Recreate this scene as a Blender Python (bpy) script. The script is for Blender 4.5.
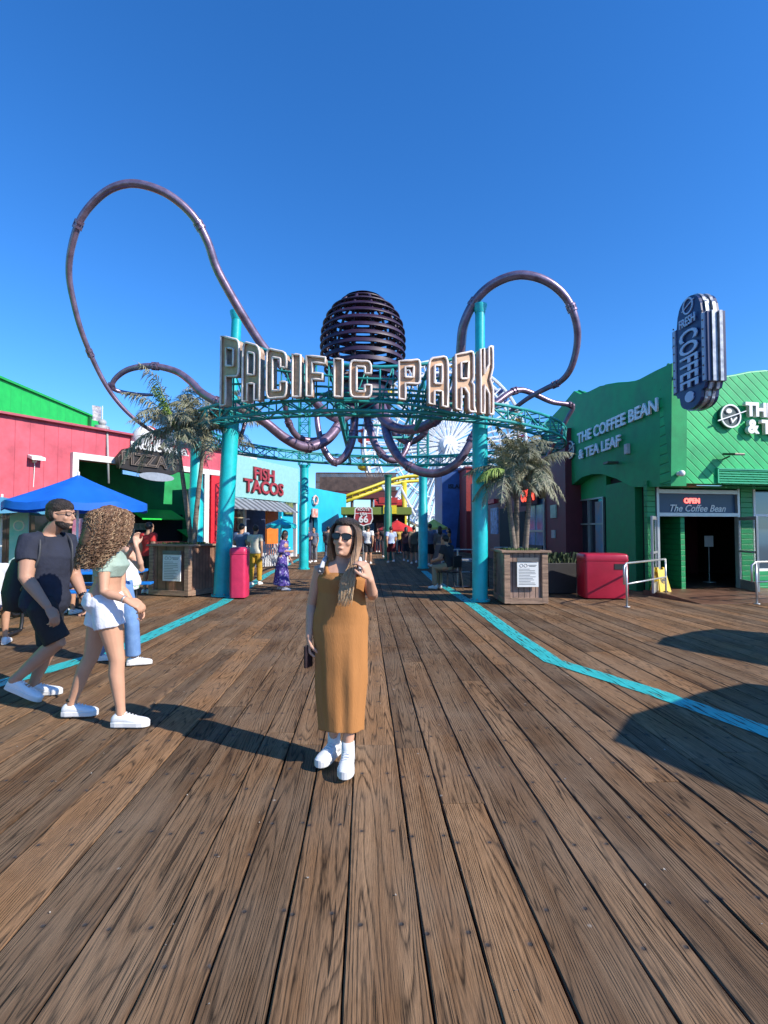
import bpy, bmesh, math, random
from mathutils import Vector, Matrix, noise
from mathutils.geometry import tessellate_polygon
random.seed(7)
R = math.radians
for o in list(bpy.data.objects): bpy.data.objects.remove(o)
scene = bpy.context.scene
COL = scene.collection
# ---------------------------------------------------------------- camera
CAMZ, FPX, HOR, YAW = 1.5, 520.0, 531.0, math.atan(19/520)
PITCH = math.atan((HOR-512)/FPX)
cam = bpy.data.cameras.new('camera'); camo = bpy.data.objects.new('camera', cam); COL.objects.link(camo)
cam.sensor_fit = 'HORIZONTAL'; cam.sensor_width = 36; cam.lens = 36*FPX/768
cam.clip_start = .05; cam.clip_end = 9000
camo.location = (0, 0, CAMZ); camo.rotation_euler = (math.pi/2+PITCH, 0, -YAW)
scene.camera = camo
# ---------------------------------------------------------------- sky, sun, exposure
SUN_DIR = Vector((.86, -.51, 0)).normalized()       # towards the sun on the ground plane
SUN_EL = R(34.5)
w = bpy.data.worlds.new('World'); scene.world = w; w.use_nodes = True
nt = w.node_tree; bg = nt.nodes['Background']
sky = nt.nodes.new('ShaderNodeTexSky'); sky.sky_type = 'NISHITA'; sky.sun_disc = False
sky.sun_elevation = SUN_EL; sky.sun_rotation = math.atan2(SUN_DIR.x, SUN_DIR.y)
sky.altitude = 0; sky.air_density = 1.0; sky.dust_density = .1; sky.ozone_density = 4.0
hs = nt.nodes.new('ShaderNodeHueSaturation'); hs.inputs['Saturation'].default_value = 1.13; hs.inputs['Hue'].default_value = .503
gm = nt.nodes.new('ShaderNodeMix'); gm.data_type = 'RGBA'; gm.blend_type = 'MULTIPLY'; gm.inputs[0].default_value = 1; gm.inputs[7].default_value = (.71, .92, 1.15, 1)
nt.links.new(sky.outputs[0], gm.inputs[6]); nt.links.new(gm.outputs[2], hs.inputs['Color']); nt.links.new(hs.outputs[0], bg.inputs[0]); bg.inputs[1].default_value = .14
sl = bpy.data.lights.new('sun', 'SUN'); sl.energy = 4.4; sl.angle = R(.5); sl.color = (1, .93, .82)
so = bpy.data.objects.new('sun', sl); COL.objects.link(so)
sd = Vector((SUN_DIR.x*math.cos(SUN_EL), SUN_DIR.y*math.cos(SUN_EL), math.sin(SUN_EL)))
so.rotation_euler = sd.to_track_quat('Z', 'Y').to_euler(); so.location = (20, -20, 30)
vs = scene.view_settings; vs.view_transform = 'Standard'; vs.look = 'None'; vs.exposure = .62; vs.gamma = 1
scene.render.resolution_x = 768; scene.render.resolution_y = 1024
# ---------------------------------------------------------------- measuring helpers
RT = Vector((math.cos(YAW), -math.sin(YAW), 0)); FW = Vector((math.sin(YAW), math.cos(YAW), 0))
def ray(px, py):
    u = (px-384)/FPX; v = (512-py)/FPX
    f = FW*math.cos(PITCH)+Vector((0, 0, math.sin(PITCH))); up = -FW*math.sin(PITCH)+Vector((0, 0, math.cos(PITCH)))
    return f+RT*u+up*v
CAM = Vector((0, 0, CAMZ))
def P(px, py, d):
    r = ray(px, py); return CAM+r*(d/r.dot(FW))
def G(px, py, z=0):
    r = ray(px, py); return CAM+r*((z-CAMZ)/r.z)
def onX(px, py, X):
    r = ray(px, py); return CAM+r*(X/r.x)
def onPlane(px, py, p0, nrm):
    r = ray(px, py); return CAM+r*((p0-CAM).dot(nrm)/r.dot(nrm))
def cf(x, d, z=0): return RT*x+FW*d+Vector((0, 0, z))
Z3 = Vector((0, 0, 1))
# ---------------------------------------------------------------- materials
MATS = {}
def mat(name, col, rough=.6, var=.12, vscale=6, bump=.0, bscale=40, metal=0, spec=.5, streak=None, col2=None, trans=0, emit=None, estr=1, coat=0, sss=0):
    if name in MATS: return MATS[name]
    m = bpy.data.materials.new(name); m.use_nodes = True; n = m.node_tree; L = n.links
    b = n.nodes['Principled BSDF']
    b.inputs['Roughness'].default_value = rough; b.inputs['Metallic'].default_value = metal
    b.inputs['Specular IOR Level'].default_value = spec
    b.inputs['Coat Weight'].default_value = coat
    if trans: b.inputs['Transmission Weight'].default_value = trans
    if sss:
        b.inputs['Subsurface Weight'].default_value = sss; b.inputs['Subsurface Radius'].default_value = (.012, .005, .003); b.inputs['Subsurface Scale'].default_value = 1
    if emit:
        b.inputs['Emission Color'].default_value = (*emit, 1); b.inputs['Emission Strength'].default_value = estr
    tc = n.nodes.new('ShaderNodeTexCoord'); mp = n.nodes.new('ShaderNodeMapping'); L.new(tc.outputs['Object'], mp.inputs[0])
    if streak: mp.inputs['Scale'].default_value = streak
    tx = n.nodes.new('ShaderNodeTexNoise'); tx.inputs['Scale'].default_value = vscale; tx.inputs['Detail'].default_value = 6; tx.inputs['Roughness'].default_value = .65
    L.new(mp.outputs[0], tx.inputs['Vector'])
    cr = n.nodes.new('ShaderNodeValToRGB'); cr.color_ramp.elements[0].position = .3; cr.color_ramp.elements[1].position = .7
    c2 = col2 or tuple(c*(1-var*2) for c in col)
    c1 = col if col2 else tuple(min(1, c*(1+var*.6)) for c in col)
    cr.color_ramp.elements[0].color = (*c2, 1); cr.color_ramp.elements[1].color = (*c1, 1)
    L.new(tx.outputs['Fac'], cr.inputs[0]); L.new(cr.outputs[0], b.inputs['Base Color'])
    mr = n.nodes.new('ShaderNodeMapRange'); mr.inputs[3].default_value = max(0, rough-.1); mr.inputs[4].default_value = min(1, rough+.12)
    L.new(tx.outputs['Fac'], mr.inputs[0]); L.new(mr.outputs[0], b.inputs['Roughness'])
    if bump:
        t2 = n.nodes.new('ShaderNodeTexNoise'); t2.inputs['Scale'].default_value = bscale; t2.inputs['Detail'].default_value = 5
        L.new(mp.outputs[0], t2.inputs['Vector'])
        bp = n.nodes.new('ShaderNodeBump'); bp.inputs['Strength'].default_value = bump; bp.inputs['Distance'].default_value = .02
        L.new(t2.outputs['Fac'], bp.inputs['Height']); L.new(bp.outputs[0], b.inputs['Normal'])
    MATS[name] = m; return m
def groove(name, col, axis, period, rough=.55, depth=.5, width=.06, var=.1, diag=0, seam=.5, vscale=3):
    """painted boards: vertical or diagonal seams computed from object coordinates"""
    m = mat(name, col, rough, var, vscale, 0); n = m.node_tree; L = n.links; b = n.nodes['Principled BSDF']
    tc = [x for x in n.nodes if x.type == 'TEX_COORD'][0]
    sx = n.nodes.new('ShaderNodeSeparateXYZ'); L.new(tc.outputs['Object'], sx.inputs[0])
    def M(op, a, bb=None):
        k = n.nodes.new('ShaderNodeMath'); k.operation = op
        for i, v in enumerate((a, bb)):
            if v is None: continue
            if isinstance(v, (int, float)): k.inputs[i].default_value = v
            else: L.new(v, k.inputs[i])
        return k.outputs[0]
    s = None
    for i, a in enumerate(axis):
        if a == 0: continue
        t = M('MULTIPLY', sx.outputs[i], a); s = t if s is None else M('ADD', s, t)
    s = M('DIVIDE', s, period); fr = M('FRACT', s); dd = M('MINIMUM', fr, M('SUBTRACT', 1.0, fr))
    g = n.nodes.new('ShaderNodeMapRange'); g.inputs[1].default_value = 0; g.inputs[2].default_value = width; g.interpolation_type = 'SMOOTHSTEP'
    L.new(dd, g.inputs[0])
    bp = n.nodes.new('ShaderNodeBump'); bp.inputs['Strength'].default_value = depth; bp.inputs['Distance'].default_value = .02
    L.new(g.outputs[0], bp.inputs['Height']); L.new(bp.outputs[0], b.inputs['Normal'])
    cr = [x for x in n.nodes if x.type == 'VALTORGB'][0]
    mx = n.nodes.new('ShaderNodeMix'); mx.data_type = 'RGBA'; L.new(g.outputs[0], mx.inputs[0])
    mx.inputs[6].default_value = tuple(c*seam for c in col)+(1,); L.new(cr.outputs[0], mx.inputs[7]); L.new(mx.outputs[2], b.inputs['Base Color'])
    return m
# ---------------------------------------------------------------- mesh builder
class MB:
    def __init__(s): s.v = []; s.f = []; s.m = []; s.mi = 0
    def add(s, vs, fs):
        k = len(s.v); s.v += [Vector(p) for p in vs]
        for f in fs: s.f.append([i+k for i in f]); s.m.append(s.mi)
    def box(s, c, size, rot=None, ax=None):
        c = Vector(c); hx, hy, hz = size[0]/2, size[1]/2, size[2]/2
        if ax is None:
            q = (rot if isinstance(rot, Matrix) else Matrix.Rotation(rot or 0, 3, 'Z')); ax = [q @ Vector(e) for e in ((1, 0, 0), (0, 1, 0), (0, 0, 1))]
        vs = [c+ax[0]*hx*i+ax[1]*hy*j+ax[2]*hz*k for i in (-1, 1) for j in (-1, 1) for k in (-1, 1)]
        s.add(vs, [(0, 1, 3, 2), (4, 6, 7, 5), (0, 4, 5, 1), (2, 3, 7, 6), (0, 2, 6, 4), (1, 5, 7, 3)])
    def rings(s, rs, cap=True):
        n = len(rs[0]); k = len(s.v)
        for r in rs: s.v += [Vector(p) for p in r]
        for i in range(len(rs)-1):
            for j in range(n):
                a = k+i*n+j; b = k+i*n+(j+1) % n
                s.f.append([a, b, b+n, a+n]); s.m.append(s.mi)
        if cap:
            s.f.append([k+j for j in range(n)][::-1]); s.m.append(s.mi)
            e = k+(len(rs)-1)*n; s.f.append([e+j for j in range(n)]); s.m.append(s.mi)
    def tube(s, pts, rad, n=10, cap=True, round_=False, flat=1.0, ref=None, twist=None):
        pts = [Vector(p) for p in pts]
        if isinstance(rad, (int, float)): rad = [rad]*len(pts)
        T = []
        for i in range(len(pts)):
            a = pts[max(0, i-1)]; b = pts[min(len(pts)-1, i+1)]
            t = (b-a); T.append(t.normalized() if t.length > 1e-9 else Z3)
        up = Vector(ref) if ref else (Z3 if abs(T[0].z) < .9 else Vector((1, 0, 0)))
        x = (up-T[0]*up.dot(T[0])).normalized(); rs = []
        seq = []
        for i, p in enumerate(pts):
            x = (x-T[i]*x.dot(T[i])); x = x.normalized() if x.length > 1e-6 else T[i].orthogonal().normalized()
            y = T[i].cross(x)
            seq.append((p, rad[i], x.copy(), y.copy(), T[i]))
        if round_:
            p, r, a, b, t = seq[0]; pre = [(p-t*r*math.sin(q), r*math.cos(q), a, b, t) for q in (R(80), R(50), R(25))]
            p, r, a, b, t = seq[-1]; post = [(p+t*r*math.sin(q), r*math.cos(q), a, b, t) for q in (R(25), R(50), R(80))]
            seq = pre+seq+post
        for p, r, a, b, t in seq:
            rs.append([p+a*(r*flat*math.cos(2*math.pi*j/n))+b*(r*math.sin(2*math.pi*j/n)) for j in range(n)])
        s.rings(rs, cap)
    def bar(s, a, b, r, n=6): s.tube([a, b], r, n)
    def ell(s, c, rad, n=16, m=10, rot=None):
        c = Vector(c); q = rot or Matrix.Identity(3); rs = []
        for i in range(1, m):
            t = math.pi*i/m
            rs.append([c+q @ Vector((rad[0]*math.sin(t)*math.cos(2*math.pi*j/n), rad[1]*math.sin(t)*math.sin(2*math.pi*j/n), -rad[2]*math.cos(t))) for j in range(n)])
        s.rings(rs)
    def lathe(s, prof, c=(0, 0, 0), n=24):
        c = Vector(c); s.rings([[c+Vector((r*math.cos(2*math.pi*j/n), r*math.sin(2*math.pi*j/n), z)) for j in range(n)] for r, z in prof])
    def prism(s, conts, depth, o, rx, up, side=True, fn=None):
        """contours (first outer, rest holes) in 2D, extruded back from front plane"""
        o = Vector(o); rx = Vector(rx); up = Vector(up); nr = rx.cross(up)
        if fn is None: fn = lambda u, v, w_: o+rx*u+up*v+nr*w_
        tris = tessellate_polygon([[Vector((u, v, 0)) for u, v in c] for c in conts])
        flat = [p for c in conts for p in c]; k = len(s.v); N = len(flat)
        s.v += [fn(u, v, 0) for u, v in flat]+[fn(u, v, -depth) for u, v in flat]
        for t in tris:
            a, b, c = [flat[i] for i in t]
            if (b[0]-a[0])*(c[1]-a[1])-(b[1]-a[1])*(c[0]-a[0]) < 0: t = t[::-1]
            s.f.append([k+i for i in t]); s.m.append(s.mi)
            s.f.append([k+N+i for i in t][::-1]); s.m.append(s.mi)
        st = 0
        if side:
            for c in conts:
                for i in range(len(c)):
                    a = k+st+i; b = k+st+(i+1) % len(c); s.f.append([a, a+N, b+N, b]); s.m.append(s.mi)
                st += len(c)
    def build(s, name, mats, parent=None, smooth=False, bevel=0, local=False, auto=None):
        me = bpy.data.meshes.new(name)
        off = Vector((0, 0, 0)); p = parent
        while p is not None and not local: off += p.location; p = p.parent
        me.from_pydata([tuple(v-off) for v in s.v], [], s.f)
        if not isinstance(mats, (list, tuple)): mats = [mats]
        for m in mats: me.materials.append(m)
        me.polygons.foreach_set('material_index', s.m)
        bm = bmesh.new(); bm.from_mesh(me); bmesh.ops.recalc_face_normals(bm, faces=bm.faces); bm.to_mesh(me); bm.free()
        if smooth: me.polygons.foreach_set('use_smooth', [True]*len(me.polygons))
        o = bpy.data.objects.new(name, me); COL.objects.link(o)
        if parent: o.parent = parent
        if bevel:
            md = o.modifiers.new('bevel', 'BEVEL'); md.width = bevel; md.segments = 2; md.limit_method = 'ANGLE'
        if smooth == 'auto' or auto:
            md = o.modifiers.new('split', 'EDGE_SPLIT'); md.split_angle = R(auto or 40)
        return o
def tag(o, label=None, cat=None, group=None, kind=None):
    if label: o['label'] = label
    if cat: o['category'] = cat
    if group: o['group'] = group
    if kind: o['kind'] = kind
    return o
def empty(name, loc, label, cat, group=None):
    e = bpy.data.objects.new(name, None); e.location = loc; e.empty_display_size = .2; COL.objects.link(e)
    return tag(e, label, cat, group)
def bake(o):
    bpy.context.view_layer.update()
    dg = bpy.context.evaluated_depsgraph_get(); me = bpy.data.meshes.new_from_object(o.evaluated_get(dg))
    o.modifiers.clear(); o.data = me; return o
def text(s, size, o, rx, up, m, parent, name='lettering', depth=.01, bold=0, align='CENTER', sx=1, shear=0, label=None, bake_loc=True):
    c = bpy.data.curves.new(name, 'FONT'); c.body = s; c.size = size; c.extrude = depth/2; c.offset = bold; c.align_x = align; c.align_y = 'CENTER'; c.shear = shear
    c.resolution_u = 3
    t = bpy.data.objects.new(name, c); COL.objects.link(t); bpy.context.view_layer.update()
    me = bpy.data.meshes.new_from_object(t.evaluated_get(bpy.context.evaluated_depsgraph_get())); bpy.data.objects.remove(t)
    rx = Vector(rx).normalized(); up = Vector(up).normalized(); nr = rx.cross(up)
    off = Vector((0, 0, 0)); p = parent
    while p is not None: off += p.location; p = p.parent
    o = Vector(o)-off
    for v in me.vertices: v.co = o+rx*v.co.x*sx+up*v.co.y+nr*(v.co.z+depth/2)
    me.materials.clear(); me.materials.append(m)
    q = bpy.data.objects.new(name, me); COL.objects.link(q); q.parent = parent
    if label: q['label'] = label
    return q
def spline(pts, k=8):
    pts = [Vector(p) for p in pts]; out = []
    for i in range(len(pts)-1):
        a = pts[max(0, i-1)]; b = pts[i]; c = pts[i+1]; d = pts[min(len(pts)-1, i+2)]
        for j in range(k):
            t = j/k
            out.append(.5*((2*b)+(c-a)*t+(2*a-5*b+4*c-d)*t*t+(3*b-a-3*c+d)*t**3))
    out.append(pts[-1]); return out
def lerp(tab, x):
    if x <= tab[0][0]: return tab[0][1]
    for (a, u), (b, v) in zip(tab, tab[1:]):
        if x <= b: return u+(v-u)*(x-a)/(b-a)
    return tab[-1][1]
#STRUCT
# ================================================================ DECK
PW = .268
def deck_material():
    m = bpy.data.materials.new('weathered_deck_boards'); m.use_nodes = True; n = m.node_tree; L = n.links; b = n.nodes['Principled BSDF']
    def N(t, **k):
        x = n.nodes.new(t)
        for a, v in k.items(): setattr(x, a, v)
        return x
    def M(op, a, bb=None, cl=False):
        k = N('ShaderNodeMath', operation=op); k.use_clamp = cl
        for i, v in enumerate((a, bb)):
            if v is None: continue
            if isinstance(v, (int, float)): k.inputs[i].default_value = v
            else: L.new(v, k.inputs[i])
        return k.outputs[0]
    def ramp(src, stops, interp='LINEAR'):
        c = N('ShaderNodeValToRGB'); c.color_ramp.interpolation = interp
        e = c.color_ramp.elements
        while len(e) < len(stops): e.new(.5)
        for q, (p, col) in zip(e, stops): q.position = p; q.color = (*col, 1) if not isinstance(col, float) else (col, col, col, 1)
        L.new(src, c.inputs[0]); return c.outputs[0]
    def mixc(f, a, c, bt='MIX'):
        x = N('ShaderNodeMix', data_type='RGBA', blend_type=bt)
        if isinstance(f, (int, float)): x.inputs[0].default_value = f
        else: L.new(f, x.inputs[0])
        for i, v in ((6, a), (7, c)):
            if isinstance(v, tuple): x.inputs[i].default_value = (*v, 1)
            else: L.new(v, x.inputs[i])
        return x.outputs[2]
    geo = N('ShaderNodeNewGeometry'); at = N('ShaderNodeAttribute', attribute_name='rnd'); uv = N('ShaderNodeAttribute', attribute_name='loc')
    sp = N('ShaderNodeSeparateXYZ'); L.new(geo.outputs['Position'], sp.inputs[0])
    rs = N('ShaderNodeSeparateColor'); L.new(at.outputs['Color'], rs.inputs[0]); r1, r2, r3 = rs.outputs
    us = N('ShaderNodeSeparateColor'); L.new(uv.outputs['Color'], us.inputs[0]); lx, ly = us.outputs[0], us.outputs[1]
    # grain space: shifted per board
    cb = N('ShaderNodeCombineXYZ'); L.new(M('ADD', sp.outputs[0], M('MULTIPLY', r1, 37.0)), cb.inputs[0])
    L.new(M('MULTIPLY', M('ADD', sp.outputs[1], M('MULTIPLY', r2, 90.0)), .062), cb.inputs[1]); L.new(M('MULTIPLY', r3, 50.0), cb.inputs[2])
    # warp by low noise so grain flows round knots
    w1 = N('ShaderNodeTexNoise'); w1.inputs['Scale'].default_value = 5.0; w1.inputs['Detail'].default_value = 2.5; L.new(cb.outputs[0], w1.inputs['Vector'])
    wv = N('ShaderNodeVectorMath', operation='SCALE'); wv.inputs['Scale'].default_value = .16
    ws = N('ShaderNodeVectorMath', operation='SUBTRACT'); L.new(w1.outputs['Color'], ws.inputs[0]); ws.inputs[1].default_value = (.5, .5, .5)
    wm = N('ShaderNodeVectorMath', operation='MULTIPLY'); L.new(ws.outputs[0], wm.inputs[0]); wm.inputs[1].default_value = (1, .25, 0)
    L.new(wm.outputs[0], wv.inputs[0])
    va = N('ShaderNodeVectorMath', operation='ADD'); L.new(cb.outputs[0], va.inputs[0]); L.new(wv.outputs[0], va.inputs[1])
    gn = N('ShaderNodeTexNoise'); gn.inputs['Scale'].default_value = 5.5; gn.inputs['Detail'].default_value = 1.6; gn.inputs['Roughness'].default_value = .45
    gv = N('ShaderNodeVectorMath', operation='MULTIPLY'); L.new(cb.outputs[0], gv.inputs[0]); gv.inputs[1].default_value = (1, .75, 1); L.new(gv.outputs[0], gn.inputs['Vector'])
    ringf = M('FRACT', M('MULTIPLY', gn.outputs['Fac'], 36.0))
    ring = ramp(ringf, [(0, .10), (.10, .35), (.30, .85), (.75, 1.0), (.93, .55), (1, .12)])
    fine = N('ShaderNodeTexNoise'); fine.inputs['Scale'].default_value = 210; fine.inputs['Detail'].default_value = 4; L.new(va.outputs[0], fine.inputs['Vector'])
    blot = N('ShaderNodeTexNoise'); blot.inputs['Scale'].default_value = 7; blot.inputs['Detail'].default_value = 5; blot.inputs['Roughness'].default_value = .6; L.new(va.outputs[0], blot.inputs['Vector'])
    # wide uneven wear, not stretched
    wear = N('ShaderNodeTexNoise'); wear.inputs['Scale'].default_value = 1.3; wear.inputs['Detail'].default_value = 6; L.new(geo.outputs['Position'], wear.inputs['Vector'])
    # checks: long thin cracks
    crk = N('ShaderNodeTexNoise'); crk.inputs['Scale'].default_value = 58; crk.inputs['Detail'].default_value = 2
    cm = N('ShaderNodeVectorMath', operation='MULTIPLY'); L.new(va.outputs[0], cm.inputs[0]); cm.inputs[1].default_value = (1, .35, 1); L.new(cm.outputs[0], crk.inputs['Vector'])
    crack = ramp(crk.outputs['Fac'], [(.0, 1.0), (.315, 1.0), (.35, 0.0), (1, 0.0)])
    base = ramp(blot.outputs['Fac'], [(.28, (.085, .047, .026)), (.42, (.155, .088, .046)), (.56, (.20, .125, .073)), (.75, (.27, .173, .103))])
    per = mixc(r1, (.66, .66, .66), (1.14, 1.07, .97)); base = mixc(1.0, base, per, 'MULTIPLY')
    orange = ramp(r2, [(.0, 0.0), (.72, 0.0), (1, .6)]); base = mixc(orange, base, (.33, .17, .075))
    grain = M('ADD', M('MULTIPLY', ring, .36), M('MULTIPLY', fine.outputs['Fac'], .66))
    gcol = ramp(grain, [(.33, .20), (.46, .58), (.60, .95), (.78, 1.25)]); base = mixc(1.0, base, gcol, 'MULTIPLY')
    grey = ramp(wear.outputs['Fac'], [(.42, 0.0), (.70, .40)]); base = mixc(grey, base, (.225, .165, .115))
    base = mixc(M('MULTIPLY', crack, .75), base, (.012, .008, .006))
    # nails: two per joist line, jittered per board
    ny = M('SUBTRACT', M('FRACT', M('DIVIDE', M('ADD', sp.outputs[1], M('MULTIPLY', r3, .30)), .62)), .5); ny = M('MULTIPLY', ny, .62)
    nx = M('SUBTRACT', M('ABSOLUTE', M('ADD', lx, M('MULTIPLY', M('SUBTRACT', r2, .5), .06))), .078)
    dn = M('SQRT', M('ADD', M('MULTIPLY', nx, nx), M('MULTIPLY', ny, ny)))
    nail = ramp(dn, [(0, 1.0), (.0065, 1.0), (.0095, 0.0), (1, 0.0)]); halo = ramp(dn, [(0, .55), (.008, .5), (.03, 0.0), (1, 0.0)])
    base = mixc(halo, base, (.05, .035, .028)); base = mixc(nail, base, (.055, .05, .05))
    # pale specks of litter and gum
    vor = N('ShaderNodeTexVoronoi'); vor.inputs['Scale'].default_value = 3.1; L.new(geo.outputs['Position'], vor.inputs['Vector'])
    gum = ramp(vor.outputs['Distance'], [(0, 1.0), (.022, .9), (.04, 0.0), (1, 0.0)]); base = mixc(M('MULTIPLY', gum, .55), base, (.42, .38, .33))
    # worn rounded board edges darker with dirt
    ed = M('ADD', M('SUBTRACT', ly, M('ABSOLUTE', lx)), M('MULTIPLY', M('SUBTRACT', fine.outputs['Fac'], .5), .022)); edge = ramp(ed, [(0, 1.0), (.003, .7), (.010, .10), (.05, 0.0)]); base = mixc(M('MULTIPLY', edge, .65), base, (.03, .02, .015))
    L.new(base, b.inputs['Base Color'])
    rr = ramp(blot.outputs['Fac'], [(.3, .8), (.7, .95)]); L.new(rr, b.inputs['Roughness']); b.inputs['Specular IOR Level'].default_value = .15
    h = M('ADD', M('MULTIPLY', grain, 1.0), M('MULTIPLY', blot.outputs['Fac'], .9)); h = M('SUBTRACT', h, M('MULTIPLY', crack, 1.0)); h = M('SUBTRACT', h, M('MULTIPLY', nail, .8))
    bp = N('ShaderNodeBump'); bp.inputs['Strength'].default_value = .8; bp.inputs['Distance'].default_value = .006
    L.new(h, bp.inputs['Height']); L.new(bp.outputs[0], b.inputs['Normal'])
    return m
def make_deck():
    rnd = random.Random(3); V = []; F = []; A = []; LC = []
    x_ = -20.0
    while x_ < 22:
        pw = rnd.uniform(.205, .305); cx = x_+pw/2; x_ += pw; y = -4-rnd.random()*5
        hw0 = pw/2-.0019
        while y < 48:
            ln = rnd.choice((3.1, 3.7, 4.3, 5.6, 6.2)); y1 = min(y+ln, 48)
            near = y < 9 and abs(cx) < 9
            step = .22 if near else 2.5
            k = max(1, int((y1-y)/step)); rr = (rnd.random(), rnd.random(), rnd.random())
            dz = rnd.uniform(-.004, .0); roll = rnd.uniform(-.012, .012); base = len(V); jit = .0045 if near else 0
            ends = (y+.003, y1-.003); sd_ = rnd.random()*100
            for j in range(k+1):
                yy = ends[0]+(ends[1]-ends[0])*j/k
                l = -hw0+jit*(noise.noise(Vector((sd_, yy*1.9, 0)))*1.3-.35+.8*noise.noise(Vector((sd_, yy*7, 3))))*-1; r = hw0+jit*(noise.noise(Vector((sd_+9, yy*1.9, 0)))*1.3-.35+.8*noise.noise(Vector((sd_+9, yy*7, 3))))
                cup = .0012
                for x, z in ((l, -.05), (l, -.006), (l+.006, -.0005), (0, -cup), (r-.006, -.0005), (r, -.006), (r, -.05)):
                    V.append((cx+x, yy, z+dz+roll*x)); LC.append((x, pw/2))
            for j in range(k):
                for q in range(6):
                    a = base+j*7+q; F.append((a, a+1, a+8, a+7))
            F.append(tuple(base+q for q in range(7))); F.append(tuple(base+k*7+q for q in range(6, -1, -1)))
            A += [rr]*((k+1)*7); y = y1
    me = bpy.data.meshes.new('boardwalk_deck'); me.from_pydata(V, [], F)
    a1 = me.color_attributes.new('rnd', 'FLOAT_COLOR', 'POINT'); a2 = me.attributes.new('loc', 'FLOAT_VECTOR', 'POINT')
    a1.data.foreach_set('color', [c for r in A for c in (*r, 1)]); a2.data.foreach_set('vector', [c for x in LC for c in (x[0], x[1], 0)])
    me.materials.append(deck_material())
    o = bpy.data.objects.new('boardwalk_deck', me); COL.objects.link(o); tag(o, kind='structure')
    dark = mat('under_deck_dark', (.02, .017, .014), .9)
    mb = MB(); mb.box((0, 20, -.16), (60, 80, .2)); tag(mb.build('deck_underside', dark), kind='structure')
    mb = MB(); mb.box((0, 118, -.17), (140, 140, .3)); mb.box((-38, 20, -.17), (37, 70, .3)); mb.box((40, 20, -.17), (37, 70, .3))
    tag(mb.build('pier_deck', mat('far_deck', (.20, .14, .10), .85, .25, 1.2, streak=(3, .2, 1))), kind='structure')
    oc = bpy.data.meshes.new('ocean'); oc.from_pydata([(-8000, -8000, -7), (8000, -8000, -7), (8000, 8000, -7), (-8000, 8000, -7)], [], [(0, 1, 2, 3)])
    oc.materials.append(mat('sea_water', (.01, .05, .08), .12, .2, .02, .4, .6)); oo = bpy.data.objects.new('ocean', oc); COL.objects.link(oo); tag(oo, kind='structure')
make_deck()
def painted_line(px_pts, width, name):
    m = mat('teal_deck_paint', (.035, .47, .46), .55, .12, 5, .3, 60)
    n = m.node_tree
    if not any(x.type == 'BSDF_TRANSPARENT' for x in n.nodes):
        L = n.links; geo = n.nodes.new('ShaderNodeNewGeometry'); mp = n.nodes.new('ShaderNodeMapping'); mp.inputs['Scale'].default_value = (30, 2.2, 1)
        tx = n.nodes.new('ShaderNodeTexNoise'); tx.inputs['Scale'].default_value = 1.5; tx.inputs['Detail'].default_value = 5; L.new(geo.outputs['Position'], mp.inputs[0]); L.new(mp.outputs[0], tx.inputs['Vector'])
        cr = n.nodes.new('ShaderNodeValToRGB'); cr.color_ramp.elements[0].position = .36; cr.color_ramp.elements[0].color = (.85,)*3+(1,); cr.color_ramp.elements[1].position = .46; cr.color_ramp.elements[1].color = (0, 0, 0, 1)
        L.new(tx.outputs['Fac'], cr.inputs[0])
        sp = n.nodes.new('ShaderNodeSeparateXYZ'); L.new(geo.outputs['Position'], sp.inputs[0])
        def M(op, a, bb):
            k = n.nodes.new('ShaderNodeMath'); k.operation = op
            for i, v in enumerate((a, bb)):
                if isinstance(v, (int, float)): k.inputs[i].default_value = v
                else: L.new(v, k.inputs[i])
            return k.outputs[0]
        fr = M('FRACT', M('DIVIDE', sp.outputs[0], PW), 0); ed = M('MINIMUM', fr, M('SUBTRACT', 1.0, fr)); gap = M('LESS_THAN', ed, .024)
        al = M('MAXIMUM', cr.outputs[0], 0.0)
        tr = n.nodes.new('ShaderNodeBsdfTransparent'); mx = n.nodes.new('ShaderNodeMixShader'); L.new(al, mx.inputs[0]); L.new(n.nodes['Principled BSDF'].outputs[0], mx.inputs[1]); L.new(tr.outputs[0], mx.inputs[2])
        L.new(mx.outputs[0], n.nodes['Material Output'].inputs[0])
    pts = [G(*p) for p in px_pts]; mb = MB(); vs = []
    for i, p in enumerate(pts):
        a = pts[max(0, i-1)]; b = pts[min(len(pts)-1, i+1)]; t = (b-a).normalized(); nn = Vector((-t.y, t.x, 0))
        for sgn in (1, -1): q = p+nn*width/2*sgn; q.z = .0035; vs.append(q)
    mb.add(vs, [(2*i, 2*i+1, 2*i+3, 2*i+2) for i in range(len(pts)-1)])
    o = mb.build(name, m); tag(o, kind='structure')
painted_line([(306, 556), (268, 574), (240, 592), (222, 603), (139, 641), (100, 655), (20, 678), (-40, 694), (-160, 722)], .25, 'painted_line')
painted_line([(424, 571), (438, 583), (452, 591), (475, 606), (510, 632), (553, 661), (650, 691), (768, 732), (900, 780)], .235, 'painted_line')

mb = MB(); rnd = random.Random(8)
for i in range(170):
    y = 1.4+rnd.random()**1.6*14; x = rnd.uniform(-.8, .8)*(y+1); r_ = rnd.uniform(.002, .0065); a = rnd.random()*6
    mb.add([(x+r_*math.cos(a+k*1.3)*rnd.uniform(.6, 1.2), y+r_*math.sin(a+k*1.3)*rnd.uniform(.6, 1.2), .004+.004*(k == 0)) for k in range(5)], [(0, 1, 2, 3, 4)])
tag(mb.build('litter_flakes', mat('paper_flakes', (.40, .37, .32), .8, .3, 5)), 'scattered pale flakes of litter and sand on the boards', 'litter', kind='stuff')
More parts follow.
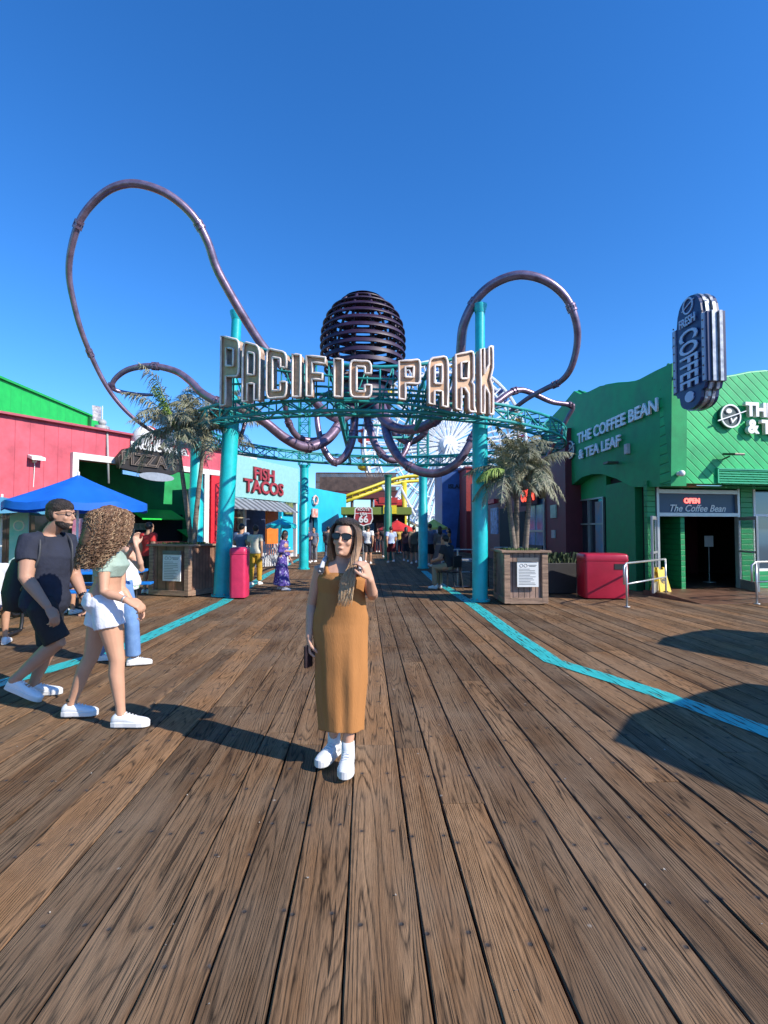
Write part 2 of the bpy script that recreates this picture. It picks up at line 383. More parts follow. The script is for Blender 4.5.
# ================================================================ GATEWAY
TEAL = mat('teal_gloss_paint', (.008, .50, .54), .42, .16, 2.2, .05, 30, coat=.2)
TEALD = mat('teal_truss_paint', (.02, .30, .30), .45, .15, 4)
RC = cf(-.2, 15.0); RR = 4.95
def ring_pt(a, r=RR, z=0): return Vector((RC.x+r*math.sin(a), RC.y-r*math.cos(a), z))
def ring_z(p): return 3.80+.025*(p.y-10.0)-.02*p.x
def ang(px, rr):
    r = ray(px, 512); r.z = 0; r.normalize(); o = -RC; o.z = 0
    b = o.dot(r); c = o.dot(o)-rr*rr; t = -b-math.sqrt(b*b-c); q = r*t
    return math.atan2(q.x-RC.x, -(q.y-RC.y))
gate = empty('entrance_gateway', RC, 'teal steel entrance arch on round posts carrying the curved name letters over the boardwalk', 'gateway')
def post(base, top, r0, r1, nm='post'):
    mb = MB(); b = Vector(base); t = Vector(top); b.z = 0
    mb.tube([b, b+(t-b)*.62, b+(t-b)*.63, t], [r0, r0, r1, r1], 28)
    mb.tube([b, b+Vector((0, 0, .04))], [r0+.05, r0+.05], 28)
    mb.tube([t-(t-b)*.025, t, t+(t-b)*.004], [r1+.005, r1+.05, r1+.05], 28)
    p = mb.build(nm, TEAL, gate, True, auto=35)
    for k in range(6):
        m2 = MB(); q = b+Vector((math.cos(k*math.pi/3)*(r0+.03), math.sin(k*math.pi/3)*(r0+.03), .035)); m2.tube([q, q+Vector((0, 0, .035))], .014, 6)
        m2.build('anchor_bolt', mat('steel_bolt', (.3, .3, .3), .4, metal=.8), p)
    return p
pL = G(221.5, 596); pR = G(480, 601)
dL = pL.dot(FW); dR = pR.dot(FW)
post(pL, P(237, 313, dL), .185, .115); post(pR, P(480, 306, dR), .165, .105)
# rear posts with lattice heads
def lattice_col(base, h0, h1, w_):
    mb = MB(); b = Vector(base); cs = [b+Vector((sx*w_, sy*w_, 0)) for sx, sy in ((-1, -1), (1, -1), (1, 1), (-1, 1))]
    for c in cs: mb.bar(c+Z3*h0, c+Z3*h1, .03)
    k = int((h1-h0)/.4)
    for i in range(4):
        a, c = cs[i], cs[(i+1) % 4]
        for j in range(k):
            z0 = h0+(h1-h0)*j/k; z1 = h0+(h1-h0)*(j+1)/k
            mb.bar((a if j % 2 else c)+Z3*z0, (c if j % 2 else a)+Z3*z1, .018, 5); mb.bar(a+Z3*z1, c+Z3*z1, .018, 5)
    return mb
for px, zt in ((304, 6.6), (423, 6.0)):
    q = ray(px, 512); q.z = 0; q.normalize(); o = -RC; bb = o.dot(q); c = o.dot(o)-6.3**2; t = -bb+math.sqrt(bb*bb-c); b = q*t
    p = post(b, b+Z3*4.1, .19, .17)
    lattice_col(b, 4.1, zt, .2).build('lattice_head', TEALD, p)
for px, dd in ((388, 27), (196, 14.5)):
    b = P(px, 500, dd); b.z = 0; qq = post(b, b+Z3*(4.4 if dd > 20 else 4.3), .2, .17)
    if dd > 20: qq.data.materials[0] = mat('dark_green_post', (.01, .16, .10), .5)
# ring truss
mb = MB(); NS = 60
def rp(i, r, dz):
    p = ring_pt(2*math.pi*i/NS, r); p.z = ring_z(p)+dz; return p
for r, dz in ((RR-.22, 0), (RR+.22, 0), (RR-.22, .32), (RR+.22, .32)):
    mb.tube([rp(i, r, dz) for i in range(NS+1)], .034, 8, cap=False)
for i in range(NS):
    j = i+1
    for r in (RR-.22, RR+.22):
        mb.bar(rp(i, r, 0), rp(i, r, .32), .016, 5); mb.bar(rp(i, r, 0 if i % 2 else .32), rp(j, r, .32 if i % 2 else 0), .018, 5)
    mb.bar(rp(i, RR-.22, .32), rp(i, RR+.22, .32), .016, 5); mb.bar(rp(i, RR-.22, 0), rp(i, RR+.22, 0), .016, 5)
    mb.bar(rp(i, RR-.22 if i % 2 else RR+.22, 0), rp(j, RR+.22 if i % 2 else RR-.22, 0), .018, 5)
mb.build('ring_truss', TEALD, gate, True)
# cross trusses that hold the sculpture
mb = MB()
for dx in (-.9, .9):
    for dz, rr_ in ((.05, .05), (.75, .04)):
        a = Vector((RC.x+dx, RC.y-4.7, 3.95+dz)); b = Vector((RC.x+dx, RC.y+4.6, 4.05+dz)); mb.bar(a, b, rr_, 8)
    for k in range(16):
        a = Vector((RC.x+dx, RC.y-4.7+9.3*k/16, 4.0+.1*k/16)); b = Vector((RC.x+dx, RC.y-4.7+9.3*(k+1)/16, 4.0+.1*(k+1)/16))
        mb.bar(a+Z3*(.7 if k % 2 else 0), b+Z3*(0 if k % 2 else .7), .02, 5)
for dy in (-.9, .9):
    for dz in (.0, .7): mb.bar(RC+Vector((-.9, dy, 4.05+dz)), RC+Vector((.9, dy, 4.05+dz)), .035, 8)
mb.build('cross_truss', TEALD, gate, True)
# ---- sign: top and bottom edges measured along the curve
TOPS = [(205, 333), (219, 336), (239, 341), (260, 347), (276, 351), (296, 355), (316, 357), (338, 359.5), (360, 361.5), (384, 362), (410, 361), (438, 358), (465, 353.5), (480, 350), (495, 346), (505, 343)]
BOTS = [(205, 408), (219, 406), (240, 402), (260, 400), (276, 398), (296, 397), (316, 396), (338, 397), (360, 397.5), (384, 398), (410, 400), (438, 405.5), (465, 411), (480, 413), (495, 415), (505, 416)]
RS = RR+.62
def prof(tab):
    out = []
    for px, py in tab:
        a = ang(px, RS); p = ring_pt(a, RS); out.append((a, P(px, py, p.dot(FW)).z))
    return out
ZT, ZB = prof(TOPS), prof(BOTS)
def sgn(a, v, wdep=0):
    z = lerp(ZB, a)+(lerp(ZT, a)-lerp(ZB, a))*v; return ring_pt(a, RS+wdep, z)
# backing frame
mb = MB(); a0, a1 = ang(212, RS), ang(498, RS); K = 46
for v, r in ((1.0, .035), (.66, .022), (.36, .022), (.0, .03)):
    mb.tube([sgn(a0+(a1-a0)*i/K, v, -.30) for i in range(K+1)], r, 8)
for i in range(K+1):
    a = a0+(a1-a0)*i/K
    if i % 2 == 0: mb.bar(sgn(a, 0, -.30), sgn(a, 1, -.30), .017, 5)
    if i % 4 == 0 and i < K-3:
        mb.bar(sgn(a, 0, -.30), sgn(a+(a1-a0)*2/K, 1, -.30), .014, 5)
        mb.bar(sgn(a, 0, -.30), ring_pt(a, RR-.1, sgn(a, 0).z-.02), .02, 5); mb.bar(sgn(a, .9, -.30), ring_pt(a, RR-.2, sgn(a, 0).z+.2), .02, 5)
mb.build('sign_frame', TEALD, gate, True)
def rnd_poly(pts, r=.0, k=3):
    """round polygon corners; each point (x, y, radius)"""
    out = []; n = len(pts)
    for i in range(n):
        x, y, rr = pts[i]; p = Vector((x, y)); a = Vector(pts[i-1][:2]); b = Vector(pts[(i+1) % n][:2])
        if rr == 0: out.append((x, y)); continue
        u = (a-p).normalized(); v = (b-p).normalized()
        for j in range(k+1):
            t = j/k; q = (p+u*rr)*(1-t)**2+p*2*t*(1-t)+(p+v*rr)*t*t; out.append((q.x, q.y))
    return out
T = .30      # stroke width relative to letter width
def glyph(ch):
    t = T; h = .155   # horizontal stroke thickness relative to height
    if ch == 'I': return [[(0, 0), (1, 0), (1, 1), (0, 1)]]
    if ch == 'P': return [rnd_poly([(0, 0, 0), (t, 0, 0), (t, .42, 0), (1, .42, .13), (1, 1, .13), (0, 1, 0)]), [(t, .42+h), (t, 1-h), (1-t, 1-h), (1-t, .42+h)]]
    if ch == 'A': return [rnd_poly([(0, 0, 0), (t, 0, 0), (t, .30, 0), (1-t, .30, 0), (1-t, 0, 0), (1, 0, 0), (1, 1, .22), (0, 1, .22)]), rnd_poly([(t, .30+h, 0), (t, 1-h, .05), (1-t, 1-h, .05), (1-t, .30+h, 0)])]
    if ch == 'C': return [rnd_poly([(0, 0, .2), (1, 0, .2), (1, .34, 0), (1-t, .34, 0), (1-t, h, .04), (t, h, .04), (t, 1-h, .04), (1-t, 1-h, .04), (1-t, .66, 0), (1, .66, 0), (1, 1, .2), (0, 1, .2)])]
    if ch == 'F': return [[(0, 0), (t, 0), (t, .42), (.85, .42), (.85, .42+h), (t, .42+h), (t, 1-h), (1, 1-h), (1, 1), (0, 1)]]
    if ch == 'R': return [rnd_poly([(0, 0, 0), (t, 0, 0), (t, .40, 0), (.5, .40, 0), (1-t, .30, 0), (1-t, .05, 0), (1.06-t, 0, 0), (1.1, 0, 0), (1, .10, 0), (1, .44, .04), (.88, .49, 0), (1, .56, .03), (1, 1, .13), (0, 1, 0)]), [(t, .40+h), (t, 1-h), (1-t, 1-h), (1-t, .40+h)]]
    if ch == 'K': return [[(0, 0), (t, 0), (t, .44), (1-t, .30), (1-t, 0), (1.02, 0), (1.02, .36), (.78, .52), (1.02, .68), (1.02, 1), (1-t, 1), (1-t, .74), (t, .60), (t, 1), (0, 1)]]
LET = [('P', 219, 239), ('A', 241, 260), ('C', 265, 287), ('I', 291, 301), ('F', 305, 326), ('I', 333, 343), ('C', 349, 372), ('P', 398, 421), ('A', 428, 449), ('R', 455, 475), ('K', 480, 494)]
FACE = mat('letter_face_bronze', (.62, .36, .19), .45, .22, 5, spec=.6); RET = mat('letter_return', (.50, .34, .24), .5, .3, 7); TRIM = mat('letter_trim_pale', (.80, .68, .60), .5, .12, 9)
for ch, x0, x1 in LET:
    b0, b1 = ang(x0+1, RS), ang(x1-1, RS); cs = glyph(ch)
    # subdivide contours so letters follow the curve
    cs2 = []
    for c in cs:
        o2 = []
        for i in range(len(c)):
            a, b = c[i], c[(i+1) % len(c)]; k = 3 if math.hypot(a[0]-b[0], a[1]-b[1]) > .3 else 1
            for j in range(k): o2.append((a[0]+(b[0]-a[0])*j/k, a[1]+(b[1]-a[1])*j/k))
        cs2.append(o2)
    fn = lambda u, v, w_: sgn(b0+(b1-b0)*u, v, w_)
    mb = MB(); mb.mi = 0
    mb.prism(cs2, .13, (0, 0, 0), (1, 0, 0), (0, 0, 1), side=False, fn=lambda u, v, w_: fn(u, v, w_-.012))
    mb.mi = 1
    for c in cs2:
        n = len(c)
        for i in range(n):
            (u, v), (u2, v2) = c[i], c[(i+1) % n]; mb.add([fn(u, v, .02), fn(u2, v2, .02), fn(u2, v2, -.15), fn(u, v, -.15)], [(0, 1, 2, 3)])
    lt = mb.build('letter', [FACE, RET], gate); lt['label'] = 'bronze channel letter %s with pale edging' % ch
    m2 = MB()
    for c in cs2:
        pts = [fn(u, v, .02) for u, v in c]; pts += [pts[0]]
        m2.tube(pts, .024, 6, cap=False)
    m2.build('trim', TRIM, lt, True)

# ================================================================ OCTOPUS
PURP = mat('purple_satin_paint', (.27, .19, .27), .33, .25, 5, metal=.5, spec=.6, coat=.2)
PURD = mat('purple_slat_paint', (.035, .014, .045), .5, .2, 5, metal=.0)
OC = P(363, 345, 15.0)
octo = empty('octopus_sculpture', Vector((OC.x, OC.y, 0)), 'giant purple steel octopus with slatted round head and long curling tube tentacles above the arch', 'sculpture')
mb = MB(); RXY, RZ = 1.20, 1.46
for i in range(12):
    t = -0.80+i*(1.68/11); zz = OC.z+RZ*t; 
    def rad(tt): return RXY*math.sqrt(max(.0, 1-abs(tt)**2.35))
    r0 = rad(t)+.02; r1 = max(.05, rad(min(.995, t+.055)))*.90
    # tilted louver band: outer lower edge, inner upper edge
    r1 = max(.05, rad(min(.998, t+.08))); prof_ = [(r0, zz-.07), (r0+.035, zz-.055), (r0+.035, zz-.03), (r1-.0, zz+.062), (r1-.03, zz+.06), (r0-.03, zz-.05)]
    n = 48
    rs = [[Vector((OC.x+r*math.cos(2*math.pi*j/n), OC.y+r*math.sin(2*math.pi*j/n), z)) for j in range(n)] for r, z in prof_]
    rs.append(rs[0]); mb.rings(rs, cap=False)
mb.lathe([(.55, OC.z+RZ*.93), (.4, OC.z+RZ*.985), (.15, OC.z+RZ*1.0), (.01, OC.z+RZ*1.005)], (OC.x, OC.y, 0), 32)
head = mb.build('head', PURD, octo, True, auto=35)
mb = MB()
for k in range(12):
    th = 2*math.pi*(k+.5)/12; pts = []
    for i in range(15):
        t = -.85+i*1.78/14; r = RXY*math.sqrt(max(0, 1-abs(t)**2.35))*.9; pts.append(Vector((OC.x+r*math.cos(th), OC.y+r*math.sin(th), OC.z+RZ*t)))
    mb.tube(pts, .045, 6)
mb.build('rib', PURD, head, True)
HUBZ = P(365, 410, 15).z
mb = MB(); mb.lathe([(.7, HUBZ-.1), (.85, HUBZ+.1), (.75, HUBZ+.45), (.62, HUBZ+.9), (.8, OC.z-RZ*.80), (.3, OC.z-RZ*.78)], (OC.x, OC.y, 0), 32)
mb.build('neck', PURD, octo, True)
def tentacle(px, r0, r1, note, power=1.0):
    pts = spline([P(a, b, d if d < 12 else 12+(d-12)*.6) for a, b, d in px], 7); n = len(pts)
    # stepped pipe: big bore, then a narrower one, with flanges
    rad = []
    for i in range(n):
        t = i/(n-1); r = r0+(r1-r0)*t**power; rad.append(r)
    mb = MB(); mb.tube(pts, rad, 16, round_=True)
    t_ = mb.build('tentacle', PURP, octo, True); t_['label'] = note
    for f in (.22, .45, .66, .84):
        m2 = MB()
        i = int(f*(n-1)); d_ = (pts[i+1]-pts[i]).normalized(); p = pts[i]
        m2.tube([p-d_*.07, p-d_*.03, p-d_*.03, p+d_*.03, p+d_*.03, p+d_*.07], [rad[i]+.022, rad[i]+.022, rad[i]+.004, rad[i]+.004, rad[i]+.022, rad[i]+.022], 16)
        for k in range(6):
            ax = d_.orthogonal().normalized(); ax = Matrix.Rotation(k*math.pi/3, 3, d_) @ ax
            m2.tube([p+ax*(rad[i]+.012)-d_*.09, p+ax*(rad[i]+.012)+d_*.09], .01, 5)
        m2.build('flange', PURP, t_, True, auto=30)
tentacle([(356, 400, 16.6), (353, 408, 16.0), (346, 417, 15.4), (335, 418, 14.8), (322, 409, 14.0), (305, 391, 13.2), (285, 369, 12.4), (265, 349, 11.9), (245, 319, 11.5), (228, 290, 11.2), (216, 267, 11.0), (207, 241, 10.8), (192, 215, 10.6), (167, 194, 10.4), (138, 184, 10.3), (115, 187, 10.3), (96, 200, 10.4), (80, 221, 10.5), (71, 250, 10.7), (69, 275, 10.9), (73, 300, 11.1), (81, 330, 11.4), (94, 362, 11.8), (109, 390, 12.2), (128, 413, 12.7), (150, 430, 13.3), (172, 441, 14)], .115, .04, 'longest tentacle looping high above the left side', 1.3)
tentacle([(352, 402, 16.6), (345, 412, 15.8), (338, 426, 15.0), (325, 441, 14.2), (305, 447, 13.4), (285, 438, 12.7), (262, 420, 12.1), (240, 409, 11.7), (218, 402, 11.7), (202, 393, 11.8), (190, 381, 11.9), (175, 371, 12), (152, 366, 12), (130, 369, 12.1), (117, 377, 12.2), (112, 386, 12.3), (118, 391, 12.5), (135, 394, 12.8), (152, 395, 13)], .15, .035, 'tentacle sagging low then hooking over the left palm')
tentacle([(358, 402, 16.8), (355, 415, 16.6), (353, 436, 16.3), (346, 455, 16.0), (335, 462, 15.8), (326, 453, 15.7), (320, 437, 15.7), (317, 417, 15.8), (320, 400, 16.1), (330, 392, 16.4)], .13, .06, 'tentacle hanging in a narrow U left of centre')
tentacle([(350, 402, 17.2), (340, 420, 17.2), (328, 436, 17), (312, 441, 16.6), (297, 436, 16.1), (288, 421, 15.6), (284, 402, 15.1), (272, 388, 14.3), (258, 392, 13.4), (248, 410, 12.8), (243, 430, 12.5), (237, 446, 12.4)], .12, .04, 'tentacle whose thin tip hangs beside the left post')
tentacle([(374, 400, 16.4), (378, 410, 15.8), (386, 422, 15.0), (400, 429, 14.3), (420, 428, 13.4), (440, 416, 12.6), (454, 395, 12.1), (460, 370, 11.8), (461, 348, 11.6), (464, 324, 11.4), (476, 300, 11.2), (495, 283, 11.0), (520, 275, 10.8), (546, 281, 10.8), (566, 298, 10.9), (576, 322, 11), (577, 345, 11.2), (571, 368, 11.4), (561, 381, 11.7), (547, 388, 12), (530, 397, 12.4), (516, 407, 12.8), (506, 415, 13.2)], .13, .045, 'tentacle making the big round loop above the right post', 1.4)
tentacle([(367, 402, 16.8), (367, 416, 16.5), (370, 430, 16.2), (376, 446, 15.9), (386, 458, 15.7), (398, 460, 15.8), (406, 450, 16), (410, 436, 16.3), (414, 420, 16.6)], .12, .06, 'short tentacle hooked just right of centre')
tentacle([(380, 402, 16.4), (384, 414, 15.6), (387, 434, 14.8), (395, 452, 14.1), (408, 466, 13.5), (426, 473, 13), (442, 472, 12.7), (457, 463, 12.4), (468, 447, 12.3), (477, 428, 12.4), (488, 410, 12.6), (500, 400, 12.8), (510, 393, 13), (521, 390, 13.2), (534, 394, 13.4), (552, 402, 13.6), (572, 406, 13.8), (568, 417, 14), (560, 432, 14.3), (547, 458, 15)], .13, .045, 'lowest tentacle swinging under the arch to the right post and out beyond')
tentacle([(382, 402, 17.2), (386, 416, 17.2), (392, 431, 17.1), (407, 442, 16.9), (419, 438, 16.6), (427, 428, 16.3), (431, 414, 16), (438, 402, 15.7)], .12, .06, 'small cupped tentacle in front of the big wheel')
#MORE
# ================================================================ COFFEE SHOP (right)
GREEN = groove('shop_green_boards', (.010, .46, .135), (.60, .20, .72), .16, rough=.5, depth=.5, width=.12, seam=.45, var=.2, vscale=1.3)
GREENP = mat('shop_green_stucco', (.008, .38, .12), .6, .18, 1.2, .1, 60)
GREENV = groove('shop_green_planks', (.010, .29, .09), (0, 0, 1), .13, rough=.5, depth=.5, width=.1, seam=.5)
FRAME = mat('aluminium_frame', (.42, .43, .43), .38, .1, 5, metal=.5)
GLASS = mat('window_glass', (.02, .035, .05), .04, .0, 2, spec=1.0)
WHITE = mat('white_plastic', (.78, .78, .76), .45, .04, 5)
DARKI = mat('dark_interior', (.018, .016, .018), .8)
NAVY = mat('navy_sign_face', (.015, .03, .11), .4, .15, 3)
C0 = onPlane(671, 483, P(671, 483, 11.5), FW)
sh = empty('coffee_shop', Vector((C0.x+3, C0.y+2, 0)), 'bright green coffee shop with wavy parapet, open glass doors and raised white lettering', 'shop')
SX = C0.x
# side wall, seen in shade, arched underneath
side = [(671, 486), (650, 487), (632, 487), (617, 479), (602, 474), (592, 474), (582, 477), (567, 489), (553, 489), (545, 424), (560, 408), (574, 391), (580, 394), (588, 392), (600, 386), (612, 384), (622, 383.5), (632, 382), (640, 379), (655, 371), (672, 363)]
pts = [onX(a, b, SX) for a, b in side]
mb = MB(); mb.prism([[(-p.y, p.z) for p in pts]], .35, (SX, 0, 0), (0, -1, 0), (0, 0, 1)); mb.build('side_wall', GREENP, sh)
mb = MB()
cap = [pts[i] for i in range(9, 21)]
mb.tube([p+Vector((.17, 0, .02)) for p in cap], .03, 6); 
mb.build('parapet_cap', GREENP, sh, True)
# front fascia, sunlit
FD = Vector((math.cos(R(9)), math.sin(R(9)), 0)); FN = FD.cross(Z3)          # runs right and a little away
def onF(px, py, back=0): return onPlane(px, py, C0-FN*back, FN)
def uF(p): return (p-C0).dot(FD)
front = [(671, 482), (768, 486)]; 
ft = [(671, 364), (690, 371), (706, 376), (722, 378), (738, 375.5), (752, 372.5), (768, 371)]
tp = [(uF(onF(a, b)), onF(a, b).z) for a, b in ft]; zb = C0.z
ue = tp[-1][0]
tp += [(ue+1.0, tp[-1][1]-.06), (ue+2.2, tp[-1][1]-.35), (ue+3.0, tp[-1][1]-.35), (ue+3.6, tp[-1][1]+.0), (ue+5, tp[-1][1]+.05)]
mb = MB(); mb.prism([[(0, zb)]+[(ue+5, zb)]+tp[::-1]], .35, (C0.x, C0.y, 0), FD, Z3); mb.build('front_fascia', GREEN, sh)
mb = MB(); mb.tube([Vector((C0.x, C0.y, 0))+FD*u+Z3*(z+.015)-FN*.1 for u, z in tp], .045, 6, flat=1); mb.build('parapet_cap', mat('shop_green_cap', (.10, .42, .22), .5), sh, True)
# roof and soffit
mb = MB()
mb.add([Vector((SX+.3, C0.y+.3, C0.z-.02)), C0+FD*(ue+5)-FN*.3-Z3*.02, C0+FD*(ue+5)-FN*8-Z3*.02, Vector((SX+.3, C0.y+8.5, C0.z-.02))], [(0, 1, 2, 3)])
mb.build('soffit', GREENP, sh)
mb = MB(); 
mb.add([Vector((SX+.3, C0.y+.3, 4.6)), C0+FD*(ue+5)-FN*.3+Z3*2, C0+FD*(ue+5)-FN*8+Z3*2, Vector((SX+.3, C0.y+10.5, 4.6))], [(0, 1, 2, 3)])
mb.build('roof', mat('flat_roof_grey', (.3, .3, .3), .8), sh)
# recessed ground floor; door wall parallel to the fascia
DB = .95
D0 = onPlane(656, 592, C0-FN*DB, FN); D0.z = 0
def uD(px): q = onPlane(px, 540, D0, FN); return (q-D0).dot(FD)
def dpt(u, z, out=0): return Vector((D0.x, D0.y, 0))+FD*u+FN*out+Z3*z
def zD(px, py): return onPlane(px, py, D0, FN).z
FL = .10
uL, uR = 0, uD(738); zt = zD(700, 515); ztt = zD(700, 486)+.1
def fbox(mb, u0, u1, z0, z1, th=.06, out=0): mb.box(dpt((u0+u1)/2, (z0+z1)/2, out), (abs(u1-u0), th, abs(z1-z0)), ax=[FD, FN, Z3])
mb = MB(); fbox(mb, uL-.24, uL-.02, 0, ztt, .12); mb.build('pier_wall', GREENV, sh)
u2, u3 = uD(742), uD(751)
mb = MB(); fbox(mb, uR+.04, u3, 0, ztt, .14); mb.build('pier_wall', GREENV, sh)
mb = MB(); 
for a, b, c, d in ((uL, uL+.07, FL, ztt), (uR-.07, uR, FL, ztt), (uL+.07, uR-.07, zt-.04, zt+.05), (uL+.07, uR-.07, ztt-.3, ztt-.2)): fbox(mb, a, b, c, d, .11, .03)
df = mb.build('door_frame', FRAME, sh, bevel=.004)
mb = MB(); fbox(mb, uL+.07, uR-.07, zt+.05, ztt-.3, .015); tr_ = mb.build('transom_window', mat('transom_blue', (.04, .09, .16), .35, .1, 1, spec=.3), sh)
um = (uL+uR)/2; hh = ztt-.3-zt
text('OPEN', .17, dpt(um-.15, zt+hh*.66, .02), FD, Z3, mat('neon_red', (.9, .1, .1), .4, emit=(1, .12, .1), estr=2.2), tr_, depth=.02, bold=.006)
text('The Coffee Bean', .235, dpt(um, zt+hh*.30, .02), FD, Z3, WHITE, tr_, depth=.004, shear=.35, bold=.004)
# big right hand window
u4 = u3+.04; u5 = u4+3.2
mb = MB(); fbox(mb, u4, u5, .55, ztt-.2, .015, -.01); wn = mb.build('window', mat('sky_glass', (.05, .09, .13), .03, 0, 1, spec=1, metal=.35), sh)
mb = MB()
for a, b, c, d in ((u4, u4+.06, .5, ztt), (u5-.06, u5, .5, ztt), (u4, u5, .5, .56), (u4+.06, u5-.06, zt-.03, zt+.03), (u4+1.5, u4+1.56, .56, ztt)): fbox(mb, a, b, c, d, .08, .02)
mb.build('window_frame', WHITE, wn)
mb = MB(); fbox(mb, u4, u5+3, 0, .5, .14); fbox(mb, u5, u5+3, .5, ztt, .14); mb.build('front_wall', GREENV, sh)
# dark room behind the doors
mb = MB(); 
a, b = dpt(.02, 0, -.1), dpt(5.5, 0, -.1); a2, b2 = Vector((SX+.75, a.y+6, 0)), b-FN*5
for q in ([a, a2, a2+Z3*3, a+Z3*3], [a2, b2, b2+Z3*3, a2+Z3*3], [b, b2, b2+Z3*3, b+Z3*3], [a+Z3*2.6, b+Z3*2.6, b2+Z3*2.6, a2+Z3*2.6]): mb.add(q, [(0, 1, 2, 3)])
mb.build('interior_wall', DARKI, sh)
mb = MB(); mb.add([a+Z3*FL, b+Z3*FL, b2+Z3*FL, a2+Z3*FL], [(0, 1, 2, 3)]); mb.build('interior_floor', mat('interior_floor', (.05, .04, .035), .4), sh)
# side: recessed plank wall, arch window
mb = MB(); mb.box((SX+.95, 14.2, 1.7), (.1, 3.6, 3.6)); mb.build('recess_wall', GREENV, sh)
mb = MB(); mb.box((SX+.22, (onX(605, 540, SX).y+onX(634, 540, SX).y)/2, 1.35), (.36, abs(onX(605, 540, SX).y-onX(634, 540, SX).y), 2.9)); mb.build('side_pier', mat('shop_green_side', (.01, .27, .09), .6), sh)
ya, yb = onX(604, 540, SX+.3).y, onX(576, 540, SX+.3).y
mb = MB(); mb.box((SX+.34, (ya+yb)/2, 1.5), (.02, yb-ya, 2.0)); wn = mb.build('side_window', GLASS, sh)
mb = MB()
for y in (ya, (ya+yb)/2, yb): mb.box((SX+.30, y, 1.5), (.06, .05, 2.05))
for z in (.5, 1.72, 2.5): mb.box((SX+.30, (ya+yb)/2, z), (.055, yb-ya, .05))
mb.build('window_frame', FRAME, wn)
mb = MB(); yq = ya+.35; mb.box((SX+.318, yq, 1.62), (.012, .5, 1.55)); mb.build('window_poster', mat('poster_blue', (.03, .25, .45), .4, col2=(.5, .2, .08), vscale=1.6), wn)
mb = MB(); mb.box((SX+.35, (yb+19)/2+.1, 1.45), (.3, 19-yb, 2.9)); mb.box((SX+.4, (ya+yb)/2, 2.9), (.2, yb-ya+.4, .8)); mb.build('back_wall', GREENP, sh)
# lettering on the side, reading towards the camera
def side_text(s, p0, p1, size, parent=sh):
    a = onX(*p0, SX); b = onX(*p1, SX); o = (a+b)/2; o.x = SX-.05
    L_ = abs(a.y-b.y)
    t = text(s, size, o, (0, -1, 0), (0, 0, 1), WHITE, parent, name='wall_lettering', depth=.04, bold=.010*size/.4)
    ys = [v.co.y for v in t.data.vertices]; wv = max(ys)-min(ys); cy = (max(ys)+min(ys))/2
    for v in t.data.vertices: v.co.y = cy+(v.co.y-cy)*L_/wv
    return t
t = side_text('THE COFFEE BEAN', (580, 440), (661, 404), .44)
t.data.materials[0] = mat('white_letters_shaded_side', (.9, .9, .9), .4, .02)
t = side_text('& TEA LEAF', (581, 455), (623, 441), .41); t.data.materials[0] = MATS['white_letters_shaded_side']
def logo(o, rx, up, r, parent, disc):
    rx = Vector(rx); nr = rx.cross(Vector(up)); up = Vector(up)
    mb = MB(); mb.mi = 0; mb.prism([[(r*math.cos(a*math.pi/16), r*math.sin(a*math.pi/16)) for a in range(32)]], .06, o, rx, up)
    mb.mi = 1
    rg = [[(rr*math.cos(a*math.pi/16), rr*math.sin(a*math.pi/16)) for a in range(32)] for rr in (r, r*.88)]
    mb.prism(rg, .03, Vector(o)+nr*.033, rx, up)
    mb.prism([[(x*r, y*r) for x, y in ((-1.35, -.52), (1.4, .42), (1.4, .50), (-1.35, -.42))]], .03, Vector(o)+nr*.06, rx, up)
    mb.prism([[(-.18*r+.28*r*math.cos(a*math.pi/8), .42*r+.2*r*math.sin(a*math.pi/8)) for a in range(16)]], .03, Vector(o)+nr*.033, rx, up)
    mb.prism([[(x*r, y*r) for x, y in ((-.05, -.2), (.12, -.62), (.62, -.12), (.5, -.06), (.15, -.38), (.05, -.14))]], .03, Vector(o)+nr*.033, rx, up)
    return mb.build('emblem', [disc, WHITE], parent)
logo(onX(572, 450, SX)+Vector((-.05, 0, 0)), (0, -1, 0), (0, 0, 1), .30, sh, mat('emblem_grey', (.10, .13, .16), .5))
# front lettering
GL = mat('emblem_dark_green', (.03, .06, .06), .5)
logo(onF(727, 417)+FN*.08, FD, Z3, .27, sh, GL)
def front_text(s, px, py, size, bold=.02):
    o = onF(px, py)+FN*.05; text(s, size, o, FD, Z3, WHITE, sh, name='front_lettering', depth=.09, bold=bold, align='LEFT')
front_text('THE COFFEE BEAN', 741, 411, .42); front_text('& TEA LEAF', 743, 428, .42)
# louvre panel, lamps, camera
mb = MB(); q0, q1 = uF(onF(716, 475)), uF(onF(716, 475))+3.2; zc = onF(730, 476).z
def fb(mb, u0, u1, z0, z1, th, out): mb.box(Vector((C0.x, C0.y, 0))+FD*(u0+u1)/2+FN*out+Z3*(z0+z1)/2, (u1-u0, th, z1-z0), ax=[FD, FN, Z3])
for a, b, c, d in ((q0, q1, zc+.14, zc+.17), (q0, q0+.03, zc-.14, zc+.14), (q0, q1, zc-.17, zc-.14)): fb(mb, a, b, c, d, .05, .03)
for k in range(5): fb(mb, q0+.03, q1, zc-.11+k*.055, zc-.085+k*.055, .03, .02)
mb.build('louvre_panel', mat('shop_green_trim', (.02, .40, .20), .5), sh)
mb = MB(); o = onF(723, 456)+FN*.28
mb.box(o, (.26, .34, .05), ax=[FD, (FN+Z3*-.15).normalized(), Z3]); mb.tube([o-FN*.3-Z3*.08, o-FN*.1-Z3*.03], .02, 6)
mb.build('floodlight', mat('lamp_bronze', (.12, .10, .08), .4, metal=.5), sh, bevel=.008)
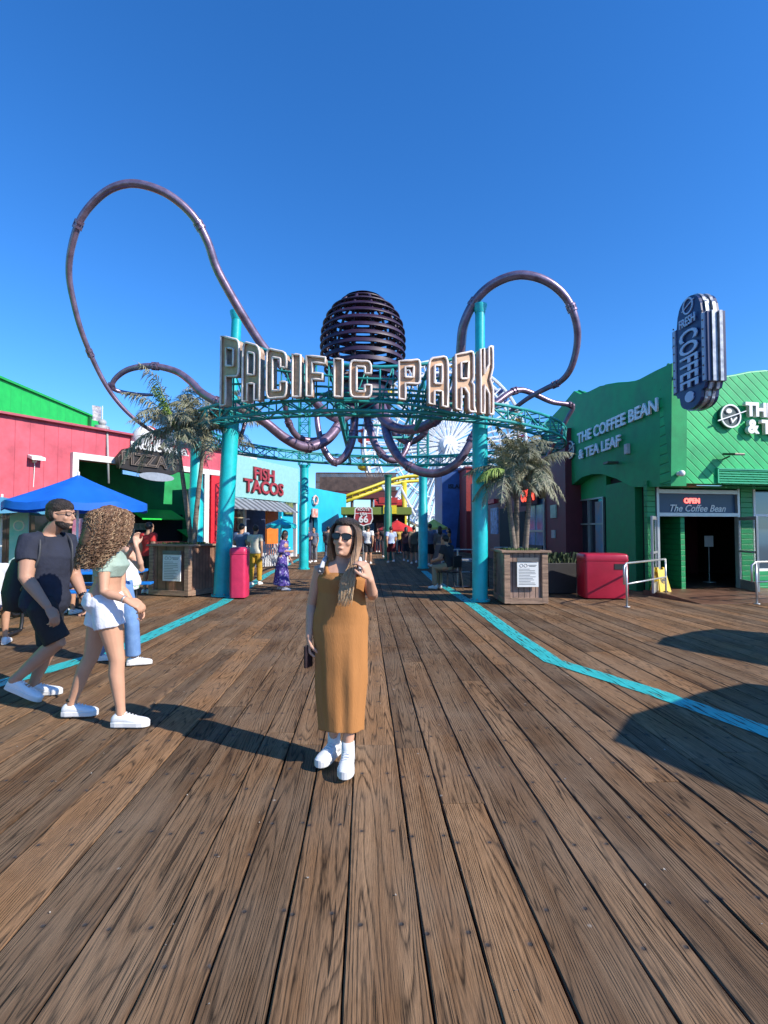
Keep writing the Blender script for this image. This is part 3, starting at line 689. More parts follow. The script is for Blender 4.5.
mb = MB(); o = onX(618, 463, SX)-Vector((.2, 0, 0)); mb.box(o, (.3, .28, .06)); mb.build('floodlight', MATS['lamp_bronze'], sh, bevel=.008)
mb = MB(); o = onX(629, 449, SX)-Vector((.05, 0, 0)); mb.box(o, (.09, .16, .26)); mb.build('speaker_box', mat('pale_box', (.55, .56, .55), .5), sh, bevel=.008)
mb = MB(); o = onF(677, 474)+FN*.02; mb.tube([o, o+FN*.06], .05, 12); mb.ell(o+FN*.12, (.07, .07, .07)); mb.build('security_camera', WHITE, sh, True)
# open door leaves
def door_leaf(hu, direction, wdt=.92, lab=''):
    h = dpt(hu, 0, .05); d = direction.normalized(); n_ = d.cross(Z3)
    mb = MB()
    def b(a0, a1, z0, z1, th=.045): mb.box(h+d*(a0+a1)/2+Z3*(z0+z1)/2, (a1-a0, th, z1-z0), ax=[d, n_, Z3])
    b(0, .06, FL, zt-.05); b(wdt-.07, wdt, FL, zt-.05); b(.06, wdt-.07, FL, FL+.22); b(.06, wdt-.07, zt-.13, zt-.05); b(.06, wdt-.07, .98, 1.03, .03)
    lf = mb.build('door_leaf', FRAME, sh, bevel=.003); lf['label'] = lab
    mb = MB(); mb.box(h+d*(.06+wdt-.07)/2+Z3*((FL+.22+.98)/2), (wdt-.13, .008, .98-FL-.22), ax=[d, n_, Z3]); mb.box(h+d*(.06+wdt-.07)/2+Z3*((1.03+zt-.13)/2), (wdt-.13, .008, zt-.13-1.03), ax=[d, n_, Z3])
    g = mat('clear_door_glass', (.8, .85, .85), .02, 0, trans=1); mb.build('pane', g, lf)
    mb = MB(); mb.tube([h+d*.12+n_*.05+Z3*1.0, h+d*(wdt-.12)+n_*.05+Z3*1.0], .018, 8); mb.build('push_bar', FRAME, lf)
door_leaf(0.02, FN*.70-FD*.72, .86, 'left glass door leaf swung open')
door_leaf(uR-.02, FN*1-FD*.42, .92, 'right glass door leaf swung open')
# ramp
mb = MB()
rw0, rw1 = -.35, uR+.55
A = [dpt(rw0, FL, .0), dpt(rw1, FL, .0), dpt(rw1, FL, .7), dpt(rw0, FL, .7), dpt(rw1+.1, .006, 2.0), dpt(rw0, .006, 1.75)]
lo = [Vector((p.x, p.y, -.02)) for p in A]
mb.add(A+lo, [(0, 1, 2, 3), (3, 2, 4, 5), (0, 3, 9, 6), (3, 5, 11, 9), (1, 7, 8, 2), (2, 8, 10, 4), (5, 4, 10, 11)])
tag(mb.build('entrance_ramp', mat('ramp_red_brown', (.17, .085, .05), .45, .3, 3, .3, 50)), 'low red brown wooden ramp leading up to the open shop doors', 'ramp')
# interior sign stand
sp_ = onPlane(709, 560, D0-FN*1.3, FN); e = empty('sign_stand', (sp_.x, sp_.y, FL), 'small white notice on a thin pole just inside the dark coffee shop doorway', 'sign stand')
mb = MB(); mb.tube([(sp_.x, sp_.y, FL), (sp_.x, sp_.y, 1.15)], .012, 8); mb.lathe([(.15, 0), (.15, .02), (.02, .03)], (sp_.x, sp_.y, FL)); mb.build('pole', FRAME, e)
mb = MB(); mb.box((sp_.x, sp_.y-.01, 1.22), (.24, .02, .3)); mb.build('notice', WHITE, e)

# ---------------------------------------------------------------- blade sign
BX = SX-.12
bl = [onX(a, b, BX) for a, b in ((672, 323), (707, 303), (708, 385), (675, 397))]
y0 = bl[1].y; y1 = bl[0].y; ztp = 5.98; zbt = 4.42; wd = y1-y0
bs = empty('blade_sign', (BX, (y0+y1)/2, 4.2), 'tall navy vertical sign reading fresh coffee, fixed to the corner above the green shop', 'sign')
def bpoly(mx, mz):
    u0, u1 = -mx, wd+mx; m = wd/2
    c = [(u0, zbt-mz*.2), (u0+.10, zbt-mz*.2), (u0+.14, zbt-.10-mz)]
    c += [(m-.36-mx*.5, zbt-.12-mz), (m-.34, zbt-.22-mz)] + [(m+.34*math.cos(R(t)), zbt-.22-mz+.20*math.sin(R(t))) for t in range(190, 355, 20)] + [(m+.34, zbt-.22-mz), (m+.36+mx*.5, zbt-.12-mz)]
    c += [(u1-.14, zbt-.10-mz), (u1-.10, zbt-mz*.2), (u1, zbt-mz*.2), (u1, ztp-.18), (u1-.16, ztp-.18), (u1-.2, ztp+.06+mz*.4)]
    c += [(m+.36*math.cos(R(t)), ztp+.05+mz+.30*math.sin(R(t))) for t in range(10, 175, 16)]
    c += [(u0+.2, ztp+.06+mz*.4), (u0+.16, ztp-.18), (u0, ztp-.18)]
    return c
def bmap(u, v, w_): return Vector((BX-w_, y1-u, v))
STEEL = mat('sign_grey_steel', (.40, .42, .46), .4, .25, 8, metal=.5)
for i, (x, mx, m_, nm) in enumerate(((0, 0, NAVY, 'face_panel'), (.075, .03, STEEL, 'cabinet_layer'), (.15, -.02, STEEL, 'cabinet_layer'), (.225, .03, STEEL, 'cabinet_layer'), (.30, 0, NAVY, 'face_panel'))):
    mb = MB(); mb.prism([bpoly(mx, mx)], .06, (0, 0, 0), (0, -1, 0), (0, 0, 1), fn=lambda u, v, w_: bmap(u, v, w_)+Vector((x, 0, 0)))
    mb.build(nm, m_, bs)
mb = MB(); mb.box((BX+.16, (y0+y1)/2, (ztp+zbt)/2), (.26, wd-.2, ztp-zbt-.3)); mb.build('core', STEEL, bs)
LG = mat('sign_pale_bulb_strip', (.45, .48, .62), .4, .1)
for u in (.10, wd-.10):
    mb = MB(); mb.box(bmap(u, (ztp+zbt)/2-.08, .015), (.03, .085, ztp-zbt-.22)); mb.build('bulb_strip', LG, bs)
mb = MB()
for u in (.10, wd-.10):
    for k in range(8): mb.ell(bmap(u, zbt+.15+k*.18, .035), (.018, .018, .018), 8, 6)
mb.build('bulb_row', mat('bulb_brown', (.25, .18, .16), .3), bs, True)
def vtext(s, zc, target_w, target_h, size=.3, bold=.0):
    t = text(s, size, bmap(wd/2, zc, .03), (0, -1, 0), (0, 0, 1), mat('sign_letter_blue', (.50, .58, .78), .4, .05), bs, name='lettering', depth=.02, bold=bold)
    return t
t = vtext('FRESH', ztp-.17, 0, 0, .25, .004)
for v in t.data.vertices: v.co.y *= .78
# COFFEE runs down the sign, letters turned a quarter
t = text('COFFEE', .82, bmap(wd/2, (ztp+zbt)/2-.16, .03), (0, 0, -1), (0, -1, 0), MATS['sign_letter_blue'], bs, name='lettering', depth=.02, bold=.012)
zs = [v.co.z for v in t.data.vertices]; cz = (max(zs)+min(zs))/2
for v in t.data.vertices: v.co.z = cz+(v.co.z-cz)*1.20/(max(zs)-min(zs))
mb = MB(); mb.prism([[(.15*math.cos(a*math.pi/10)*(1 if a % 20 else .8), .11*math.sin(a*math.pi/10)) for a in range(20)]], .02, (0, 0, 0), (0, -1, 0), (0, 0, 1), fn=lambda u, v, w_: bmap(u+wd/2, v+zbt-.17, w_+.025))
mb.build('lower_emblem', MATS['sign_letter_blue'], bs); mb = MB()
rg = [[(rr*math.cos(a*math.pi/12), rr*math.sin(a*math.pi/12)) for a in range(24)] for rr in (.17, .14)]
mb.prism(rg, .02, (0, 0, 0), (0, -1, 0), (0, 0, 1), fn=lambda u, v, w_: bmap(u+wd/2, v+ztp+.16, w_+.025))
mb.prism([[(-.2, -.07), (.2, .06), (.2, .08), (-.2, -.05)]], .02, (0, 0, 0), (0, -1, 0), (0, 0, 1), fn=lambda u, v, w_: bmap(u+wd/2, v+ztp+.16, w_+.027))
mb.build('emblem', MATS['sign_letter_blue'], bs)
mb = MB()
for z in (ztp-.4, zbt+.5): mb.tube([(BX+.2, y1-.1, z), (BX+.2, y1+.3, z)], .03, 8)
mb.build('bracket', STEEL, bs)

# ================================================================ RIGHT SIDE FURNITURE
def handrail(pts, label, ends=True, group=None):
    b = pts[0]; e = empty('handrail', (b.x, b.y, 0), label, 'handrail', group)
    m_ = mat('galvanised_rail', (.55, .56, .56), .35, .1, 9, metal=.6); up = Z3
    mb = MB(); top = [p+up*.86 for p in pts]; mid = [p+up*.45 for p in pts]
    mb.tube([pts[0]+up*.45+(pts[0]-pts[1]).normalized()*.12]+[pts[0]+up*.80+(pts[0]-pts[1]).normalized()*.12]+top, .021, 8); mb.tube(mid, .018, 8); mb.build('rail', m_, e, True)
    for p in pts:
        m2 = MB(); m2.tube([p, p+up*.86], .021, 8); m2.tube([p, p+up*.012], .06, 12); m2.build('post', m_, e, True)
    return e
h1 = G(627, 607); h2 = dpt(-.18, 0, .55); handrail([h1, h2], 'silver handrail left of the shop ramp next to the red bin')
h3 = G(757, 604); handrail([h3, h3+Vector((1.0, .25, 0)), h3+Vector((2.2, .5, 0))], 'silver handrail right of the open shop doors')
# wet floor sign
q = G(661, 594, .03); e = empty('wet_floor_sign', (q.x, q.y, .07), 'yellow folding wet floor sign standing in the shop doorway', 'floor sign')
YEL = mat('yellow_plastic', (.75, .50, .01), .4, .1)
for sgn_, nm in ((-1, 'front_panel'), (1, 'back_panel')):
    mb = MB(); ax1 = FD; ax2 = (Z3*.62-FN*(-sgn_)*-.17).normalized()
    up_ = (Z3*.62+FN*(.17*sgn_)).normalized(); o = Vector((q.x, q.y, .07))-FN*(.17*sgn_)
    mb.prism([[(-.15, 0), (-.07, .0), (-.06, .05), (.06, .05), (.07, 0), (.15, 0), (.10, .60), (.06, .60), (.05, .55), (-.05, .55), (-.06, .60), (-.10, .60)]], .02, o, FD, up_)
    p_ = mb.build(nm, YEL, e, bevel=.004)
    if sgn_ == -1:
        mb = MB(); rg = [[(rr*math.cos(a*math.pi/10), .30+rr*math.sin(a*math.pi/10)) for a in range(20)] for rr in (.075, .055)]
        mb.prism(rg, .004, o+FD.cross(up_)*.006, FD, up_); mb.prism([[(-.05, .27), (.05, .27), (.02, .34), (-.03, .33)]], .004, o+FD.cross(up_)*.006, FD, up_)
        mb.build('warning_emblem', mat('black_print', (.02, .02, .02), .5), p_)
# bins
def bin_(c, w_, dp, h, rot, m_, label, emblem=False, group=None):
    e = empty('trash_bin', (c.x, c.y, 0), label, 'bin', group); q_ = Matrix.Rotation(rot, 3, 'Z'); mb = MB()
    def rr(wx, wy, z, rad_=.07, n=5):
        o = []
        for sx, sy, a0 in ((1, -1, -90), (1, 1, 0), (-1, 1, 90), (-1, -1, 180)):
            for k in range(n):
                a = R(a0+90*k/(n-1)); o.append(c+q_ @ Vector((sx*(wx/2-rad_)+rad_*math.cos(a), sy*(wy/2-rad_)+rad_*math.sin(a), z)))
        return o
    mb.rings([rr(w_*.97, dp*.97, .03), rr(w_, dp, .10), rr(w_, dp, h-.16), rr(w_+.02, dp+.02, h-.15), rr(w_+.02, dp+.02, h-.12)]); b = mb.build('body', m_, e, True, auto=40)
    mb = MB(); mb.rings([rr(w_+.01, dp+.01, h-.118), rr(w_+.01, dp+.01, h-.05), rr(w_-.03, dp-.03, h-.012), rr(w_-.1, dp-.1, h)]); mb.build('lid', m_, e, True, auto=50)
    if emblem:
        mb = MB(); 
        for k in range(3):
            a = R(90+120*k); b2 = R(90+120*k+85); pts_ = [c+q_ @ Vector((w_/2+.012, .09*math.cos(a+(b2-a)*t/4), h*.55+.09*math.sin(a+(b2-a)*t/4))) for t in range(5)]
            mb.tube(pts_, [.016, .016, .016, .024, .004], 6)
        mb.build('recycling_emblem', WHITE, b)
        mb = MB(); mb.box(c+q_ @ Vector((w_*.28, -dp/2-.005, h*.72)), (.2, .01, .12), q_); mb.build('slot_plate', mat('dark_plate', (.03, .03, .03), .4), b)
    return e
BINR = mat('bin_red', (.42, .012, .04), .35, .12, 2); q = G(609, 600)+FW*.35; bin_(q, .95, .62, 1.0, R(-6), BINR, 'wide dark red bin beside the silver handrail of the coffee shop', True)
q = G(235, 600)+FW*.35; bin_(q, .36, .45, 1.14, R(0), mat('bin_pink', (.62, .03, .10), .4, .1), 'pink red bin right behind the left teal post')
q = G(214, 594)+FW*.5; bin_(q, .32, .45, 1.25, R(0), mat('bin_scarlet', (.62, .015, .02), .4, .1), 'scarlet bin between the left planter and the teal post')
# planters
WOODP = groove('planter_boards', (.30, .15, .09), (1, 1, 0), .14, .75, .6, .1, var=.3, seam=.3)
WOODL = mat('planter_trim_wood', (.36, .23, .155), .75, .3, 3, .4, 30, streak=(1, 1, 8))
WOODG = groove('planter_boards_weathered', (.36, .235, .18), (1, 1, 0), .11, .8, .7, .12, var=.3, seam=.3)
PAPER = mat('notice_paper', (.74, .74, .72), .6, .03); INK = mat('notice_ink', (.10, .10, .10), .7)
def planter(c, w_, dp, h, rot, mw, label):
    e = empty('wooden_planter', (c.x, c.y, 0), label, 'planter'); q_ = Matrix.Rotation(rot, 3, 'Z')
    def bx(mb, x, y, z, sx, sy, sz): mb.box(c+q_ @ Vector((x, y, z)), (sx, sy, sz), q_)
    mb = MB(); bx(mb, 0, 0, h/2+.02, w_-.06, dp-.06, h-.06); mb.build('box', mw, e)
    mb = MB()
    for sx in (-1, 1):
        for sy in (-1, 1): bx(mb, sx*(w_/2-.05), sy*(dp/2-.05), h/2, .12, .12, h-.06)
    for z in (.08,):
        for sy in (-1, 1): bx(mb, 0, sy*(dp/2-.02), z, w_-.22, .06, .12)
        for sx in (-1, 1): bx(mb, sx*(w_/2-.02), 0, z, .06, dp-.22, .12)
    mb.build('corner_trim', WOODL, e, bevel=.004)
    mb = MB(); t = .13
    for sy in (-1, 1): bx(mb, 0, sy*(dp/2-.02), h, w_+.14, t, .045)
    for sx in (-1, 1): bx(mb, sx*(w_/2-.02), 0, h-.001, t, dp+.14-2*t-.004, .045)
    mb.build('rim', WOODL, e, bevel=.006)
    mb = MB(); bx(mb, 0, 0, h-.06, w_-.14, dp-.14, .04); mb.build('soil', mat('soil', (.06, .04, .03), .95, .4, 20, .5, 40), e)
    return e, q_
def notice(c, q_, x, y, z, w_, h, parent):
    def bx(mb, dx, dz, sx, sz, out=.004, th=.004): mb.box(c+q_ @ Vector((x+dx, y-out, z+dz)), (sx, th, sz), q_)
    mb = MB(); bx(mb, 0, 0, w_, h, .012, .024); n_ = mb.build('notice_board', PAPER, parent)
    mb = MB(); bx(mb, 0, h/2+.05, w_, .08, .02, .04); mb.build('header_plate', mat('grey_plate', (.13, .13, .13), .5), n_)
    mb = MB(); rr = random.Random(5)
    for k in range(11):
        zz = h*.22-k*h*.062; L_ = w_*(.8 if k % 4 else .55)*rr.uniform(.8, 1); bx(mb, -(w_*.84-L_)/2, zz, L_, h*.014, .026)
    for k in range(2):
        cc = c+q_ @ Vector((x-w_*.3+k*w_*.2, y-.026, z+h*.36)); 
        mb.tube([cc+q_ @ Vector((w_*.075*math.cos(a*math.pi/8), 0, w_*.075*math.sin(a*math.pi/8))) for a in range(17)], .004, 4, cap=False)
    bx(mb, w_*.22, h*.38, w_*.4, h*.02, .026); bx(mb, w_*.22, h*.33, w_*.3, h*.02, .026)
    mb.build('notice_print', INK, n_)
def cornerplace(px, py, rot, w_, dp, sx):
    q_ = Matrix.Rotation(rot, 3, 'Z'); k = G(px, py); return k-q_ @ Vector((sx*w_/2, -dp/2, 0))
lw, ld, lh = 1.12, 1.05, 1.17
lc = cornerplace(188, 597.5, R(-22), lw, ld, 1); pl, ql = planter(lc, lw, ld, lh, R(-22), WOODP, 'large brown wooden planter with two bare trunked palms left of the arch')
notice(lc, ql, .13, -ld/2-.03, .66, .50, .60, pl)
rw, rd, rh = .87, 1.05, 1.08
rc_ = cornerplace(505, 605, R(-2), rw, rd, -1); pr, qr = planter(rc_, rw, rd, rh, R(-2), WOODG, 'weathered wooden planter with palms right of the right teal post')
notice(rc_, qr, .02, -rd/2-.03, .62, .43, .50, pr)
# ---------------------------------------------------------------- palms
BARK = mat('palm_bark', (.24, .19, .15), .9, .3, 6, .6, 25, streak=(1, 1, 6)); FR1 = mat('palm_frond_dusty', (.16, .185, .10), .6, .35, 9, col2=(.30, .27, .19)); FR2 = mat('palm_frond_fresh', (.26, .38, .08), .6, .2, 9)
def frond(mb, o, az, el, ln, droop, rnd, wl=.16):
    d = Vector((math.cos(az)*math.cos(el), math.sin(az)*math.cos(el), math.sin(el))); pts = []; p = Vector(o); v = d.copy(); n = 16
    for i in range(n+1):
        pts.append(p.copy()); v = (v+Vector((0, 0, -droop*(.4+1.6*i/n)/n))).normalized(); p = p+v*ln/n
    mb.tube(pts, [.012*(1-.8*i/n) for i in range(n+1)], 5)
    for i in range(2, n*4):
        f = i/(n*4); k = min(n-1, int(f*n)); c = pts[k].lerp(pts[k+1], f*n-k); t = (pts[k+1]-pts[k]).normalized()
        s = t.cross(Z3); s = s.normalized() if s.length > .01 else Vector((1, 0, 0))
        lw_ = wl*ln*(math.sin(math.pi*min(1, .12+f*.95))**.6)*1.5
        for sg in (-1, 1):
            if rnd.random() < .08: continue
            dr = (s*sg*rnd.uniform(.7, 1)+t*rnd.uniform(.4, .8)+Vector((0, 0, rnd.uniform(-1.1, .1)))).normalized()
            L_ = lw_*rnd.uniform(.75, 1.1); mid = c+dr*L_*.5+Vector((0, 0, -.0)); tip = c+dr*L_+Vector((0, 0, -L_*rnd.uniform(.15, .55))); wv = t*.0105
            mb.add([c-wv*.6, c+wv*.6, mid+wv, mid-wv, tip], [(0, 1, 2, 3), (3, 2, 4)])
def palm(base, top, nf, ln, label, seed, fresh=1, group='slender palms in the wooden planters', lean=0):
    rnd = random.Random(seed); e = empty('palm_tree', base, label, 'palm tree', group); b = Vector(base); t = Vector(top)
    pts = spline([b, b.lerp(t, .35)+Vector((lean, 0, 0)), b.lerp(t, .7)+Vector((lean*.8, 0, 0)), t], 7); mb = MB(); n = len(pts)
    mb.tube(pts, [(.066-.030*(i/(n-1)))*(1.0+(.06 if i % 2 else 0)) for i in range(n)], 10); tk = mb.build('trunk', BARK, e, True)
    mb = MB(); mb.tube([t-Z3*.05, t+Z3*.12, t+Z3*.28], [.05, .045, .012], 8); mb.build('crownshaft', FR1, tk, True)
    mb = MB()
    for i in range(nf):
        az = 2*math.pi*i/nf*2.4+rnd.uniform(-.3, .3); el = rnd.uniform(-.5, 1.35); frond(mb, t+Z3*rnd.uniform(0, .15), az, el, ln*rnd.uniform(.8, 1.1), rnd.uniform(.9, 2.0), rnd)
    mb.build('crown', FR1, e)
    return e, rnd
lz = lh-.04
def plp(px, py, d): return P(px, py, d)
b = lc+ql @ Vector((.12, .1, lz)); e, rnd = palm((b.x, b.y, lz), P(176, 428, 12.1), 30, 1.6, 'left palm with upright trunk and drooping grey fronds in the left planter', 3)
mb = MB(); [frond(mb, P(176, 426, 11.9), R(170+12*k), 1.05+.06*k, 1.15, .45, rnd, .10) for k in range(4)]; mb.build('fresh_frond', FR2, e)
b = lc+ql @ Vector((.34, -.1, lz)); palm((b.x, b.y, lz), P(206, 428, 11.9), 26, 1.45, 'right palm leaning away in the left planter', 5, lean=-.02)
b = rc_+qr @ Vector((-.1, 0, rh-.04)); e, rnd = palm((b.x, b.y, rh-.04), P(506, 476, 10.9), 20, 1.0, 'left palm of the right planter with a bright green frond', 11)
mb = MB()
for q_a in (R(170), R(200), R(150)): frond(mb, P(505, 470, 10.8), q_a, .25, .75, 1.6, rnd, .2)
mb.build('fresh_frond', FR2, e)
b = rc_+qr @ Vector((.14, .05, rh-.04)); palm((b.x, b.y, rh-.04), P(531, 474, 10.95), 24, 1.0, 'right palm of the right planter with a yellow green trunk', 13)
b = rc_+qr @ Vector((.0, .25, rh-.04)); palm((b.x, b.y, rh-.04), P(517, 462, 11.2), 18, 1.0, 'slimmest palm at the back of the right planter', 17)
# ground cover in the planters
def tuft(c, q_, w_, dp, z, seed, label):
    rnd = random.Random(seed); mb = MB()
    for i in range(900):
        p = c+q_ @ Vector((rnd.uniform(-.5, .5)*(w_-.2), rnd.uniform(-.5, .5)*(dp-.2), z)); a = rnd.random()*6.28; h = rnd.uniform(.03, .12)
        s_ = Vector((math.cos(a), math.sin(a), 0)); mb.add([p, p+s_*.02, p+s_*.05+Z3*h, p+s_*.03+Z3*h], [(0, 1, 2, 3)])
    return tag(mb.build('ground_cover', mat('low_leaves', (.07, .12, .03), .7, .4, 20)), label, 'ground cover', kind='stuff')
tuft(lc, ql, lw, ld, lh-.05, 1, 'low green leaves at the foot of the left planter palms'); tuft(rc_, qr, rw, rd, rh-.05, 2, 'low leaves at the foot of the right planter palms')
# ================================================================ LEFT SIDE BUILDINGS
PINK = groove('pink_siding', (.66, .10, .14), (.47, .88, 0), .42, .55, .5, .03, seam=.6, var=.2, vscale=1.3)
WTRIM = mat('white_trim', (.72, .70, .68), .5, .08)
LIME = groove('lime_fascia', (.02, .50, .09), (0, 1, 0), .6, .5, .4, .03, seam=.7)
WA = P(0, 413, 15.6); WB = P(135, 437, 19.4); WA.z = WB.z = 0
WD = (WB-WA).normalized(); WN = WD.cross(Z3)
def onW(px, py, back=0): return onPlane(px, py, WA-WN*back, WN)
def uW(p): return (p-WA).dot(WD)
def wp(u, z, out=0): return WA+WD*u+WN*out+Z3*z
pz = empty('pizza_restaurant', WA, 'pink sided restaurant with white trimmed opening and green interior on the left', 'restaurant')
ZT1 = onW(60, 424).z
u_a = uW(onW(70, 470)); u_b = uW(onW(207, 470)); u_c = uW(onW(222, 470)); zo = onW(140, 467).z
mb = MB()
mb.prism([[(-9, 0), (u_a, 0), (u_a, zo), (u_b, zo), (u_b, 0), (u_c+.6, 0), (u_c+.6, ZT1), (-9, ZT1)]], .25, WA, WD, Z3); mb.build('wall', PINK, pz)
def wbox(mb, u0, u1, z0, z1, th, out): mb.box(wp((u0+u1)/2, (z0+z1)/2, out), (u1-u0, th, z1-z0), ax=[WD, WN, Z3])
mb = MB(); wbox(mb, u_a-.0, u_a+.2, 0, zo-.0, .32, 0); wbox(mb, u_a, u_b+.8, zo-.0, zo+.22, .30, .02); wbox(mb, u_b-.25, u_b, 0, zo-.0, .3, .01); mb.build('opening_trim', WTRIM, pz)
mb = MB(); wbox(mb, -9, u_c+.6, ZT1, ZT1+.07, .34, 0); mb.build('roof_coping', mat('pink_coping', (.42, .08, .11), .5), pz)
GRI = mat('patio_green_wall', (.01, .33, .10), .6, .2, 1.5); GRD = mat('patio_dark', (.03, .045, .035), .7)
mb = MB(); wbox(mb, u_a-1, u_b+4.6, 0, zo+.6, .1, -3.6); mb.build('patio_back_wall', GRI, pz)
mb = MB(); wbox(mb, u_a-1, u_b+.6, ZT1-.2, ZT1-.1, 8.6, -4.45); mb.build('patio_roof', GRD, pz)
# inner doors, counter, awnings
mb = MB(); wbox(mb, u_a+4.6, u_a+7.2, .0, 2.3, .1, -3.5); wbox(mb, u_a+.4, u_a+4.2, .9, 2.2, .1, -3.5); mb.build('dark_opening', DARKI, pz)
LIMEA = mat('lime_awning', (.02, .66, .08), .5, .1)
for u0, u1, z in ((u_a+.4, u_a+2.2, 3.1), (u_a+4.4, u_a+6.6, 2.5), (u_a+6.9, u_a+8.0, 1.6)):
    mb = MB(); a = wp(u0, z, -3.5); b = wp(u1, z, -3.5); mb.add([a, b, b+WN*1.0-Z3*.45, a+WN*1.0-Z3*.45, a-Z3*.03, b-Z3*.03, b+WN*1.0-Z3*.5, a+WN*1.0-Z3*.5], [(0, 1, 2, 3), (4, 5, 6, 7), (0, 1, 5, 4), (2, 3, 7, 6), (0, 3, 7, 4), (1, 2, 6, 5)]); mb.build('awning', LIMEA, pz)
mb = MB(); wbox(mb, u_a+3.0, u_a+6.3, 0, 1.05, .5, -1.6); mb.build('counter', mat('counter_dark_red', (.10, .02, .02), .5), pz)
mb = MB(); wbox(mb, u_a+3.4, u_a+5.2, 1.55, 1.85, .06, -3.4); mb.build('menu_board', mat('menu_board', (.04, .16, .10), .4, col2=(.4, .4, .35), vscale=7), pz)
mb = MB(); q = onW(127, 463)+WN*.10; mb.box(q+WN*.14, (.5, .28, .10), ax=[WD, WN, Z3]); mb.build('floodlight', WHITE, pz, bevel=.01)
mb = MB(); o = onW(34, 459); mb.tube([o-Z3*.9, o+WN*.06], .014, 6); mb.box(o+WN*.16+Z3*.03, (.40, .3, .10), ax=[WD, (WN*1-Z3*.3).normalized(), Z3]); mb.tube([o+WN*.05, o+WN*.05-Z3*.12], .06, 10); mb.build('floodlight', WHITE, pz, bevel=.01)
# red end pier, roof vents
mb = MB(); wbox(mb, u_b+.1, u_c+.4, 0, zo-.02, .18, .08); mb.build('red_door_panel', mat('red_panel', (.62, .02, .03), .45, .1), pz)
mb = MB(); q = wp(uW(onW(107, 431)), ZT1+.05); mb.box(q+Z3*.1-WN*.3, (.35, .4, .2)); mb.ell(q+Z3*.32-WN*.3, (.14, .14, .12)); mb.tube([q+Z3*.1, q-Z3*1.9+WN*.16], .04, 6); mb.build('roof_vent', mat('vent_grey', (.4, .4, .4), .5), pz, True)
# flag on roof
q = wp(uW(onW(118, 431)), ZT1, -1.0); e = empty('flag_pole', q, 'short pole with small limp flag above the pink wall', 'flag')
mb = MB(); mb.tube([q-Z3*.2, q+Z3*1.15], .018, 6); mb.build('pole', WHITE, e)
mb = MB(); mb.rings([[q+Z3*(1.1-.14*j)-WD*(.05+.11*i)+WN*(.03*math.sin(i*1.7+j)) for i in range(4)] for j in range(5)], cap=False); mb.build('flag', mat('flag_cloth', (.10, .12, .22), .8, col2=(.6, .55, .5), vscale=6), e)
# lime roof building behind
LX = onX(0, 378, -13.4)
lb = empty('lime_building', (-16, 20, 0), 'lime green roofed building rising behind the pink wall at far left', 'building')
g0 = onX(-60, 352, -13.4); g1 = onX(0, 378, -13.4); g2 = onX(100, 421, -13.4)
zt_ = (g1.z+g2.z)/2
mb = MB(); mb.box((-15.4, (g2.y+2)/2, zt_/2), (4, g2.y-2, zt_)); mb.build('wall', LIME, lb)
mb = MB(); mb.box((-15.4, (g2.y+2)/2, zt_+.04), (4.2, g2.y-1.9, .09)); mb.build('coping', mat('lime_coping', (.02, .40, .08), .5), lb)
mb = MB(); mb.box((-13.34, g2.y-1.1, zt_-.7), (.1, .16, 1.3)); mb.build('downpipe', mat('dark_green_pipe', (.01, .12, .03), .5), lb)
# pizza sign
sc_ = onW(148, 458)+WN*.5; us = uW(sc_); 
e = empty('pizza_sign', sc_, 'black irregular restaurant sign with outlined letters and a white globe on top', 'sign')
def wz(px, py): q = onW(px, py, -.5); return uW(q), q.z
o_ = WA+WN*.55
shape = [wz(*p) for p in ((119, 468), (117, 457), (124, 449), (134, 447), (140, 443), (156, 443), (170, 448), (180, 451), (182, 470), (172, 475), (155, 474), (136, 472))]
mb = MB(); mb.prism([shape], .22, o_, WD, Z3); bd = mb.build('board', mat('sign_black_brown', (.018, .014, .013), .5, .3, 3), e, bevel=.02)
text('PACIFIC WHEEL', .33, WA+WN*.78+WD*(wz(156, 452)[0])+Z3*wz(156, 450)[1], WD, Z3, WHITE, bd, depth=.04, bold=.012, sx=1.05)
GOLD = mat('sign_outline_bronze', (.17, .135, .11), .5)
pzt = text('PIZZA', .62, WA+WN*.57+WD*(wz(143, 461)[0])+Z3*wz(143, 461)[1], WD, Z3, GOLD, bd, depth=.05, bold=.02, sx=1.1)
text('PIZZA', .62, WA+WN*.61+WD*(wz(143, 461)[0])+Z3*wz(143, 461)[1], WD, Z3, mat('sign_letter_dark', (.05, .035, .03), .5), bd, depth=.03, bold=-.012, sx=1.1)
text('BAR', .30, WA+WN*.58+WD*(wz(172, 462)[0])+Z3*wz(172, 462)[1], WD, Z3, GOLD, bd, depth=.04)
gc = WA+WN*.20+WD*wz(151, 441)[0]+Z3*(wz(151, 441)[1]+.05)
mb = MB(); mb.ell(gc, (.52, .52, .55), 24, 16); gl = mb.build('globe', mat('globe_white', (.78, .76, .76), .35, .05), e, True)
mb = MB()
for ph, am in ((0, .14), (.9, -.12)):
    pts_ = []
    for k in range(18):
        la = R(75-150*k/17); lo_ = ph+am*2.2*math.sin(k/17*6.28); dv = WN*math.cos(la)*math.cos(lo_)+WD*math.cos(la)*math.sin(lo_); pts_.append(gc+Vector((dv.x*.52, dv.y*.52, math.sin(la)*.55)))
    mb.tube(pts_, .03, 6)
mb.build('swirl', mat('swirl_red', (.6, .05, .04), .4), gl, True)
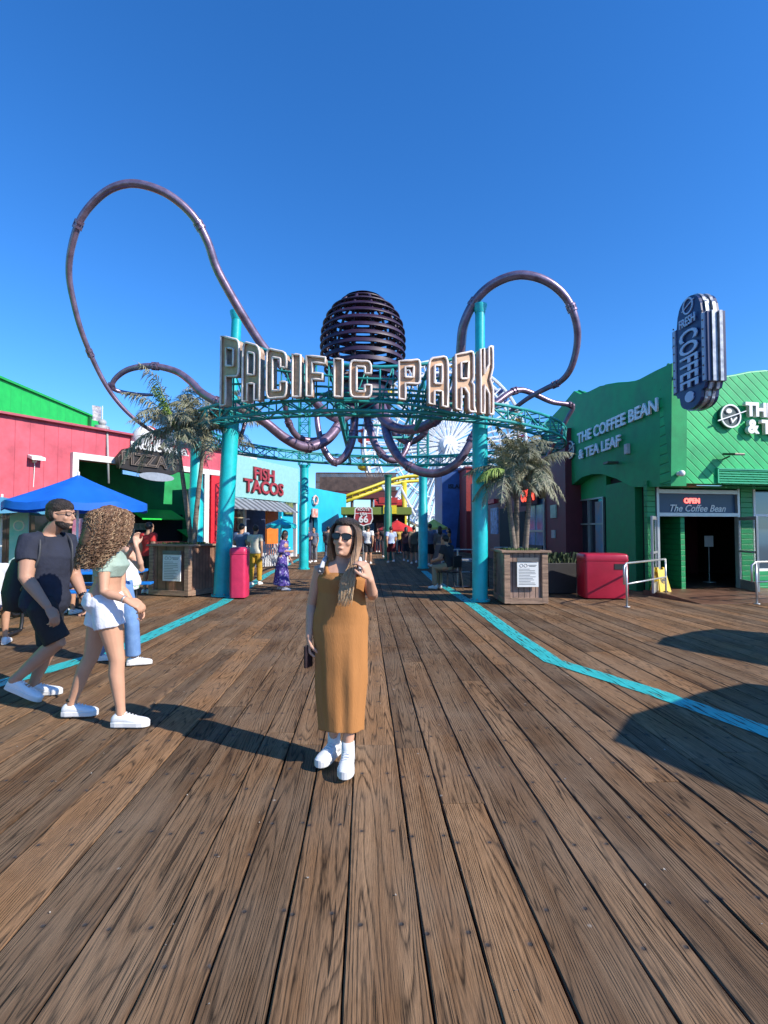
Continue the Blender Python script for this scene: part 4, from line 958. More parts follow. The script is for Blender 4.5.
mb = MB(); mb.box(WA+WN*.55+WD*wz(172, 444)[0]+Z3*wz(172, 441)[1], (.9, .2, .35), ax=[(WD+Z3*.2).normalized(), WN, Z3]); mb.ell(WA+WN*.5+WD*wz(165, 440)[0]+Z3*wz(165, 440)[1], (.3, .3, .3)); mb.build('side_ornament', mat('ornament_blue', (.06, .09, .35), .4, col2=(.6, .6, .65), vscale=3), e, True)
mb = MB(); mb.prism([[(wz(122, 470)[0], wz(122, 470)[1]), (wz(141, 474)[0], wz(141, 474)[1]), (wz(139, 477)[0], wz(139, 477)[1]), (wz(122, 474)[0], wz(122, 474)[1])]], .05, o_, WD, Z3); mb.build('lower_plate', mat('plate_sky_blue', (.15, .35, .65), .4), e)
uo = wz(156, 477); mb = MB(); mb.prism([[(uo[0]+.75*math.cos(a*math.pi/10), uo[1]+.16*math.sin(a*math.pi/10)) for a in range(20)]], .05, o_+WN*.02, WD, Z3); mb.build('lower_plate', mat('plate_grey', (.30, .34, .40), .4), e)
# ---------------- fish tacos stand
FA, FB_ = cf(-7.35, 25.0), cf(-5.15, 31.0); FDr = (FB_-FA).normalized(); FNn = FDr.cross(Z3)
def onT(px, py): return onPlane(px, py, FA, FNn)
def tp_(u, z, out=0): return FA+FDr*u+FNn*out+Z3*z
def uT(px): return (onT(px, 500)-FA).dot(FDr)
def tbox(mb, u0, u1, z0, z1, th, out): mb.box(tp_((u0+u1)/2, (z0+z1)/2, out), (u1-u0, th, z1-z0), ax=[FDr, FNn, Z3])
ft_ = empty('taco_stand', FA, 'pale aqua food stand with red fish tacos lettering on its fascia', 'food stand')
zf0, zf1 = onT(265, 500).z, onT(265, 462).z; ue_ = uT(296)
AQ = mat('pale_aqua_wall', (.27, .52, .50), .5, .06)
mb = MB(); tbox(mb, -1.4, ue_, zf0, zf1, .3, 0); mb.build('fascia', AQ, ft_)
mb = MB(); tbox(mb, -1.4, ue_, 0, zf0, .1, -1.3); mb.build('back_wall', mat('stand_interior_blue', (.05, .07, .14), .6, .4, 1.5), ft_)
mb = MB(); tbox(mb, -1.4, uT(262), 0, 1.1, .4, -.3); tbox(mb, uT(262), ue_, 0, .2, .4, -.3); mb.build('counter', mat('stand_counter_white', (.55, .58, .62), .5), ft_)
mb = MB(); tbox(mb, uT(268), uT(279), .2, zf0, .12, -.1); mb.build('orange_panel', mat('orange_panel', (.75, .20, .03), .5), ft_)
mb = MB(); tbox(mb, ue_-.15, ue_, 0, zf0, .2, 0); mb.build('post', WHITE, ft_); mb = MB(); tbox(mb, uT(246), uT(247.5), 1.1, zf0, .1, -.1); mb.build('post', WHITE, ft_)
mb = MB(); a, b = tp_(-1.4, zf0-.05, .16), tp_(uT(282), zf0-.05, .16); mb.add([a, b, b+FNn*.9-Z3*.55, a+FNn*.9-Z3*.55, a-Z3*.05, b-Z3*.05, b+FNn*.9-Z3*.6, a+FNn*.9-Z3*.6], [(0, 1, 2, 3), (4, 5, 6, 7), (0, 1, 5, 4), (2, 3, 7, 6), (0, 3, 7, 4), (1, 2, 6, 5)]); mb.build('awning', groove('awning_stripes', (.30, .32, .35), tuple(FDr), .5, seam=.25, width=.5), ft_)
for k, (a, b) in enumerate(((236, 243), (249, 256), (257, 264))):
    mb = MB(); tbox(mb, uT(a), uT(b), 1.5, 2.6, .05, -1.2); mb.build('menu_board', mat('menu_'+str(k), ((.5, .5, .48), (.35, .12, .08), (.5, .45, .3))[k], .4, .5, 6), ft_)
RL = mat('sign_red', (.36, .04, .05), .45)
def ttext(s, px, py, size):
    for m_, bo, dd, oo in ((mat('sign_dark_outline', (.10, .05, .05), .5), .045, .05, .16), (RL, .018, .06, .2)):
        t = text(s, size, onT(px, py)+FNn*oo, FDr, Z3, m_, ft_, name='fascia_lettering', depth=dd, bold=bo, sx=1.25)
ttext('FISH', 261, 475.5, .84); ttext('TACOS', 261.5, 488.5, .90)
mb = MB(); mb.box(tp_(uT(255), zf1+.2, -1), (1.4, .8, .4)); mb.box(tp_(uT(268), zf1+.25, -1.4), (1.0, .8, .5)); mb.build('roof_unit', WTRIM, ft_, bevel=.02)
# white low fence
def fence(p0, p1, h, label, m_):
    e = empty('picket_fence', p0, label, 'fence'); d = p1-p0; L_ = d.length; d.normalize(); k = int(L_/.14)
    mb = MB()
    for i in range(k): mb.box(p0+d*(i+.5)*.14+Z3*(h/2), (.10, .02, h), ax=[d, d.cross(Z3), Z3])
    mb.build('picket_panel', m_, e)
    mb = MB()
    for z in (.2, h-.2): mb.box(p0+d*L_/2+d.cross(Z3)*-.03+Z3*z, (L_, .03, .06), ax=[d, d.cross(Z3), Z3])
    mb.build('rail', m_, e)
fence(cf(-5.6, 21.0), cf(-4.2, 23.4), .95, 'low white picket fence below the taco stand', mat('fence_white', (.55, .56, .58), .6))
# ---------------- cyan building with arches
CY = mat('cyan_wall', (.02, .47, .66), .5, .08, 1)
cb0, cb1 = cf(-6.3, 32), cf(-3.1, 42.5); CD = (cb1-cb0).normalized(); CN = CD.cross(Z3)
def onC(px, py): return onPlane(px, py, cb0, CN)
def uC(px): return (onC(px, 500)-cb0).dot(CD)
cy = empty('arcade_building', cb0, 'cyan building with narrow arched openings beyond the taco stand', 'building')
zc1 = onC(318, 489).z; ue2 = (cb1-cb0).length
arch = lambda u, w_, h: [(u-w_/2, .02)]+[(u-w_/2+w_*(1-math.cos(math.pi*k/8))/2, h+w_/2*math.sin(math.pi*k/8)) for k in range(9)]+[(u+w_/2, .02)]
mb = MB(); mb.prism([[(0, 0), (ue2, 0), (ue2, zc1), (uC(302), zc1), (uC(300), zc1+.25), (0, zc1+.3)], arch(uC(313.5), 1.5, 2.1), arch(uC(305.5), 1.2, 1.8)], .3, cb0, CD, Z3); mb.build('wall', CY, cy)
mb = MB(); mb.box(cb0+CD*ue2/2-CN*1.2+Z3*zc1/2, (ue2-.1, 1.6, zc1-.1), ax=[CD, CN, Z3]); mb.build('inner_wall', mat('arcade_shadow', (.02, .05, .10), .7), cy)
mb = MB(); a = onC(313.5, 513)+CN*.1; mb.box(a, (.9, .08, .6), ax=[CD, CN, Z3]); mb.tube([a+CN*.05+CD*(.35*math.cos(k*.785))+Z3*(.9+.3*math.sin(k*.785)) for k in range(9)], .08, 6); mb.build('arch_sign', mat('arch_sign', (.75, .65, .6), .5, col2=(.5, .1, .05), vscale=4), cy)
mb = MB(); a = onC(288, 508)+CN*.15; mb.box(a, (1.3, .1, .8), ax=[CD, CN, Z3]); mb.build('wall_poster', mat('yellow_green_poster', (.25, .3, .1), .5, .5, 4), cy)
# darker blue slab beyond
q0 = P(326, 560, 44); e = empty('blue_kiosk', (q0.x, q0.y, 0), 'narrow deep blue kiosk wall at the end of the cyan building', 'kiosk')
mb = MB(); mb.box((q0.x, q0.y+1, 2.1), (.9, 2, 4.2)); mb.build('wall', mat('kiosk_blue', (.02, .16, .42), .5), e)
mb = MB(); mb.box((q0.x, q0.y+1, 4.25), (1.1, 2.2, .12)); mb.build('roof', mat('kiosk_roof', (.02, .10, .25), .5), e)
# ================================================================ RIGHT SIDE, SHADED ROW
MAR = mat('maroon_wall', (.20, .03, .04), .6, .12, 2); MARX = SX-.22
mr_ = empty('maroon_building', (MARX+2, 19, 0), 'plain maroon walled building in shade between the coffee shop and the blue one', 'building')
ya, yb = onX(566, 540, MARX).y, 34.0
za, z_b = onX(566, 428, MARX).z, onX(542, 439, MARX).z
mb = MB(); mb.box((MARX+2.2, (ya+25)/2, (za+z_b)/4), (4.4, 25-ya, (za+z_b)/2)); mb.build('wall', MAR, mr_)
mb = MB(); mb.box((MARX+2.4, (25+yb)/2, za*.47), (4.0, yb-25.02, za*.94)); mb.build('far_wall', mat('dull_rose_wall', (.22, .08, .085), .6, .12, 2), mr_)
def xbox(mb, px0, px1, py0, py1, X, th=.06):
    a = onX(px0, py0, X); b = onX(px1, py1, X); z0 = min(onX((px0+px1)/2, py0, X).z, onX((px0+px1)/2, py1, X).z); z1 = max(onX((px0+px1)/2, py0, X).z, onX((px0+px1)/2, py1, X).z)
    mb.box((X, (a.y+b.y)/2, (z0+z1)/2), (th, abs(a.y-b.y), z1-z0))
mb = MB(); xbox(mb, 528, 544, 500, 565, MARX-.02); wn = mb.build('window', mat('display_window', (.20, .35, .60), .2, .3, 1.2, spec=.8), mr_)
mb = MB()
for a, b, c, d in ((527, 528.2, 498, 566), (535.5, 536.3, 498, 566), (543.5, 545, 498, 566), (528.2, 543.5, 530, 532)): xbox(mb, a, b, c, d, MARX-.05)
mb.build('window_frame', FRAME, wn)
mb = MB(); xbox(mb, 529, 543, 545, 566, MARX-.06); mb.build('window_counter', mat('shopfront_dark', (.03, .03, .05), .5), wn)
mb = MB(); xbox(mb, 551, 556.5, 505, 518, MARX-.02); mb.build('wall_notice', mat('pale_green_notice', (.45, .55, .42), .5, .2, 9), mr_)
mb = MB(); xbox(mb, 552, 555.5, 530, 538, MARX-.02); mb.build('meter_box', mat('pale_box2', (.45, .42, .42), .5), mr_)
mb = MB(); xbox(mb, 491, 498, 508, 534, MARX-.02); mb.build('wall_poster', mat('blue_poster', (.25, .38, .65), .5, .4, 5), mr_)
mb = MB(); xbox(mb, 486, 497, 500, 504, MARX-.1, .3); mb.build('red_awning', mat('red_awning', (.55, .01, .03), .5), mr_)
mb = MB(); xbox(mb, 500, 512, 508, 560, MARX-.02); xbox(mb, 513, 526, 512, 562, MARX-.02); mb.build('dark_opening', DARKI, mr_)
ns = onX(534, 496, MARX)-Vector((.25, 0, 0))
tt = text('OPEN', .62, ns, (0, -1, 0), Z3, mat('neon_red_far', (.9, .1, .05), .4, emit=(1, .07, .03), estr=1.3), mr_, name='neon_lettering', depth=.03, bold=.015)
mb = MB(); mb.box(ns+Vector((.06, 0, 0)), (.06, 2.0, .72)); mb.build('neon_panel', DARKI, mr_)
# red lit pier + blue building at end of row
q = P(471, 560, 35.5); e = empty('red_building', (q.x, q.y, 0), 'narrow red wall strip left of the shaded posters', 'building')
mb = MB(); mb.box((q.x+1.0, q.y+1.5, 2.9), (2.6, 3.0, 5.8)); mb.build('wall', mat('brick_red_wall', (.30, .035, .03), .6), e)
mb = MB(); mb.box((q.x+1.0, q.y+1.5, 5.86), (2.8, 3.2, .12)); mb.build('roof_trim', MAR, e)
q = P(456, 560, 38); bl_ = empty('blue_building', (q.x, q.y, 0), 'blue shop with a dark figure mural at the end of the shaded row', 'building')
mb = MB(); mb.box((q.x+.6, q.y+2, 3.0), (3.2, 4, 6.0)); mb.build('wall', mat('mural_blue', (.045, .12, .36), .5, .25, .8), bl_)
mb = MB(); mb.box((q.x+.6, q.y+2, 6.05), (3.4, 4.2, .14)); mb.build('roof_trim', NAVY, bl_)
text('ISLAND', .42, (q.x+.15, q.y-.03, 4.75), (1, 0, 0), Z3, mat('mural_ink', (.01, .02, .06), .5), bl_, name='lettering', depth=.02, bold=.02)
mb = MB(); mb.prism([[(q.x+.0, .3), (q.x+.25, 3.0), (q.x+.35, 3.3), (q.x+.45, 3.75), (q.x+.62, 3.75), (q.x+.72, 3.3), (q.x+.95, 3.0), (q.x+1.15, .3)]], .03, (0, q.y-.03, 0), (1, 0, 0), Z3); mb.build('mural_figure', MATS['mural_ink'], bl_)
# low dark barrier with plants between planter and bin
a = cf(2.75, 12.4); b = cf(4.55, 12.6); e = empty('low_barrier', a, 'low black planter box with small plants against the maroon wall', 'planter box')
d = (b-a).normalized(); mb = MB(); mb.box((a+b)/2+Z3*.38, ((b-a).length, .4, .72), ax=[d, d.cross(Z3), Z3]); mb.build('box', mat('black_box', (.02, .018, .02), .6), e, bevel=.01)
mb = MB(); rnd = random.Random(4)
for i in range(260):
    p = a+(b-a)*rnd.random()+Vector((0, rnd.uniform(-.15, .15), .74)); az = rnd.random()*6.28; h = rnd.uniform(.08, .26); s_ = Vector((math.cos(az), math.sin(az), 0)); mb.add([p, p+s_*.03, p+s_*.10+Z3*h, p+s_*.05+Z3*h*1.05], [(0, 1, 2, 3)])
mb.build('foliage', mat('shade_leaves', (.06, .09, .03), .6, .4, 9), e)
# cafe railing and table in the shade left of the right post
e0 = cf(1.65, 15.2); 
def cafe_rail(p0, p1, label):
    e = empty('patio_railing', p0, label, 'railing'); mb = MB()
    for z in (.35, .65, .98): mb.tube([p0+Z3*z, p1+Z3*z], .018, 6)
    mb.build('rail', FRAME, e)
    for t in (0, .5, 1): m2 = MB(); m2.tube([p0.lerp(p1, t), p0.lerp(p1, t)+Z3*.98], .022, 8); m2.build('post', FRAME, e)
cafe_rail(cf(1.62, 14.6), cf(2.5, 14.6), 'grey patio railing left of the right teal post, in shade')
cafe_rail(cf(3.5, 16.5), cf(4.6, 16.5), 'grey patio railing behind the right planter')
# ================================================================ FAR END: canopy stand, shield sign, coaster, wheel
def umbrella(c, r, h, hr, m_, label, group=None, n=8, base=True, tilt=0):
    e = empty('patio_umbrella', (c.x, c.y, 0), label, 'umbrella', group or 'patio umbrellas along the boardwalk'); mb = MB(); k = 5; top = Vector((c.x, c.y, h)); rings_ = []
    for i in range(k+1):
        f = i/k; ring_ = []
        for j in range(n*4):
            a = 2*math.pi*j/(n*4)+.2; sc = 1-.045*f*(1-abs(math.cos(a*n/2-.2*n/2)))
            if n == 4: sc = .78/max(abs(math.cos(a-.47)), abs(math.sin(a-.47)))  # square canopy, outline and turn shaped for the shadow it casts
            z = h-(h-hr)*f**.92-.05*f*math.sin(math.pi*((j % 4)/4))
            rr = r*f*(1 if f else 0)*sc+.01; ring_.append(Vector((c.x+rr*math.cos(a), c.y+rr*math.sin(a), z)))
        rings_.append(ring_)
    rings_.append([p-Z3*.13 for p in rings_[-1]]); rings_.append([p+(top-p)*.004-Z3*.0 for p in rings_[-1]])
    mb.rings(rings_, cap=False); mb.build('canopy', m_, e, True, auto=25)
    mb = MB(); mb.tube([(c.x, c.y, 0.0), (c.x, c.y, h+.06)], .022, 8); mb.build('pole', WHITE, e)
    mb = MB()
    for j in range(n): a = 2*math.pi*j/n+.2; mb.bar((c.x, c.y, h-.45), (c.x+r*.62*math.cos(a), c.y+r*.62*math.sin(a), h-(h-hr)*.62-.03), .008, 4)
    mb.build('ribs', FRAME, e)
    if base: mb = MB(); mb.lathe([(.26, 0), (.26, .05), (.05, .08), (.05, .25)], (c.x, c.y, 0), 20); mb.build('base', mat('umbrella_base', (.05, .05, .05), .6), e)
    return e
BLU = mat('umbrella_blue', (.005, .13, .62), .6, .1, 3)
umbrella(P(78, 500, 9.8)*1, 1.2, P(78, 475, 9.8).z, P(78, 503, 9.8).z, BLU, 'bright blue patio umbrella behind the man and the curly haired woman')
umbrella(P(2, 500, 10.8), 1.0, P(2, 497, 10.8).z, P(0, 506, 10.8).z, mat('umbrella_pale_blue', (.08, .30, .48), .6, .1, 3), 'paler blue umbrella cut by the left edge of the photo')
umbrella(cf(-4.25, 21.5), .62, P(280, 518, 21.5).z, P(280, 524.5, 21.5).z, mat('umbrella_teal', (.01, .45, .50), .6), 'small teal umbrella in front of the taco stand')
umbrella(cf(.85, 34), 1.25, P(398, 520, 34).z, P(398, 529, 34).z, mat('umbrella_red', (.6, .03, .02), .6), 'red umbrella by the far stand')
umbrella(cf(3.15, 33), .9, P(433, 519, 33).z, P(433, 527, 33).z, mat('umbrella_yellow', (.75, .60, .10), .6), 'yellow umbrella by the far stand')
# umbrellas added outside the frame on the right to cast the deck shade
umbrella(cf(6.2, 1.95), 1.7, 2.75, 2.30, BLU, 'blue umbrella added outside the frame beside the camera to shade the deck', base=True, n=4)
umbrella(cf(8.6, 1.2), 1.2, 2.8, 2.35, BLU, 'second blue umbrella added outside the frame beside the camera as a shade caster', base=True)
umbrella(cf(7.8, 5.2), 1.3, 2.75, 2.30, BLU, 'blue umbrella added outside the frame to shade the deck in front of the shop', base=True, n=4)
umbrella(cf(10.6, 5.4), 1.3, 2.75, 2.30, BLU, 'blue umbrella added outside the frame farthest right as a shade caster', base=True)
# canopy stand
d = 37; a, b = P(341, 520, d), P(412, 520, d); cs = empty('snack_stand', ((a.x+b.x)/2, a.y, 0), 'dark snack stand under a long olive canopy at the end of the street', 'food stand')
zt1, zt0 = P(376, 507, d).z, P(376, 514.5, d).z; mx_ = (a.x+b.x)/2; wx = b.x-a.x
mb = MB(); mb.box((mx_, a.y+1.8, (zt0+zt1)/2), (wx, 3.6, zt1-zt0)); mb.build('canopy', mat('olive_canopy', (.17, .23, .035), .55, .1), cs, bevel=.02)
mb = MB(); mb.box((mx_, a.y+2.6, zt0/2), (wx*.86, 1.6, zt0)); mb.build('wall', mat('stand_dark_red', (.07, .03, .035), .6, .5, 2), cs)
mb = MB(); mb.box((mx_, a.y+1.0, .55), (wx*.8, .6, 1.1)); mb.build('counter', mat('stand_counter_red', (.16, .03, .03), .5), cs)
for k in range(6):
    mb = MB(); mb.box((a.x+wx*(.14+.14*k), a.y+1.75, 1.8), (.55, .06, .6)); o = mb.build('menu_board', mat('menu_mix_%d' % (k % 3), ((.4, .1, .06), (.45, .4, .2), (.1, .2, .3))[k % 3], .4, .5, 7), cs)
for x in (a.x+.2, a.x+wx*.36, a.x+wx*.62, b.x-.2): mb = MB(); mb.tube([(x, a.y+.2, 0), (x, a.y+.2, zt0)], .07, 8); mb.build('post', mat('stand_green_post', (.02, .10, .06), .5), cs)
mb = MB(); mb.box((P(390, 511, d).x, a.y-.05, P(385, 509.5, d).z), (.95, .08, .6)); mb.build('yellow_sign', mat('yellow_sign', (.8, .62, .02), .5), cs)
# shield sign
c = P(363.5, 516, 27); e = empty('route_sign', (c.x, c.y, 0), 'red and white shield shaped route 66 sign on a post', 'sign')
mb = MB(); mb.tube([(c.x, c.y+.06, 0), (c.x, c.y+.06, c.z+.3)], .045, 8); mb.build('post', FRAME, e)
shl = [(-.46, .38), (-.30, .50), (-.14, .43), (0, .50), (.14, .43), (.30, .50), (.46, .38), (.47, .1), (.50, -.15), (.38, -.42), (.14, -.47), (0, -.54), (-.14, -.47), (-.38, -.42), (-.50, -.15), (-.47, .1)]
mb = MB(); mb.prism([shl], .04, c, RT, Z3); sh_ = mb.build('shield', mat('shield_red', (.40, .04, .05), .5, .1), e)
mb = MB(); mb.prism([shl, [(x*.9, y*.9) for x, y in shl]], .02, c-FW*.012, RT, Z3); mb.prism([[(-.44, .12), (.44, .12), (.44, .15), (-.44, .15)]], .02, c-FW*.012, RT, Z3); mb.build('border', WHITE, sh_)
text('66', .50, c-FW*.02-Z3*.18, RT, Z3, WHITE, sh_, depth=.02, bold=.016); text('ROUTE', .19, c-FW*.02+Z3*.33, RT, Z3, WHITE, sh_, depth=.02, bold=.004); text('USA', .20, c-FW*.02+Z3*.12-Z3*.02, RT, Z3, WHITE, sh_, depth=.02, bold=.006)
# roller coaster
YC = mat('coaster_yellow', (.60, .48, .02), .45, .12); BR = mat('coaster_brown', (.12, .075, .06), .7, .3, 2); CWH = mat('ride_white', (.75, .78, .80), .4, .06)
rcs = empty('roller_coaster', cf(-2, 50), 'steel roller coaster with yellow track above a brown station structure', 'roller coaster')
path = spline([P(318, 509, 46), P(334, 501, 46), (P(352, 494, 46)), P(372, 487, 47), P(388, 481, 48), P(404, 477, 49), P(420, 476, 50)], 6)
mb = MB()
for off_ in (-.45, .45):
    mb.tube([p+Vector((0, off_, .0)) for p in path], .13, 8)
mb.tube([p-Z3*.45 for p in path], .18, 8)
for i in range(0, len(path), 2): mb.bar(path[i]+Vector((0, -.45, 0)), path[i]+Vector((0, .45, 0)), .06); mb.bar(path[i]+Vector((0, -.45, 0)), path[i]-Z3*.45, .06); mb.bar(path[i]+Vector((0, .45, 0)), path[i]-Z3*.45, .06)
mb.build('track', YC, rcs, True)
for px, zz in ((330, 500), (404, 478)):
    b = P(px, 540, 46.3); t = P(px, zz, 46.3); m2 = MB(); m2.tube([(b.x, b.y, 0), (b.x, b.y, t.z-.4)], .26, 12); m2.build('support_column', YC, rcs, True)
mb = MB(); q0, q1 = P(316, 498, 52), P(398, 498, 52)
mb.box(((q0.x+q1.x)/2, q0.y+1.5, (P(350, 498, 52).z+P(350, 491, 52).z)/2), (q1.x-q0.x, 3, P(350, 491, 52).z-P(350, 498, 52).z)); mb.build('station_beam', mat('beam_dark_red', (.12, .03, .03), .6), rcs)
mb = MB(); z0, z1 = P(350, 491, 52).z, P(350, 473, 52).z
n = 70
for i in range(n): x = q0.x+(q1.x-q0.x-.2)*i/(n-1); mb.box((x, q0.y, (z0+z1)/2), (.10, .08, z1-z0))
for z in (z0+.05, (z0+z1)/2, z1): mb.box(((q0.x+q1.x)/2, q0.y+.1, z), (q1.x-q0.x, .1, .14))
mb.build('slat_fence', BR, rcs)
mb = MB(); mb.box(((q0.x+q1.x)/2, q0.y+2.4, (z0+z1)/2), (q1.x-q0.x-.4, .2, z1-z0-.3)); mb.build('station_back', BR, rcs)
for px in (322, 340, 352, 372, 392): b = P(px, 540, 52.6); m2 = MB(); m2.tube([(b.x, b.y, 0), (b.x, b.y, z0-.3)], .16, 8); m2.build('station_post', BR, rcs)
wht = [(382, 486, 402, 512), (402, 486, 388, 512), (384, 500, 400, 500), (382, 486, 402, 486), (400, 486, 415, 516)]
for x0, y0_, x1, y1_ in wht: m2 = MB(); m2.bar(P(x0, y0_, 45), P(x1, y1_, 45), .10, 6); m2.build('brace', CWH, rcs)
c = P(388, 504, 45); mb = MB(); mb.tube([c-Vector((1.2, 0, 0)), c+Vector((1.2, 0, 0))], [.42, .42], 10); mb.box(c+Z3*.3, (1.6, .9, .5)); mb.build('train_car', mat('coaster_car_red', (.5, .04, .03), .4), rcs)
# ferris wheel
FD_ = 80; hub = P(446, 446, FD_); Rw = 13.0
fw = empty('ferris_wheel', (hub.x, hub.y, 0), 'large white ferris wheel with many spokes behind the arch', 'ferris wheel')
wa = R(12); wx_ = (RT*math.cos(wa)+FW*math.sin(wa)); wn_ = (FW*math.cos(wa)-RT*math.sin(wa))
def wpt(a, r, o=0): return hub+wx_*(r*math.cos(a))+Z3*(r*math.sin(a))+wn_*o
mb = MB()
for o in (-1.0, 1.0):
    for r, q in ((Rw, .27), (Rw*.86, .2), (Rw*.66, .12), (Rw*.45, .12)): mb.tube([wpt(2*math.pi*i/80, r, o*(1 if r > 6 else .8)) for i in range(81)], q, 6, cap=False)
    for i in range(20):
        for s_ in (-.5, .5, 0):
            mb.bar(wpt(2*math.pi*(i)/20, 1.2, o), wpt(2*math.pi*(i+s_*.8)/20, Rw, o), .13, 5)
        mb.bar(wpt(2*math.pi*i/20, Rw*.86, o), wpt(2*math.pi*(i+.5)/20, Rw, o), .09, 4); mb.bar(wpt(2*math.pi*(i+1)/20, Rw*.86, o), wpt(2*math.pi*(i+.5)/20, Rw, o), .05, 4)
for i in range(40): mb.bar(wpt(2*math.pi*i/40, Rw, -1), wpt(2*math.pi*i/40, Rw, 1), .05, 4)
mb.build('wheel', CWH, fw)
mb = MB(); mb.tube([wpt(0, 0, -1.7), wpt(0, 0, -1.3), wpt(0, 0, 1.3), wpt(0, 0, 1.7)], [1.0, 1.4, 1.4, 1.0], 28); mb.build('hub', CWH, fw, True, auto=30)
for s_ in (-1, 1):
    for o in (-2.6, 2.6):
        f = hub+wx_*(5.8*s_)+wn_*o*1.6; f.z = -1; m2 = MB(); w2 = wx_*.55
        for dx in (-1, 1): m2.bar(hub+wn_*o*.7+w2*dx*.4, f+w2*dx, .17, 6)
        for k in range(14):
            t0, t1 = k/14, (k+1)/14; A_ = lambda t, sd: (hub+wn_*o*.7).lerp(f, t)+w2*sd*(.4+.6*t)
            m2.bar(A_(t0, 1 if k % 2 else -1), A_(t1, -1 if k % 2 else 1), .08, 5)
        m2.build('leg', CWH, fw)
# inner tower and stairs seen as white lattice
mb = MB(); 
for k in range(9):
    z = 1+k*1.5; wz_ = 2.9-k*.22
    for o in (-1.6, 1.6): mb.bar(hub*1+Vector((0, 0, z-hub.z))-wx_*wz_+wn_*o, hub+Vector((0, 0, z-hub.z))+wx_*wz_+wn_*o, .09, 5)
    mb.bar(hub+Vector((0, 0, z-hub.z))-wx_*wz_-wn_*1.6, hub+Vector((0, 0, z+1.5-hub.z))+wx_*(wz_-.2)-wn_*1.6, .07, 5)
mb.build('tower', CWH, fw)
gc_ = [mat('gondola_red', (.45, .02, .03), .4), mat('gondola_yellow', (.75, .5, .02), .4), mat('gondola_blue', (.03, .12, .5), .4)]
gm_ = None
for i in range(20):
    p = wpt(2*math.pi*(i+.5)/20, Rw+.0, 0)-Z3*1.0
    if gm_ is None:
        mb = MB(); mb.lathe([(.5, -1.1), (.95, -.8), (1.05, -.35), (.95, -.3), (.9, -.75), (.1, -.8)], (0, 0, 0), 16); mb.lathe([(1.25, .75), (.1, 1.2), (.02, 1.22)], (0, 0, 0), 16)
        for k in range(4): mb.bar((.9*math.cos(k*1.57), .9*math.sin(k*1.57), -.4), (.9*math.cos(k*1.57), .9*math.sin(k*1.57), .8), .05, 4)
        o = mb.build('gondola', gc_[0], fw, True, local=True, auto=40); gm_ = o
    else:
        o = gm_.copy(); o.data = gm_.data.copy(); o.data.materials[0] = gc_[i % 3]; COL.objects.link(o); o.parent = fw
    o.location = p-fw.location
# distant hills / city strip, far behind the end of the pier
e = tag(MB().build('x', WHITE), kind='structure') if False else None
# ================================================================ LEFT FURNITURE: picnic tables, banner
def picnic(c, rot, m_, label, ln=1.8):
    e = empty('picnic_table', (c.x, c.y, 0), label, 'picnic table', 'picnic tables on the patio'); q_ = Matrix.Rotation(rot, 3, 'Z')
    def bx(nm, x, y, z, sx, sy, sz, mm): mb = MB(); mb.box(c+q_ @ Vector((x, y, z)), (sx, sy, sz), q_); return mb.build(nm, mm, e, bevel=.012)
    bx('table_top', 0, 0, .74, ln, .75, .05, m_); bx('bench', 0, -.68, .45, ln, .27, .05, m_); bx('bench', 0, .68, .45, ln, .27, .05, m_)
    bl2 = mat('black_tube', (.015, .015, .018), .4)
    for sx in (-1, 1):
        mb = MB(); x = sx*(ln/2-.3)
        mb.tube([c+q_ @ Vector(v) for v in spline([(x, -.68, .42), (x, -.66, .12), (x, -.5, .05), (x, .5, .05), (x, .66, .12), (x, .68, .42)], 5)], .026, 8)
        mb.tube([c+q_ @ Vector(v) for v in ((x, -.25, .06), (x, -.25, .71))], .026, 8); mb.tube([c+q_ @ Vector(v) for v in ((x, .25, .06), (x, .25, .71))], .026, 8)
        mb.build('leg_frame', bl2, e, True)
    return e
PB = mat('table_blue', (.01, .20, .66), .4, .1); PR = mat('table_red', (.62, .02, .01), .4, .1)
picnic(cf(-5.65, 9.7), R(8), PB, 'bright blue picnic table with black curved legs left of the planter', 2.2)
picnic(cf(-5.85, 6.9), R(5), PR, 'bright red picnic table at the left edge behind the man', 1.9)
b0 = P(19, 540, 11.5); e = empty('banner_stand', (b0.x, b0.y, 0), 'tall teal and white standing banner under the pale blue umbrella', 'banner')
mb = MB(); mb.box((b0.x, b0.y, 1.1), (.40, .03, 1.9)); p_ = mb.build('banner', mat('banner_teal', (.10, .52, .58), .5, col2=(.6, .7, .72), vscale=1.6), e)
mb = MB(); mb.tube([(b0.x+.11*math.cos(a*.524), b0.y-.02, 1.62+.11*math.sin(a*.524)) for a in range(13)], .018, 6); mb.build('emblem', WHITE, p_)
mb = MB(); mb.lathe([(.25, 0), (.25, .04), (.03, .06), (.03, .2)], (b0.x, b0.y, 0), 16); mb.build('base', FRAME, e)
b0 = P(80, 530, 12.5); e = empty('poster_stand', (b0.x, b0.y, 0), 'dark menu stand with pink poster behind the man and curly woman', 'menu stand')
mb = MB(); mb.box((b0.x-.3, b0.y+.1, 1.25), (1.6, .08, 1.3)); mb.build('board', mat('dark_board', (.04, .03, .045), .5, .4, 2), e)
mb = MB(); mb.box((b0.x, b0.y, 1.3), (.34, .05, 1.0)); mb.build('poster', mat('pink_poster', (.5, .06, .18), .5, col2=(.55, .45, .5), vscale=3), e)
for dx in (-.9, .3): mb = MB(); mb.box((b0.x+dx, b0.y+.1, .5), (.06, .06, 1.0)); mb.build('leg', FRAME, e)
